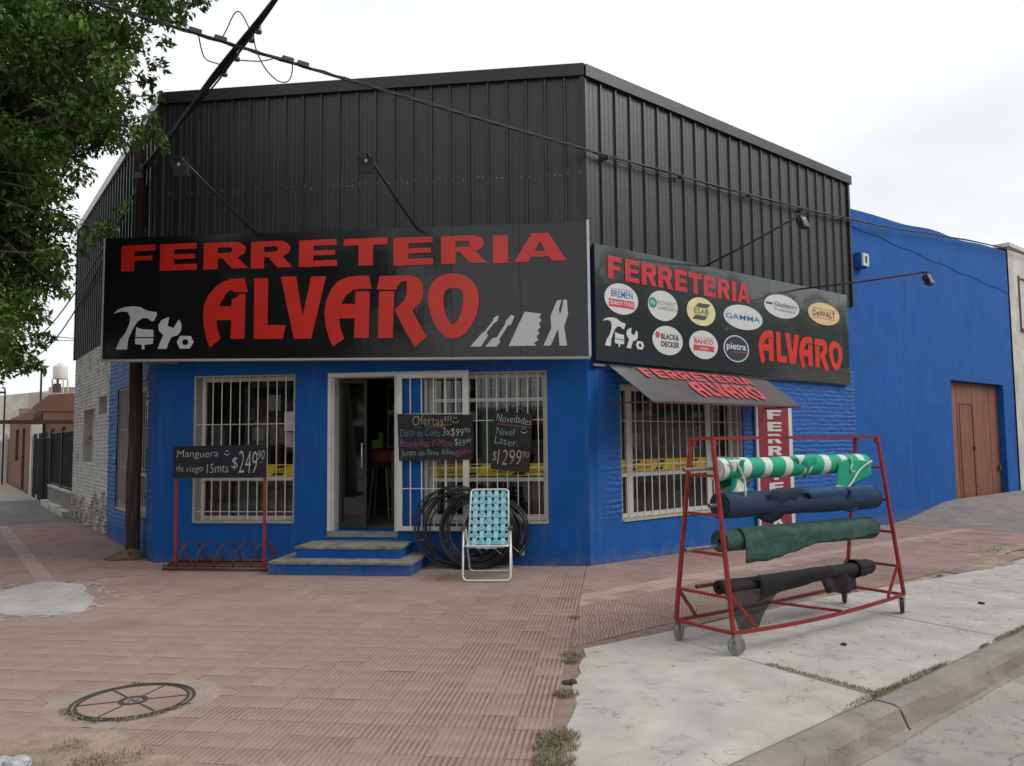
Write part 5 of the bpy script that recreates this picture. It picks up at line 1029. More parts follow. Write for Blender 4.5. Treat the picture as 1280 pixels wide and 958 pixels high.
# ================================================================ HOSE COILS
def coil(cu, cz, r0, r1, v0, v1, n_, label, seed, sp=.0, tilt=.10, rt=.0125):
    rg = random.Random(seed); w = MB()
    for i in range(n_):
        t = i/(n_-1); r_ = r0+(r1-r0)*rg.random(); dx = rg.uniform(-sp, sp); dz = rg.uniform(-sp*.3, sp*.3); ex = rg.uniform(.0, .03)
        v = v0+(v1-v0)*t; ph = rg.uniform(0, 6); pts = []
        for k in range(44):
            a_ = 2*PI*k/44; rr = r_*(1+ex*math.cos(2*a_+ph)+.006*math.sin(5*a_+ph)); z = cz+dz+rr*math.sin(a_); u = cu+dx+rr*math.cos(a_)
            z = max(z, rt+.003); pts.append(F.P(u, max(.02, v-(z-cz)*tilt+.012*math.sin(3*a_+ph)), z))
        w.tube(pts, rt, 6, closed=True)
    t_ = thing('hose_coil', label, 'hose coil', F.T(cu, v0, 0), group='black hose coils leaning on the front wall')
    w.build('hose_loops', M['hose'], t_, smooth=True)
    for a_ in (80, 200, 320):
        w = MB()
        p = F.P(cu+(r0+r1)/2*math.cos(math.radians(a_)), (v0+v1)/2-(r0+r1)/2*math.sin(math.radians(a_))*tilt, cz+(r0+r1)/2*math.sin(math.radians(a_)))
        w.tube([p+Vector((math.cos(q)*.0, 0, 0))+F.n*((v1-v0)*.62*math.cos(q))+(F.d*math.cos(math.radians(a_))+Vector((0, 0, math.sin(math.radians(a_)))))*((r1-r0)*.6*math.sin(q)) for q in np.linspace(0, 2*PI, 12)[:-1]], .004, 4, closed=True); w.build('tie', M['steel'], t_)
coil(4.64, .44, .24, .405, .10, .22, 15, 'dense black hose coil directly behind the lawn chair', 1, .01, rt=.011)
coil(4.40, .47, .33, .455, .24, .36, 15, 'second black hose coil overlapping to the left of the lawn chair', 2, .04, rt=.010)
coil(4.13, .49, .38, .485, .12, .30, 11, 'loose outermost black hose coil with open loops on the left, near the steps', 3, .10, rt=.009)
w = MB(); w.box(4.93, 4.98, .05, .07, .13, .42, F.T); o = w.build('plastic_tag', M['silver']); tag(o, 'grey metal strip standing behind the hose coils at the wall', 'metal strip')

# ================================================================ FABRIC RACK (local x along, y away from the kerb)
RA = math.radians(35.5); RO = (2.355, 6.695)
rk = thing('rolling_rack', 'red tubular A-frame rack on castors standing on the pale concrete', 'rack', RO+(0,), RA)
Mr = PM[rk.name]
RW = lambda x, y, z: tuple(Mr @ Vector((x, y, z)))
BXL, BXR, BY = -1.16, 1.16, .275; TXL, TXR, TY = -1.125, 1.135, .105; TZ = 1.555; BZ = .155
def rbar(nm, a, b, w_=.026, m_='redpaint'):
    q = MB(); q.sqbar(a, b, w_); return q.build(nm, M[m_], rk, world=False)
def lerp(a, b, t): return tuple(a[i]+(b[i]-a[i])*t for i in range(3))
leg = {}
for nx_, bx_, tx_ in (('l', BXL, TXL), ('r', BXR, TXR)):
    for ny_, s in (('f', -1), ('b', 1)):
        b0, t0_ = (bx_, s*BY, BZ), (tx_, s*TY, TZ); leg[nx_+ny_] = (b0, t0_); rbar('upright', b0, t0_)
    rbar('base_rail', (bx_, -BY, BZ), (bx_, BY, BZ), .024)
    rbar('top_rail', (tx_, -TY-.012, TZ), (tx_, TY+.012, TZ), .024)
    for z in (.40, .70, .985, 1.275):
        t = (z-BZ)/(TZ-BZ); a = lerp(*leg[nx_+'f'], t); b = lerp(*leg[nx_+'b'], t); rbar('cross_rail', a, b, .02)
    sgn = 1 if nx_ == 'l' else -1
    for s in (-1, 1):
        t = .17 if s > 0 and nx_ == 'l' else .2; a = lerp(*leg[nx_+('f' if s < 0 else 'b')], t); rbar('brace', a, (bx_+sgn*(.26 if s < 0 else .22), s*BY, BZ+.01), .02)
    for s in (-1, 1): rbar('gusset', (tx_, s*TY, TZ-.01), (tx_+sgn*.03, s*TY, TZ-.05), .03)
for s in (-1, 1):
    q = MB(); pts = [(BXL+(BXR-BXL)*i/12, s*BY, BZ-(.035*math.sin(PI*i/12)*(1 if s < 0 else .3))) for i in range(13)]
    for a, b in zip(pts, pts[1:]): q.sqbar(a, b, .025)
    q.build('base_rail', M['redpaint'], rk, world=False)
    rbar('top_rail', (TXL, s*TY, TZ+.001), (TXR, s*TY, TZ+.001), .024)
rbar('brace', (-.05, BY, BZ+.004), (.20, -BY, BZ-.02), .02)
def castor(x, y, m_w, ang, sz=.066):
    T_ = Matrix.Translation((x, y, 0)) @ Matrix.Rotation(ang, 4, 'Z')
    q = MB(); TT = lambda a, b, c: tuple(T_ @ Vector((b, c, a+sz+.002)) ) 
    w_ = MB(); w_.lathe([(sz*.55, -.016), (sz*.93, -.017), (sz, -.010), (sz, .010), (sz*.93, .017), (sz*.55, .016)], 24, lambda a, b, c: tuple(T_ @ Vector((a, c, b+sz+.002))))
    c_ = link(mesh('castor', [], []), 'castor', None, rk, None, world=False)
    w_.build('tyre', m_w, c_, world=False, smooth=False)
    w_ = MB(); w_.lathe([(.012, -.018), (sz*.40, -.019), (sz*.40, .019), (.012, .018)], 16, lambda a, b, c: tuple(T_ @ Vector((a, c, b+sz+.002)))); w_.build('hub', M['zinc'], c_, world=False)
    w_ = MB()
    for s in (-1, 1):
        w_.prism([(-.028, .0), (.028, .0), (.012, -.085), (-.012, -.085)], s*.022, s*.026, lambda a, b, c: tuple(T_ @ Vector((a+.0, c, b+BZ-.012))))
    w_.box(-.032, .032, -.026, .026, BZ-.018, BZ-.010, lambda a, b, c: tuple(T_ @ Vector((a, b, c)))); w_.build('fork', M['zinc'], c_, world=False)
castor(BXL+.03, -BY, M['casterw'], -RA+.15); castor(BXL+.03, BY, M['casterw'], -RA+.95)
castor(BXR-.04, -BY, M['casterb'], -RA+1.15); castor(BXR-.04, BY, M['casterb'], -RA+1.05)

def cloth_mat(name, col, weave=160, rough=.85, **k):
    m = mat(name, col, rough, var=.25, vs=5, bump=.35, bs=6, stretch=(1.5, 4, 4), **k); return m
def stripe_mat():
    m = mat('green_white_striped_cloth', (.0, .34, .19), .75, var=.10, vs=9, bump=.2, bs=30); n = m.node_tree; B = n.nodes['Principled BSDF']; LK = n.links.new
    old = B.inputs['Base Color'].links[0].from_socket
    tc = n.nodes.new('ShaderNodeTexCoord'); sx = n.nodes.new('ShaderNodeSeparateXYZ'); LK(tc.outputs['UV'], sx.inputs[0])
    md = n.nodes.new('ShaderNodeMath'); md.operation = 'FRACT'; LK(sx.outputs['X'], md.inputs[0])
    lt = n.nodes.new('ShaderNodeMath'); lt.operation = 'LESS_THAN'; lt.inputs[1].default_value = .36; LK(md.outputs[0], lt.inputs[0])
    mx_ = n.nodes.new('ShaderNodeMixRGB'); LK(lt.outputs[0], mx_.inputs['Fac']); LK(old, mx_.inputs['Color1']); mx_.inputs['Color2'].default_value = (.62, .68, .62, 1); LK(mx_.outputs[0], B.inputs['Base Color']); return m
SM = stripe_mat()
navyc = cloth_mat('navy_cloth', (.010, .030, .075)); navyl = cloth_mat('lighter_navy_cloth', (.02, .075, .17))
greenc = cloth_mat('dark_green_shade_cloth', (.016, .062, .050), col2=(.035, .10, .085), mixs=4); blackc = cloth_mat('black_shade_cloth', (.012, .012, .013))
def grid_obj(nm, fn, nu, nv, m_, parent, uvf=None, th=.0):
    vs = [fn(i/nu, j/nv) for j in range(nv+1) for i in range(nu+1)]; fs = [(j*(nu+1)+i, j*(nu+1)+i+1, (j+1)*(nu+1)+i+1, (j+1)*(nu+1)+i) for j in range(nv) for i in range(nu)]
    me = mesh(nm, vs, fs, True)
    if uvf:
        uv = me.uv_layers.new(name='UVMap')
        for p in me.polygons:
            for li in p.loop_indices:
                k = me.loops[li].vertex_index; i, j = k % (nu+1), k//(nu+1); uv.data[li].uv = uvf(i/nu, j/nv)
    o = link(me, nm, m_, parent, None, world=False)
    if th:
        sm_ = o.modifiers.new('thick', 'SOLIDIFY'); sm_.thickness = th
    return o
def roll(name, label, a, b, ra_, rb_, m_, pipe0, pipe1, pm, seed, uvs=None, y0=0., bumps=.05, pr_=.014):
    t = thing(name, label, 'fabric roll', RW(*[(a[i]+b[i])/2 for i in range(3)]), RA)
    inv = PM[t.name].inverted() @ Mr; A_, B_ = inv @ Vector(a), inv @ Vector(b); ax = (B_-A_); rg = random.Random(seed); ph = [rg.uniform(0, 6) for _ in range(6)]
    X_ = ax.normalized(); Y_ = Vector((0, 0, 1)).cross(X_).normalized(); Z_ = X_.cross(Y_)
    def rad(t_, ang):
        r_ = ra_+(rb_-ra_)*t_; return r_*(1+bumps*(.5*math.sin(9*t_+ph[0]+ang*.5)+.4*math.sin(23*t_+ph[1])+.35*math.sin(3*ang+5*t_+ph[2])))
    def fn(i, j):
        ang = 2*PI*j; p = A_+ax*i; r_ = rad(i, ang)+(.006 if j > .98 else 0); return tuple(p+(Y_*math.cos(ang)+Z_*math.sin(ang))*r_)
    body = grid_obj('rolled_cloth', fn, 60, 28, m_, t, uvs)
    for e, s in ((0, 1), (1, 0)):   # spiral ends
        w_ = MB(); r_ = rad(e, 0); p = A_+ax*e; o_ = X_*(-.004 if e == 0 else .004); pts = []
        w_.lathe([(r_*.98, 0), (r_*.80, .007), (r_*.6, -.004), (r_*.4, .006), (pr_, 0)], 20, lambda x, y, z: tuple(p+o_+Y_*x+Z_*y+X_*(z if e else -z)), cap=False)
        w_.build('roll_end', m_, t, world=False, smooth=True)
    w_ = MB(); w_.tube([inv @ Vector(pipe0), inv @ Vector(pipe1)], pr_, 10); w_.tube([inv @ Vector(pipe0), inv @ (Vector(pipe0)+(Vector(pipe1)-Vector(pipe0))*.006)], pr_*1.12, 10); w_.build('core_pipe', pm, t, world=False, smooth=True)
    return t, inv, A_, ax, (X_, Y_, Z_), rad
# 1 green and white
t, inv, A_, ax, bs, rad = roll('fabric_roll', 'green and white striped cloth roll on the top bar of the rack', (-1.0, -.02, 1.315), (1.03, -.02, 1.320), .088, .080, SM, (-1.33, .0, 1.325), (1.17, -.02, 1.32), M['steel'], 1, lambda i, j: (i*7.6+.25*j, j))
def flap(parent, fn, nu, nv, m_, uvf=None, nm='loose_flap'): return grid_obj(nm, fn, nu, nv, m_, parent, uvf, .0015)
L1 = lambda p: tuple(inv @ Vector(p))
# left hanging flap: folded, twisted tail
flap(t, lambda i, j: L1((-.98+.20*i+.10*j+.05*math.sin(3*i+4*j), -.02-.095*math.cos(min(j*2.2, 1.0)*1.2-.1)-.012*math.sin(9*i+3*j), 1.39-.075*j-.24*j*(1-.25*i)+.0*i)), 16, 16, SM, lambda i, j: (.55*i+.9*j, 0))
flap(t, lambda i, j: L1((-.86+.34*i-.10*j, .045-.05*i+.01*math.sin(8*i), 1.27-.20*j+.03*i*j)), 12, 10, SM, lambda i, j: (.8*i+1.1*j+.2, 0))
flap(t, lambda i, j: L1((-.12+.30*i+.10*j*(1-i), -.02-.094*math.cos((j-.35)*1.9), 1.318+.094*math.sin((.70-j)*1.9)-.055*j*math.exp(-((i-.55)/.22)**2))), 18, 14, SM, lambda i, j: (.7*i+.5*j, 0))
# right triangular flap with white border
flap(t, lambda i, j: L1((.50+.49*i-.08*j*(1-i), -.11-.012*math.sin(7*i), 1.345-.06*j-.235*j*(1-.75*i**1.6)+.02*math.sin(4*i))), 18, 12, SM, lambda i, j: (.46+.8*j*(1-i)+.10*i, 0))
wtrim = cloth_mat('white_cloth_edge', (.6, .64, .6))
w_ = MB(); pts = [L1((.98-.46*q, -.125-.012*math.sin(7*(1-q)), 1.34-.27*q+.02*math.sin(PI*q))) for q in np.linspace(0, 1, 12)]; w_.tube(pts, .008, 6); o = w_.build('white_edge', wtrim, t, world=False, smooth=True)
w_ = MB(); pts = [L1((.60+.12*q+.04*math.sin(q*6), -.13, 1.40-.10*math.sin(PI*.5*q)-.05*q)) for q in np.linspace(0, 1, 10)]; w_.tube(pts, .007, 6); w_.build('white_edge', wtrim, t, world=False, smooth=True)
w_ = MB(); pts = [L1((-.90+.10*q+.05*math.sin(3*q), -.118-.01*q, 1.40-.30*q)) for q in np.linspace(0, 1, 10)]; w_.tube(pts, .008, 6); w_.build('white_edge', wtrim, t, world=False, smooth=True)
# 2 navy
t, inv, A_, ax, bs, rad = roll('fabric_roll', 'navy blue cloth roll with draped folds on the second bar of the rack', (-1.0, -.05, 1.045), (1.10, -.05, 1.0), .098, .102, navyc, (-1.12, -.05, 1.05), (1.20, -.05, 1.0), M['steel'], 2, None)
flap(t, lambda i, j: L1((-.52+.40*i-.05*j+.02*math.sin(5*j), -.05-.118*math.cos((j-.3)*2.2)-.007*math.sin(12*i+4*j), 1.035+.115*math.sin((.75-j)*2.2)-.10*max(0, math.sin(PI*i))**.6*j*j)), 22, 20, navyc)
flap(t, lambda i, j: L1((-.10+.62*i*(1-.1*j)+.16*j, -.05-.114*math.cos((j-.4)*1.9), 1.02+.112*math.sin((.8-j*.9)*1.9)-.03*i*j+.003*math.sin(9*j+5*i))), 20, 14, navyl)
flap(t, lambda i, j: L1((.52+.38*i+.03*math.sin(4*j), -.055-.118*math.cos((j-.3)*1.8)-.007*math.sin(9*i+3*j), 1.01+.118*math.sin((.8-j)*1.8)-.05*math.sin(PI*i)*j*j-.02*j)), 20, 14, navyl)
# 3 dark green
t, inv, A_, ax, bs, rad = roll('fabric_roll', 'dark green shade cloth roll with a hanging edge, third bar of the rack', (-1.0, -.04, .775), (1.06, -.04, .735), .083, .100, greenc, (-1.33, .0, .735), (1.18, -.04, .735), M['steel'], 3, None, bumps=.03)
flap(t, lambda i, j: L1((-.82+1.86*i, -.04-(.092+.012*i)*math.cos(max(-1.3, min(0, j*2.2-1.5)))-.008*math.sin(30*i+3*j)*j, .775-.04*i+(.092+.01*i)*math.sin(max(0, 1.5-j*2.2))-max(0, j-.62)*(.17-.15*i+.02*math.sin(9*i))/.38-.004*math.sin(60*i)*j)), 60, 16, greenc)
# 4 black mesh
t, inv, A_, ax, bs, rad = roll('fabric_roll', 'black mesh cloth roll with see-through tails on the lowest bar of the rack', (-1.0, -.02, .425), (1.05, -.02, .375), .050, .060, blackc, (-1.16, .06, .44), (1.20, .02, .40), MATS['rusty_steel'], 4, None, bumps=.10)
bm1 = mesh_cloth('thin_black_mesh', (.014, .013, .013), .60)
flap(t, lambda i, j: L1((-1.0+.10*j+i*(.86-.60*j-.06*math.sin(PI*j)), -.055-.05*j-.018*math.sin(10*i+2*j), .41-.31*j-.012*math.sin(7*i)*j)), 20, 16, bm1, nm='mesh_tail')
flap(t, lambda i, j: L1((-.62+1.0*i+.04*j, -.035-.062*math.cos((j-.35)*2.2)-.006*math.sin(11*i), .425-.02*i+.062*math.sin((.6-j)*2.2)-.11*j*(1-i)**1.5+.01*math.sin(8*i)*j)), 30, 12, blackc)
flap(t, lambda i, j: L1((.22+.56*i+.10*(1-i)*j, -.055-.016*math.sin(12*i)-.01*j, .40-.20*j+.010*math.sin(9*i)*j+.03*(1-i)*j)), 20, 10, mesh_cloth('denser_black_mesh', (.013, .012, .012), .82), nm='mesh_tail')
flap(t, lambda i, j: L1((.80+.27*i, -.02-(.066+.010*math.sin(3.0*i+1))*math.cos(2*PI*j), .383+(.068+.012*math.sin(3.2*i+1)+.004*math.sin(9*i+3*j))*math.sin(2*PI*j))), 16, 20, blackc)

# ================================================================ UTILITY POLE AND CABLES
po = thing('utility_pole', 'dark weathered wooden utility pole beside the left corner of the shop', 'utility pole', (-5.30, 11.12, 0))
w = MB(); n_ = 26; w.tube([(-5.30+.006*math.sin(i*.9), 11.12, -.2+6.0*i/n_) for i in range(n_+1)], [.098-.028*i/n_+.004*math.sin(i*2.3) for i in range(n_+1)], 16); w.build('pole_shaft', M['wood'], po, smooth=True)
w = MB(); w.box(-5.38, -5.22, 11.0, 11.03, 5.35, 5.43); w.build('metal_strap', M['zinc'], po)
w = MB(); w.lathe([(.02, 0), (.03, .02), (.02, .05), (.03, .07), (.02, .1)], 10, lambda a, b, c: (-5.22+a, 10.98+b, 5.42+c)); w.build('insulator', M['porc'], po, smooth=True)
w = MB(); w.lathe([(.27, 0), (.17, .04), (.10, .10)], 24, lambda a, b, c: (-5.32+a*1.25, 11.08+b, c*(1+.4*math.sin(a*30)))); w.build('soil_mound', M['soil'], po, smooth=True)
def span(a, b, sag, n=24): return [Vector(a).lerp(Vector(b), i/n)-Vector((0, 0, 4*sag*(i/n)*(1-i/n))) for i in range(n+1)]
A0p, A1p = Vector((-5.2, 11.02, 5.50)), Vector((3.9, -1.35, 5.62))
cb_ = thing('cable_bundle', 'thick black cable bundle running from the wooden pole over the street corner', 'cable', tuple(A0p))
base = span(A0p, A1p, .05, 40)
for k, (dx, dz, r_) in enumerate([(0, 0, .019), (.022, .014, .016), (-.014, .020, .015), (.008, -.022, .011), (.03, -.010, .009)]):
    w = MB(); w.tube([p+Vector((dx+.014*math.sin(i*.7+k*2), 0, dz+.016*math.cos(i*.6+k))) for i, p in enumerate(base)], r_, 6); w.build('wire', M['cable'], cb_, smooth=True)
c2 = thing('cable_bundle', 'black cables sagging away along the side street behind the tree', 'cable', tuple(A0p))
for k, (e, sg) in enumerate([((-18.0, 29.0, 4.9), .9), ((-18.2, 29.0, 5.2), .6)]):
    w = MB(); w.tube(span(A0p+Vector((0, 0, -.1*k)), e, sg, 30), .014, 6); w.build('wire', M['cable'], c2, smooth=True)
c3 = thing('cable_bundle', 'twisted black cable crossing in front of the black cladding to the right-hand corner', 'cable', (1.0, 9.6, 5.2))
B0 = Vector((-6.6, 4.6, 5.62)); PC = F.P(FW+.02, .16, 5.235)
pb_ = span(B0, PC, .05, 40)
alongR = [R.P(s_, .10, z_) for s_, z_ in ((.2, 5.25), (1.4, 5.30), (2.75, 5.34), (4.1, 5.40), (5.55, 5.47), (6.9, 5.56), (8.4, 5.66), (10.1, 5.83), (12.3, 6.03), (14.57, 6.20), (17.0, 6.30), (22, 6.4))]
for k in range(3):
    w = MB(); w.tube([p+Vector((0, 0, .014*math.sin(i*1.9+k*2.1)))+Vector((.012*math.cos(i*1.9+k*2.1), 0, 0)) for i, p in enumerate(pb_+alongR)], .010, 6); w.build('wire', M['cable'], c3, smooth=True)
w = MB(); w.tube([p+Vector((0, 0, -.035-.03*math.sin(i*.8)**2)) for i, p in enumerate(alongR[:7])], .006, 5); w.build('wire', M['cable'], c3, smooth=True)
w = MB()
for s_, z_ in ((.35, 5.24), (1.9, 5.31), (3.6, 5.37), (5.2, 5.44), (6.6, 5.53)): w.box(s_-.012, s_+.012, .03, .12, z_-.03, z_+.03, R.T)
w.build('wire_clips', M['castiron'], c3, kind='stuff')
def along(pts, t): i = t*(len(pts)-1); k = min(int(i), len(pts)-2); return pts[k].lerp(pts[k+1], i-k)
# jumper loops where the two bundles cross
def bez(a, b, c, d, n=16):
    a, b, c, d = map(Vector, (a, b, c, d)); return [a*(1-t)**3+b*3*t*(1-t)**2+c*3*t*t*(1-t)+d*t**3 for t in np.linspace(0, 1, n)]
jt = thing('jumper_connections', 'looped jumper wires and clamps joining the two cable bundles against the sky', 'wiring', tuple(along(base, .27)))
AA = lambda t, dz=0: along(base, t)+Vector((0, 0, dz)); BB = lambda t, dz=0: along(pb_, t)+Vector((0, 0, dz))
for q in (bez(BB(.49), BB(.49)+Vector((.02, .1, -.25)), AA(.245)+Vector((-.22, 0, .08)), AA(.245)), bez(BB(.512), BB(.512)+Vector((.10, .1, .30)), AA(.30)+Vector((-.12, -.1, .32)), AA(.30)),
          bez(AA(.255), AA(.255)+Vector((.22, -.15, -.07)), BB(.56)+Vector((-.06, 0, -.10)), BB(.572, .02)), bez(AA(.305, -.03), AA(.305)+Vector((.05, -.1, -.50)), BB(.588)+Vector((.03, 0, -.42)), BB(.588))):
    w = MB(); w.tube(q, .006, 6); w.build('jumper_wire', M['cable'], jt, smooth=True)
for t in (.487, .512, .583, .60):
    a_, b2 = BB(t-.006, .02), BB(t+.006, .02); w = MB(); w.sqbar(a_, b2, .045, .045); w.build('clamp', MATS['grey_cast_housing'] if 'grey_cast_housing' in MATS else M['zinc'], jt)
for t in (.235, .262, .292, .305):
    c = AA(t)+Vector((.05, 0, -.02)); w = MB(); w.lathe([(.012, -.04), (.034, -.03), (.034, .0), (.018, .01), (.03, .03), (.012, .045)], 10, lambda a, b, z: tuple(c+Vector((a, b, z)))); w.build('insulator', M['porc'], jt, smooth=True)

# ================================================================ STREET TREE
tr = thing('street_tree', 'leafy green street tree whose crown fills the upper left corner', 'tree', (-8.3, 8.9, 0))
w = MB(); P_ = [(-8.3, 8.9, -.2), (-8.28, 8.92, .8), (-8.2, 8.95, 1.7), (-8.05, 8.95, 2.5)]; w.tube(P_, [.24, .19, .17, .16], 14)
rg = random.Random(3)
w.build('trunk', M['bark'], tr, smooth=True)
lm = mat('tree_leaf', (.054, .108, .022), .6, var=.30, vs=1.0, isl=.38, spec=.25, col2=(.115, .19, .038), mixs=.9, mixc=(.48, .62))
_n = lm.node_tree; _B = _n.nodes['Principled BSDF']; _tr = _n.nodes.new('ShaderNodeBsdfTranslucent'); _mx = _n.nodes.new('ShaderNodeMixShader'); _mx.inputs[0].default_value = .22
_n.links.new(_B.inputs['Base Color'].links[0].from_socket, _tr.inputs['Color']); _n.links.new(_B.outputs[0], _mx.inputs[1]); _n.links.new(_tr.outputs[0], _mx.inputs[2]); _n.links.new(_mx.outputs[0], _n.nodes['Material Output'].inputs['Surface'])
def leaves(clumps, dens, size, seed):
    """numpy cloud of small folded leaves; clumps (x,y,z,r)"""
    g_ = np.random.default_rng(seed); V = []; Fc = []; nb_ = 0
    for x, y, z, r in clumps:
        n = max(12, int(dens*r*r))
        d = g_.normal(size=(n, 3)); d /= np.linalg.norm(d, axis=1)[:, None]; rr = r*(g_.random(n)**.45)
        c = np.array([x, y, z])+d*rr[:, None]*np.array([1.05, 1.05, .8]); c[:, 2] -= .12*r*(d[:, 0]**2+d[:, 1]**2)
        a = d*.6+g_.normal(size=(n, 3))*.55; a[:, 2] -= .55; a /= np.linalg.norm(a, axis=1)[:, None]     # leaf axis, drooping outward
        nrm = np.array([0, 0, 1.])+g_.normal(size=(n, 3))*.6+d*.3; b = np.cross(a, nrm); b /= np.linalg.norm(b, axis=1)[:, None]
        s = (size*(.6+.8*g_.random(n)))[:, None]; up = np.cross(b, a)
        p0 = c-a*s*.5; p2 = c+a*s*.55; m1 = c+b*s*.24+up*s*.07; m2 = c-b*s*.24+up*s*.07
        V.append(np.stack([p0, m1, p2, m2], 1).reshape(-1, 3)); i0 = nb_+np.arange(n)*4
        Fc.append(np.stack([i0, i0+1, i0+2], 1)); Fc.append(np.stack([i0, i0+2, i0+3], 1)); nb_ += 4*n
    return np.concatenate(V), np.concatenate(Fc)
def np_mesh(name, V, Fc):
    me = bpy.data.meshes.new(name); me.vertices.add(len(V)); me.vertices.foreach_set('co', V.astype('f').ravel()); me.loops.add(Fc.size); me.polygons.add(len(Fc))
    me.polygons.foreach_set('loop_start', np.arange(0, Fc.size, 3, dtype='i')); me.loops.foreach_set('vertex_index', Fc.astype('i').ravel()); me.update(calc_edges=True); me.validate(); return me
CLx = list(CL)
for k in range(150):   # the rest of the crown, outside the picture
    d = Vector((rg.gauss(0, 1), rg.gauss(0, 1), rg.gauss(0, 1))).normalized()*(rg.random()**.4); c = (-8.2+3.2*d.x, 9.0+2.9*d.y, 6.0+2.7*d.z)
    X_, Y_, dd = px(*c)
    if X_ < -10 or Y_ < -60: CLx.append((*c, rg.uniform(.35, .5)))
V_, F_ = leaves(CLx, 3300, .080, 5)
link(np_mesh('foliage', V_, F_), 'foliage', lm, tr, kind='stuff')
w = MB(); root = Vector((-8.08, 8.95, 2.4)); mains = []
for e in ((-6.6, 8.6, 4.6), (-7.2, 9.6, 6.2), (-8.4, 8.4, 6.8), (-9.6, 9.4, 5.6), (-6.4, 9.3, 5.6), (-7.0, 8.2, 3.6)):
    e = Vector(e); mid = root.lerp(e, .5)+Vector((0, 0, .25)); pts = bez(root, root+Vector((0, 0, .5)), mid, e, 10); w.tube(pts, [.10-.075*i/9 for i in range(10)], 8); mains.append(pts)
for c in CLx:
    if c[3] < .18 and rg.random() < .35: continue
    v = Vector(c[:3]); best = min((q for m_ in mains for q in m_[3:]), key=lambda q: (q-v).length)
    if (best-v).length < 2.6: w.tube(bez(best, best.lerp(v, .4)+Vector((0, 0, .12)), best.lerp(v, .8), v, 6), [.020, .016, .012, .009, .006, .004], 5, caps=False)
w.build('branches', M['bark'], tr, smooth=True)

# ================================================================ NEIGHBOURS, right
wh = thing('blue_warehouse', 'tall plain blue plastered building adjoining the shop with a brown boarded gate', 'building', tuple(R.P(7, 0, 0)))
tw = lambda u: 5.83+.0475*(u-6.95)+.035*math.sin(u*1.9)*(.5+.5*math.sin(u*.7))
GX0, GX1, GZ0, GZ1 = 11.37, 14.52, -.2, 2.79
w = MB(); wall_sheet(w, R, 6.953, 15.25, -.5, 5.5, [(GX0, GX1, GZ0, GZ1)], t=.3, v=-.03); w.build('front_wall', M['blue'], wh)
w = MB(); us = np.linspace(6.953, 15.25, 50)
for a, b in zip(us, us[1:]):
    q = [R.T(a, -.03, 5.5), R.T(b, -.03, 5.5), R.T(b, -.03, tw(b)), R.T(a, -.03, tw(a)), R.T(a, -.38, 5.5), R.T(b, -.38, 5.5), R.T(b, -.38, tw(b)), R.T(a, -.38, tw(a))]
    w.add(q, [(0, 1, 2, 3), (2, 3, 7, 6), (4, 5, 6, 7)])
w.build('parapet', M['blue'], wh)
w = MB(); us2 = np.linspace(7.0, 15.2, 30)   # patched render line under the parapet
for a, b in zip(us2, us2[1:]):
    z0_, z1_ = 5.52-.045*(a-7)+.02*math.sin(a*4), 5.52-.045*(b-7)+.02*math.sin(b*4); w.add([R.T(a, -.018, z0_), R.T(b, -.018, z1_), R.T(b, -.018, tw(b)-.015), R.T(a, -.018, tw(a)-.015), R.T(a, -.030, z0_-.008), R.T(b, -.030, z1_-.008)], [(0, 1, 2, 3), (0, 1, 5, 4)])
w.build('render_band', M['blue'], wh)
w = MB(); w.box(GX0-.15, GX1+.12, -.06, .02, GZ1-.0-2.85, .10, R.T); w.build('gate_sill', M['blue'], wh)
bd = [GX0+.01, 12.02, 12.28, 12.93, 13.30, 13.95, GX1-.01]
gp = None
w = MB(); w.box(GX0+.005, GX1-.005, -.26, -.20, GZ0, GZ1-.005, R.T); gp = w.build('gate', M['brownpaint'], wh)
for i, (a, b) in enumerate(zip(bd, bd[1:])):
    w = MB(); w.box(a+.006, b-.006, -.20, -.182+(i % 2)*.005, .12, GZ1-.02, R.T); w.build('board', M['brownpaint'], gp)
w = MB()
for q in ((12.15, 12.17, .14, 2.30), (12.91, 12.945, .14, 2.30), (12.15, 12.94, 2.28, 2.32)): w.box(q[0], q[1], -.181, -.165, q[2], q[3], R.T)
w.build('wicket_frame', mat('dark_brown_paint', (.18, .066, .036), .6), gp)
w = MB(); w.box(14.30, 14.40, -.17, -.12, .72, .84, R.T); w.box(12.86, 12.90, -.18, -.13, 1.25, 1.31, R.T); w.build('lock', M['castiron'], gp)
w = MB(); w.add([R.T(15.25, -.03, -.5), R.T(15.25, -8, -.5), R.T(15.25, -8, 5.6), R.T(15.25, -.03, tw(15.25)), R.T(6.96, -8, -.5), R.T(6.96, -8, 5.5), R.T(6.96, -.3, 5.8)], [(0, 1, 2, 3), (1, 4, 5, 2), (2, 5, 6, 3)]); w.build('back_walls', M['houserend'], wh)
al_ = thing('alarm_box', 'small white alarm siren box high on the blue warehouse wall', 'alarm', R.T(7.25, 0, 4.8))
w = MB(); w.box(7.20, 7.46, -.02, .10, 4.72, 5.0, R.T); w.build('housing', M['blue'], al_)
w = MB(); w.prism([(7.225, 4.745), (7.435, 4.745), (7.45, 4.80), (7.45, 4.93), (7.43, 4.98), (7.24, 4.98)], .101, .135, lambda a, b, c: R.T(a, c, b)); w.build('cover', mat('white_plastic', (.6, .6, .56), .4), al_)
w = MB(); w.box(7.30, 7.37, .136, .141, 4.80, 4.93, R.T); w.build('grille', M['castiron'], al_)
hw_ = thing('white_house', 'white rendered house at the far right edge with a shuttered window', 'building', tuple(R.P(16, 0, 0)))
w = MB(); wall_sheet(w, R, 15.26, 24, -.6, 6.35, [(15.95, 18.5, 4.3, 5.65), (16.0, 17.6, -.2, 2.5)], t=.3, v=.0); w.build('front_wall', M['houserend'], hw_)
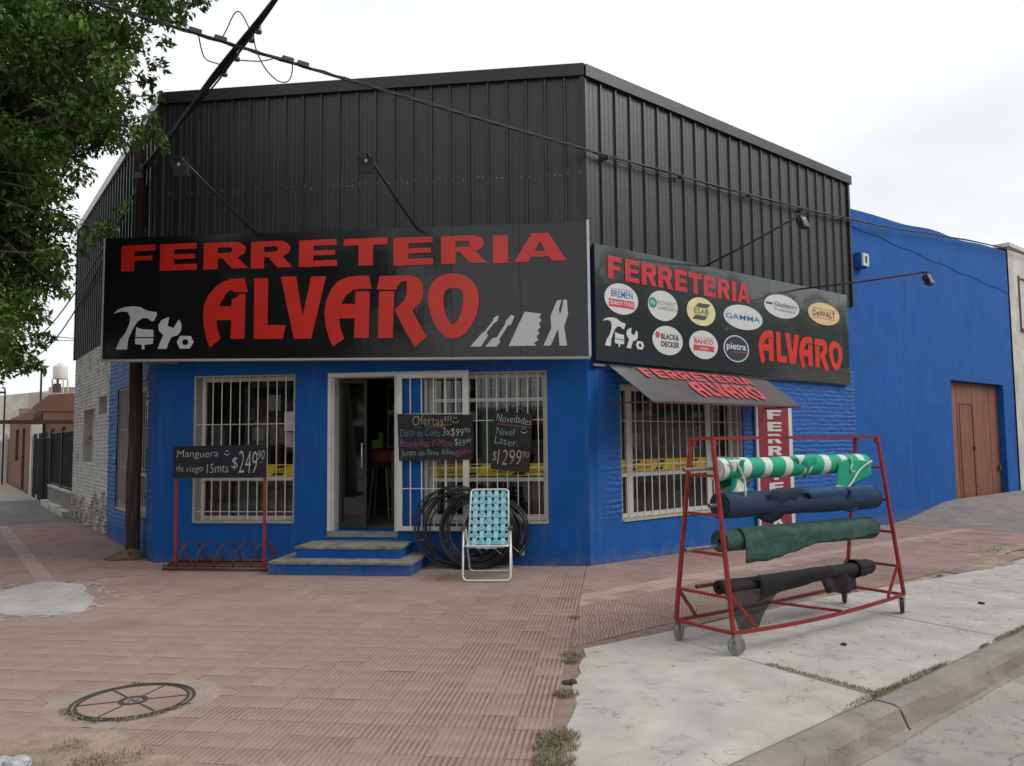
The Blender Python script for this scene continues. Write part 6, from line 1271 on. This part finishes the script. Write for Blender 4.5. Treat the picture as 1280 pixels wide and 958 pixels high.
w = MB(); w.box(15.97, 18.48, -.1, -.05, 4.32, 5.63, R.T); w.build('shutter', mat('grey_white_shutter', (.5, .5, .49), .6), hw_)
w = MB(); w.box(15.90, 18.55, .003, .05, 4.24, 4.30, R.T); w.box(15.90, 15.95, .003, .03, 4.3, 5.68, R.T); w.build('window_trim', mat('dark_trim', (.08, .08, .085), .6), hw_)
w = MB(); w.box(16.02, 17.58, -.15, -.10, -.2, 2.48, R.T); w.build('door', mat('dark_brown_door', (.06, .03, .022), .5), hw_)
w = MB(); w.box(15.26, 24.05, -.32, .05, 6.352, 6.45, R.T); w.build('coping', M['houserend'], hw_)
w = MB(); w.box(15.27, 24, -8, -.31, -.6, 6.3, R.T); w.build('house_body', M['houserend'], hw_)
# ================================================================ NEIGHBOURS, left
fe = thing('iron_front_fence', 'black iron fence on a low masonry wall beyond the white brick wall', 'fence', tuple(LF.P(10.5, 0, 0)))
w = MB(); w.box(8.25, 13.0, -.16, .0, -.1, .50, LF.T); w.build('masonry_base', mat('grey_plinth', (.21, .19, .175), .9, var=.2, vs=4, bump=.4), fe)
w = MB(); w.box(8.25, 13.0, -.18, .02, .502, .54, LF.T); w.build('coping', M['houserend'], fe)
w = MB(); w.box(8.3, 12.9, -.10, -.085, .62, 1.86, LF.T); w.build('infill_sheet', M['blackiron'], fe)
bm2 = MB(); bm2.box(-.012, .012, -.012, .012, 0, 1.38); bme = bm2.me('bar'); bme.materials.append(M['blackiron'])
for i in range(34): link(bme, 'bar', None, fe, LF.M @ Matrix.Translation((8.35+.137*i, -.07, .545)))
w = MB(); w.box(8.28, 12.98, -.09, -.05, 1.88, 1.93, LF.T); w.box(8.28, 12.98, -.09, -.05, .58, .61, LF.T); w.build('rail', M['blackiron'], fe)
for u in (10.6, 12.95): w = MB(); w.box(u-.04, u+.04, -.11, -.03, .0, 2.02, LF.T); w.build('post', M['blackiron'], fe)
ga = thing('iron_gate', 'black sheet iron gate at the far end of the black fence', 'gate', tuple(LF.P(15, 0, 0)))
for k in range(3):
    a = 13.05+1.55*k; w = MB(); w.box(a, a+1.5, -.09, -.05, .08, 1.80, LF.T)
    for i in range(8): w.box(a+.06+i*.19, a+.09+i*.19, -.048, -.03, .10, 1.78, LF.T)
    w.build('gate_leaf', M['blackiron'], ga)
for a in (13.02, 14.56, 16.1, 17.66): w = MB(); w.box(a-.04, a+.03, -.12, -.02, -.1, 1.95, LF.T); w.build('post', M['blackiron'], ga)
ks = thing('white_kerb_stones', 'whitewashed edging stones along the foot of the black fence', 'edging stones', tuple(LF.P(10, .1, 0)))
for i, (a, b) in enumerate(((8.3, 9.5), (9.6, 10.7), (10.9, 11.9), (12.0, 13.0))): w = MB(); w.box(a, b, .003, .16, -.05, .13+.02*(i % 2), LF.T); w.build('stone', M['houserend'], ks)
cp_ = thing('carport_frame', 'dark horizontal beam on a post crossing over the side pavement', 'carport frame', tuple(LF.P(13, .3, 0)))
w = MB(); w.sqbar(LF.P(12.7, -4.2, 2.20), LF.P(13.1, 6.5, 2.18), .14, .10); w.build('beam', mat('dark_steel_beam', (.04, .028, .026), .6), cp_)
for v in (.12, 6.2): w = MB(); w.sqbar(LF.P(13.0, v, 0), LF.P(13.0, v, 2.15), .07); w.build('post', MATS['dark_steel_beam'], cp_)
bh = thing('red_brown_house', 'single-storey red brown rendered house beyond the black fence', 'building', tuple(LF.P(19, 0, 0)))
w = MB(); wall_sheet(w, LF, 18.6, 29, -.1, 2.75, [(21.2, 22.4, 0, 2.2), (24, 25.6, 1, 2.2)], v=-.05); w.build('front_wall', M['brownrend'], bh)
w = MB(); w.box(18.6, 29, -9, -.34, -.1, 2.70, LF.T); w.build('house_body', M['brownrend'], bh)
w = MB(); w.prism([(-.05, 2.702), (-.05, 2.85), (-.5, 3.25), (-1.2, 3.32), (-1.35, 3.02), (-9, 3.02), (-9, 2.702)], 18.57, 18.85, lambda a, b, c: LF.T(c, a, b)); w.build('parapet', M['brownrend'], bh)
w = MB(); w.box(18.5, 18.9, -9, -1.3, 3.022, 3.06, LF.T); w.build('coping', M['houserend'], bh)
w = MB(); w.box(21.2, 22.4, -.2, -.15, 0, 2.2, LF.T); w.build('door', M['darkroom'], bh)
w = MB(); w.box(24, 25.6, -.2, -.15, 1, 2.2, LF.T); w.build('window', M['darkroom'], bh)
w = MB(); w.box(17.75, 18.3, -.30, .02, -.1, 2.25, LF.T); w.build('pillar', M['houserend'], bh, label='pale pillar at the corner of the house')
be = thing('beige_building', 'beige two-storey building with a flat roof behind the red brown house', 'building', (-24, 40, 0))
def X0(x0, x1, y0, y1, z0, z1, nm, m_, par): w = MB(); w.box(x0, x1, y0, y1, z0, z1); return w.build(nm, m_, par)
X0(-23.6, -8, 38.5, 46, 0, 4.15, 'lower_storey', M['beige'], be); X0(-23.2, -12, 39.5, 46, 4.152, 4.5, 'roof_parapet', M['beige'], be); X0(-24.0, -19.2, 38.45, 38.49, 2.95, 3.4, 'window_band', mat('dim_window', (.2, .18, .15), .4), be)
w = MB(); w.prism([(-30, 0), (-30, 3.9), (-21.5, 4.65), (-21.5, 0)], 41, 47, lambda a, b, c: (a, c, b)); w.build('sloped_wing', M['houserend'], be)
w = MB(); w.prism([(-21.4, 4.5), (-21.4, 5.0), (-20.8, 5.05), (-19.6, 4.8), (-19.6, 4.5)], 40.2, 40.6, lambda a, b, c: (a, c, b)); w.build('roof_upstand', M['beige'], be)
wt = thing('water_tank', 'pale pinkish rooftop water tank on a small stand against the sky', 'water tank', (-22.35, 39, 4.15))
w = MB(); w.lathe([(.31, 0), (.33, .05), (.33, .60), (.31, .66), (.12, .74), (.12, .80), (.05, .81)], 24, lambda a, b, c: (-22.35+a, 39+b, 4.85+c)); w.build('tank', M['tank'], wt, smooth=True)
for dx, dy in ((-.27, -.2), (.27, -.2), (-.27, .2), (.27, .2)): X0(-22.35+dx-.025, -22.35+dx+.025, 39+dy-.025, 39+dy+.025, 4.15, 4.85, 'leg', M['houserend'], wt)
X0(-22.52, -22.24, 38.7, 38.9, 4.15, 4.62, 'pump', M['castiron'], wt); w = MB(); w.tube([(-22.35, 38.8, 4.62), (-22.35, 38.8, 4.86)], .05, 8); w.build('pipe', M['castiron'], wt)
for x, y, z0, z1, lb in ((-16.9, 28.3, 0, 4.5, 'thin black street lamp mast seen below the tree crown'), (-21.2, 33, 0, 4.0, 'thin distant antenna mast at the left edge beyond the tree')):
    t = thing('lamp_mast', lb, 'mast', (x, y, 0)); w = MB(); w.tube([(x, y, z0), (x, y, z1-.15), (x-.03, y, z1), (x-.14, y, z1+.02)], .035, 8); w.build('pole_shaft', M['blackiron'], t); X0(x-.26, x-.06, y-.05, y+.05, z1-.22, z1-.14, 'lamp_head', M['blackiron'], t)
dw = thing('service_wires', 'thin overhead wires crossing the pale sky left of the shop', 'wire', (-16.9, 28.3, 5))
for a, b, s_ in (((-26, 24, 6.4), (-11, 24.5, 4.6), .05), ((-30, 30, 5.5), (-12, 30, 5.65), .05), ((-16.9, 28.3, 4.5), (-16.2, 24, 6.6), .1), ((-16.9, 28.3, 4.5), (-18.0, 26, 6.0), .1)):
    w = MB(); w.tube(span(a, b, s_, 12), .012, 5); w.build('wire', M['cable'], dw)
gw = thing('garden_wall', 'grey weathered garden wall at the far left end of the side street', 'wall', tuple(LF.P(32, 0, 0)))
w = MB(); w.box(29.1, 45, -.3, .0, -.1, 1.9, LF.T); w.build('wall_panel', mat('weathered_wall', (.24, .21, .18), .95, var=.3, vs=1.5, bump=.4, stretch=(2, 2, .5)), gw)
for i in range(7): w = MB(); w.box(29.3+i*2.3, 29.5+i*2.3, .002, .1, -.1, 2.1, LF.T); w.build('pier', M['houserend'], gw)
lz = thing('gabled_white_house', 'low whitish house far off at the left edge of the street', 'building', (-33, 44, 0))
w = MB(); w.prism([(-40, 0), (-40, 3.4), (-27, 3.7), (-27, 0)], 44, 52, lambda a, b, c: (a, c, b)); w.build('wall', M['houserend'], lz); X0(-34, -32.5, 43.9, 43.99, 1, 2.2, 'window', M['darkroom'], lz)
# row across the street, reflected in the panes
def back_house(x, y, w_, h_, ang, m_, lb):
    t = thing('house', lb, 'building', (x, y, 0), ang, 'houses across the street'); q = MB(); q.box(-w_/2, w_/2, -4, 0, -.2, h_); q.build('wall', m_, t, world=False)
    q = MB(); q.box(-w_/2-.1, w_/2+.1, -4.1, .1, h_+.002, h_+.18); q.build('coping', M['houserend'], t, world=False)
    for k in (-1, 1): q = MB(); q.box(k*w_/4-.6, k*w_/4+.6, .003, .05, 1.0, 2.3); q.build('window', M['darkroom'], t, world=False)
    q = MB(); q.box(-.5, .5, .003, .05, 0, 2.1); q.build('door', M['brownpaint'], t, world=False)
for i_, (s_, w_, h_, m_, lb) in enumerate([(-4, 9, 3.6, 'beige', 'beige house facing the shop across the right-hand street'), (6, 9.5, 4.4, 'brownrend', 'red brown house facing the warehouse'), (17, 10, 3.8, 'houserend', 'white house further along the right-hand street'), (28, 10, 4.6, 'beige', 'beige house at the far part of the right-hand street'), (40, 12, 4.0, 'brownrend', 'last red brown house along the right-hand street')]):
    q_ = R.P(s_, 15.5, 0); back_house(q_.x, q_.y, w_, h_, R.a+PI, M[m_], lb)
c0 = V_.mean(0); keep = np.arange(0, len(F_)//2, 2); F2_ = np.concatenate([F_[:len(F_)]])
tm2 = np_mesh('foliage', V_-np.array([-8.3, 8.9, 0.]), F_); tm2.materials.append(lm)
tk = MB(); tk.tube([(0, 0, -.2), (.05, .02, 1.5), (.2, .05, 3.2), (.5, 0, 5)], [.24, .19, .15, .06], 12); tkm = tk.me('trunk', True); tkm.materials.append(M['bark'])
for i_, (x_, y_, a_, lb) in enumerate([(-12.5, 4.0, 1.2, 'unseen leafy tree added near the side street corner to dim sky light'), (-8.5, -2.5, 2.6, 'unseen leafy tree added across the junction to dim light on the front wall'), (-15, -3, 5.2, 'unseen leafy tree added behind the left corner trees to block low sky'), (-16.5, 14, .4, 'unseen leafy tree added along the side street to keep its walls dim'), (9, -3.5, 3.1, 'unseen leafy tree added across the right-hand street'), (*R.P(9, 13.6, 0)[:2], .7, 'unseen leafy tree added facing the warehouse to darken window reflections'), (*LF.P(8, 7.4, 0)[:2], .3, 'unseen leafy tree added across the side street to darken it, nearer one'), (*LF.P(15, 8.4, 0)[:2], 3.3, 'unseen leafy tree added across the side street to darken it, farther one'), (*R.P(16, 13.8, 0)[:2], 2.2, 'unseen leafy tree added before the red brown house to darken window reflections'), (*R.P(23, 13.6, 0)[:2], 4.4, 'unseen leafy tree added in front of the white house to darken window reflections'), (*R.P(31, 13.8, 0)[:2], 5.5, 'unseen leafy tree added by the far beige house to darken window reflections'), (*R.P(40, 13.6, 0)[:2], 1.5, 'last unseen leafy tree added along the right-hand street to darken window reflections')]):
    t_ = thing('street_tree', lb, 'tree', (x_, y_, 0), a_, 'unseen trees added to dim sky light and reflections')  # unseen trees, added to dim the walls and darken reflections in the panes
    link(tm2, 'foliage', None, t_, None, world=False, kind='stuff'); link(tkm, 'trunk', None, t_, None, world=False)
back_house(-2.5, -14, 11, 2.9, 0, M['beige'], 'beige flat-roofed house across the street'); back_house(-15, -11, 10, 5.0, math.radians(-20), M['houserend'], 'white house across the street by the far corner')

# ================================================================ INSIDE THE SHOP
def shelf(fr, u, v, w_, h_, dpt, label, seed, cols):
    rg = random.Random(seed); t = thing('shelf_unit', label, 'shelf', fr.T(u, v, .42)); wd_m = mat('dim_shelf', (.32, .28, .23), .7)
    q = MB()
    for a in (u, u+w_-.03): q.box(a, a+.03, v-dpt, v, .43, .43+h_, fr.T)
    for k in range(5): q.box(u+.03, u+w_-.03, v-dpt, v, .46+k*(h_-.08)/4, .485+k*(h_-.08)/4, fr.T)
    q.build('rack', wd_m, t)
    for k in range(5):
        a = u+.06
        while a < u+w_-.15:
            b = rg.uniform(.08, .24); hh = rg.uniform(.12, .30)
            q = MB(); q.box(a, min(a+b, u+w_-.04), v-dpt*.8, v-.03, .487+k*(h_-.08)/4, .487+k*(h_-.08)/4+hh, fr.T); q.build('goods_box', rg.choice(cols), t); a += b+rg.uniform(.01, .06)
gc = [mat('goods_a', (.5, .44, .34), .7), mat('goods_b', (.12, .14, .17), .6), mat('goods_c', (.72, .70, .66), .6), mat('goods_d', (.38, .2, .12), .7), mat('goods_e', (.06, .2, .3), .6), mat('goods_f', (.22, .28, .2), .6)]
shelf(R, .75, -.62, 1.6, 2.0, .35, 'shelf of boxed goods behind the left half of the window under the awning', 1, gc)
shelf(R, 2.45, -.66, 1.4, 2.0, .35, 'shelf of boxed goods behind the right half of the window under the awning', 2, gc)
shelf(F, .75, -1.05, 1.3, 2.0, .35, 'shelf of goods seen through the left window', 3, gc)
shelf(F, 4.0, -.95, 1.5, 1.9, .35, 'shelf of goods behind the window beside the gate', 4, gc)
def blob(nm, label, cat, c, prof, m_, n_=20):
    t = MB(); t.lathe(prof, n_, lambda a, b, z: (c[0]+a, c[1]+b, c[2]+z)); o = t.build(nm, m_, None, smooth=True); tag(o, label, cat); return o
p = F.P(1.40, -.55, .42); blob('clay_pot', 'terracotta pot low behind the left window grille', 'pot', (p.x, p.y, .545), [(.11, 0), (.16, .12), (.17, .26), (.12, .34), (.13, .36)], mat('terracotta', (.34, .15, .09), .8, var=.2))
p = F.P(1.78, -.45, .42); blob('plastic_basin', 'round orange basin low in the right corner of the left window', 'basin', (p.x, p.y, .545), [(.09, 0), (.15, .08), (.14, .17), (.06, .20)], mat('orange_plastic', (.5, .09, .03), .5))
p = F.P(1.0, -.6, .42); blob('grey_sack', 'slumped grey-blue sack low in the left window', 'sack', (p.x, p.y, .545), [(.15, 0), (.20, .15), (.18, .38), (.10, .50), (.03, .53)], mat('grey_blue_plastic', (.13, .16, .19), .6, var=.3))
def sillbox(u0, u1, z0, z1, v0, v1, nm, label, cat, m_):
    w = MB(); w.box(u0, u1, v0, v1, z0, z1, F.T); o = w.build(nm, m_, None); tag(o, label, cat)
sillbox(.9, 1.92, .42, .54, -.85, -.30, 'low_bench', 'low bench standing inside along the left window', 'bench', mat('dim_bench', (.10, .09, .08), .7))
sillbox(1.02, 1.42, 1.25, 2.2, -.95, -.80, 'brown_cardboard', 'tall brown cardboard sheet hanging inside the left window', 'cardboard', mat('brown_card', (.15, .085, .05), .8, var=.3))
t = thing('green_pipe_bundle', 'upright bundle of green plastic pipes inside the window beside the gate', 'pipes', F.T(4.6, -.6, .42))
for i in range(6): w = MB(); w.tube([F.P(4.32+.075*i, -.55-.04*(i % 2), .43), F.P(4.34+.075*i, -.55, 2.10-.06*((i*7) % 3))], .036, 10); w.build('pipe', mat('green_pvc', (.02, .22, .13), .4, var=.15), t, smooth=True)
p = F.P(4.86, -.5, 2.0); blob('orange_brown_drum', 'orange brown drum high inside the window beside the gate', 'drum', (p.x, p.y, 2.02), [(.14, 0), (.15, .02), (.15, .22), (.13, .24)], mat('orange_brown', (.26, .10, .05), .6))
sillbox(5.0, 5.24, .55, 1.0, -.7, -.5, 'brown_wood_boards', 'upright brown boards behind the lower right panes beside the gate', 'boards', mat('brown_boards', (.13, .09, .07), .8, var=.3, vs=20, stretch=(6, 6, 1)))
sillbox(5.02, 5.25, 1.78, 1.98, -.8, -.6, 'red_crate', 'dull red crate at the right of the window beside the gate', 'crate', mat('dull_red', (.18, .03, .025), .6))
# dim things inside the doorway
def inbox(u0, u1, v0, v1, z0, z1, nm, label, cat, m_):
    w = MB(); w.box(u0, u1, v0, v1, z0, z1, F.T); o = w.build(nm, m_, None); tag(o, label, cat)
t = thing('stool', 'dark stool with thin metal legs deep inside the doorway', 'stool', F.T(2.62, -1.7, .42))
for a_, b2 in ((2.46, -1.85), (2.78, -1.85), (2.46, -1.55), (2.78, -1.55)): w = MB(); w.tube([F.P(a_, b2, .42), F.P(2.62+(a_-2.62)*.6, -1.7+(b2+1.7)*.6, 1.18)], .012, 6); w.build('leg', M['steel'], t)
w = MB(); w.box(2.46, 2.80, -1.86, -1.54, 1.18, 1.215, F.T); w.build('seat', M['blackiron'], t)
w = MB(); w.lathe([(.12, 0), (.185, .05), (.19, .14), (.13, .22), (.05, .25)], 18, lambda a, b, c: F.T(2.64+a, -1.7+b*.7, 1.216+c)); o = w.build('red_bag', mat('dull_red_sacking', (.26, .05, .025), .8, var=.3, vs=15, bump=.6, bs=12), None, smooth=True); tag(o, 'slumped dull red bag on the stool inside the doorway', 'bag')
w = MB(); w.prism([(2.50, 1.46), (2.66, 1.47), (2.66, 1.70), (2.61, 1.70), (2.60, 1.60), (2.50, 1.58)], -1.66, -1.60, lambda a, b, c: F.T(a, c, b)); o = w.build('green_carton', mat('bright_green_pack', (.14, .34, .04), .5), None); tag(o, 'bright green carton propped on top of the red bag inside the doorway', 'carton')
inbox(2.64, 2.88, -2.0, -1.98, 1.98, 2.06, 'white_label', 'pale strip label hanging deep in the doorway', 'label', mat('pale_label', (.5, .5, .5), .7))
inbox(2.40, 2.50, -1.2, -1.19, 1.98, 2.16, 'wall_paper', 'pale sheet seen behind the glass door leaf', 'paper', MATS['pale_label'])
inbox(2.86, 3.2, -1.9, -1.4, .43, 1.42, 'grey_green_bin', 'tall grey green bin at the right side inside the doorway', 'bin', mat('grey_green_plastic', (.10, .16, .14), .5))
shelf(F, 2.45, -2.6, 1.1, 2.1, .4, 'dim shelf of boxed goods at the back of the doorway', 6, gc)
paper(1.44, 1.62, 2.0, 2.22, 'small white framed sign high in the left window', v=-.30)
paper(1.20, 1.36, 1.60, 1.78, 'pale leaflet in the middle of the left window', v=-.34)

# ================================================================ MANHOLE, TUFTS, STONES
mh = thing('manhole_cover', 'round cast iron cover with six spokes set in the pink tiles', 'manhole cover', (MH.x, MH.y, 0))
cx_, cy_ = MH.x, MH.y
blotch('cover_surround', cx_, cy_, .47, .45, .2, .001, mat('dusty_mortar', (.31, .255, .22), .95, var=.15, vs=8, bump=.4), 8, rough=.25, parent=mh, kind=None, h=.004)
def annulus(r0, r1, z, nm, m_):
    w = MB(); w.lathe([(r0, z-.006), (r0, z), (r1, z), (r1, z-.006)], 48, lambda a, b, c: (cx_+a, cy_+b, c), cap=False); w.build(nm, m_, mh)
annulus(.335, .352, .008, 'outer_ring', M['castiron']); annulus(.305, .320, .008, 'inner_ring', M['castiron']); annulus(.055, .085, .0085, 'hub_ring', M['castiron'])
w = MB(); w.lathe([(.30, .004), (.0, .0045)], 48, lambda a, b, c: (cx_+a, cy_+b, c), cap=False); w.build('filled_plate', M['tile'], mh)
for k in range(6):
    a_ = math.radians(18+60*k); w = MB(); w.sqbar((cx_+.085*math.cos(a_), cy_+.085*math.sin(a_), .004), (cx_+.306*math.cos(a_), cy_+.306*math.sin(a_), .004), .008, .009); w.build('spoke', M['castiron'], mh)
w = MB(); text_mb(w, 'N', -.028, .028, -.030, .030, lambda a, b, c: (cx_+a, cy_+c, b), .0062, .03); w.build('cast_mark', M['castiron'], mh)
gm = mat('dry_grass', (.165, .15, .08), .9, var=.3, vs=12, isl=.35, col2=(.27, .235, .15), mixs=7, mixc=(.42, .6))
def tuft_mesh(n, rad, h, seed, sx=1., sy=1., flat=.5):
    g_ = np.random.default_rng(seed); vs = []; fs = []
    for i in range(n):
        a, r_ = g_.random()*6.28, rad*g_.random()**.6; x, y = sx*r_*math.cos(a), sy*r_*math.sin(a); b_ = g_.random()*6.28; L_ = h*(.4+.8*g_.random()); ln = flat*(.4+g_.random())
        d = np.array([math.cos(b_), math.sin(b_)]); w_ = .0016; s_ = np.array([-d[1], d[0]])*w_; p0 = np.array([x, y]); p1 = p0+d*L_*ln*.5; p2 = p0+d*L_*ln
        k = len(vs); vs += [(*(p0-s_), 0), (*(p0+s_), 0), (*(p1+s_), L_*.6), (*(p1-s_), L_*.6), (*p2, L_*(1-.3*ln))]; fs += [(k, k+1, k+2, k+3), (k+3, k+2, k+4)]
    return vs, fs
gr_ = MB(); rg = random.Random(31)
def tuft(x, y, rad, h, n, sx=1., sy=1., ang=0., z=0.):
    vs, fs = tuft_mesh(int(n*1.6), rad, h, rg.randrange(10**6), sx, sy, .9); ca, sa = math.cos(ang), math.sin(ang); gr_.add([(x+a*ca-b*sa, y+a*sa+b*ca, gz(x, y)+z+c) for a, b, c in vs], fs)
for v, n, r_ in ((4.15, 150, .10), (4.30, 90, .06), (5.02, 150, .085), (5.72, 320, .12), (5.86, 300, .12), (6.02, 260, .11), (6.12, 200, .11)):
    p = F.P(5.78, v, 0); tuft(p.x, p.y, r_, .035, n, 1., .8)
for s_, n, ln in ((-2.30, 240, .45), (-2.20, 120, .2), (-1.75, 220, .35), (-1.45, 120, .2), (-.62, 60, .10), (-.1, 200, .35), (.3, 200, .4)):
    p = R.P(s_, 4.655, 0); tuft(p.x, p.y, ln, .022, n, 1., .09, R.a)
p0, p1 = R.P(-2.22, 3.9, 0), R.P(-2.29, 4.6, 0)
for i in range(8): p = p0.lerp(p1, i/7); tuft(p.x, p.y, .06, .02, 45, .5, 1, R.a)
for i in range(60):
    u = rg.uniform(1.2, 4.2); v = rg.uniform(6.05, 6.7)+max(0, u-3.3)*.3; p = F.P(u, v, 0); tuft(p.x, p.y, .10, .035, rg.randint(20, 70))
for a_ in np.linspace(math.radians(190), math.radians(350), 22): 
    if rg.random() < .75: tuft(cx_+.36*math.cos(a_), cy_+.36*math.sin(a_), .035, .02, 22, z=.004)
for s_, d_, n in ((5.2, 2.75, 160), (6.1, 2.6, 120), (8.6, 2.9, 200), (9.6, 3.0, 300), (10.3, 3.4, 400), (11.2, 3.4, 400), (.6, 2.98, 60), (2.4, 3.15, 50), (-.9, 2.9, 50)): p = R.P(s_, d_, 0); tuft(p.x, p.y, .35 if s_ > 4 else .08, .06 if s_ > 8 else .03, n, 1, .35, R.a)
p = F.P(5.74, 2.9, 0); tuft(p.x, p.y, .05, .03, 60)
o = gr_.build('grass_tufts', gm, None, kind='stuff')
# pebbles, leaves and grit lying about
pm_ = MB(); rg = random.Random(77)
def grit(x, y, s): 
    z = gz(x, y)+.002; q = [(x+s*rg.uniform(.5, 1)*math.cos(a), y+s*rg.uniform(.5, 1)*math.sin(a)) for a in (0, 1.3, 2.5, 3.8, 5)]; k = len(pm_.v); pm_.v += [(a, b, z) for a, b in q]+[(x, y, z+s*.5)]; pm_.f += [(k+i, k+(i+1) % 5, k+5) for i in range(5)]
for i in range(420):
    s_, d_ = rg.uniform(-3, 9), rg.uniform(.2, 4.9); p = R.P(s_, d_, 0); grit(p.x, p.y, rg.choice([.004, .005, .007, .010]))
for i in range(500):
    p = F.P(rg.uniform(-1, 5.7), rg.uniform(.8, 6.6), 0); grit(p.x, p.y, rg.choice([.003, .004, .005, .008]))
for i in range(350):
    p = R.P(rg.uniform(-4.5, 6), 4.93+abs(rg.gauss(0, .25)), -.105); grit(p.x, p.y, rg.choice([.004, .006, .009])); 
pm_.v = [(x, y, z-(.112 if R.uv(x, y)[1] > 4.9 else 0)) for x, y, z in pm_.v]
pm_.build('grit', mat('grit_and_dry_leaves', (.16, .11, .075), .95, var=.5, vs=20, isl=.5), None, kind='stuff')
def rock(x, y, z, s, nm, label, m_, seed, sq=.6):
    g_ = random.Random(seed); bm = bmesh.new(); bmesh.ops.create_icosphere(bm, subdivisions=3, radius=s)
    for v in bm.verts: n_ = v.co.normalized(); v.co = Vector((v.co.x, v.co.y, v.co.z*sq))*(1+.18*math.sin(n_.x*5+g_.random()*.5+seed)+.14*math.sin(n_.y*8+seed)+.08*g_.random())
    me = bpy.data.meshes.new(nm); bm.to_mesh(me); bm.free(); o = link(me, nm, m_, None, Matrix.Translation((x, y, z))); tag(o, label, 'stone' if 'bag' not in nm else 'bag'); return o
rock(-2.42, 3.90, .02, .085, 'crumpled_bag', 'crumpled pale grey plastic bag lying at the bottom left corner', mat('crumpled_plastic', (.42, .42, .44), .5, var=.25, vs=30, bump=1, bs=25), 5, .55)
p = F.P(5.80, 4.77, 0); rock(p.x, p.y, -.002, .045, 'dark_stone', 'dark lump in the gap between the tiles and the pale slab', mat('dark_lump', (.05, .035, .03), .95, var=.4, bump=1), 6, .35)
p = R.P(-1.35, 3.95, 0); rock(p.x, p.y, .004, .022, 'dark_pebble', 'small dark pebble on the pale slab in front of the rack', mat('dark_pebble_m', (.03, .028, .028), .9), 7, .5)
p = R.P(1.05, 4.05, 0); rock(p.x, p.y, -.006, .03, 'dry_leaf', 'dark dry leaf on the pale slab to the right of the rack', MATS['dark_pebble_m'], 8, .3)
bpy.context.view_layer.update()
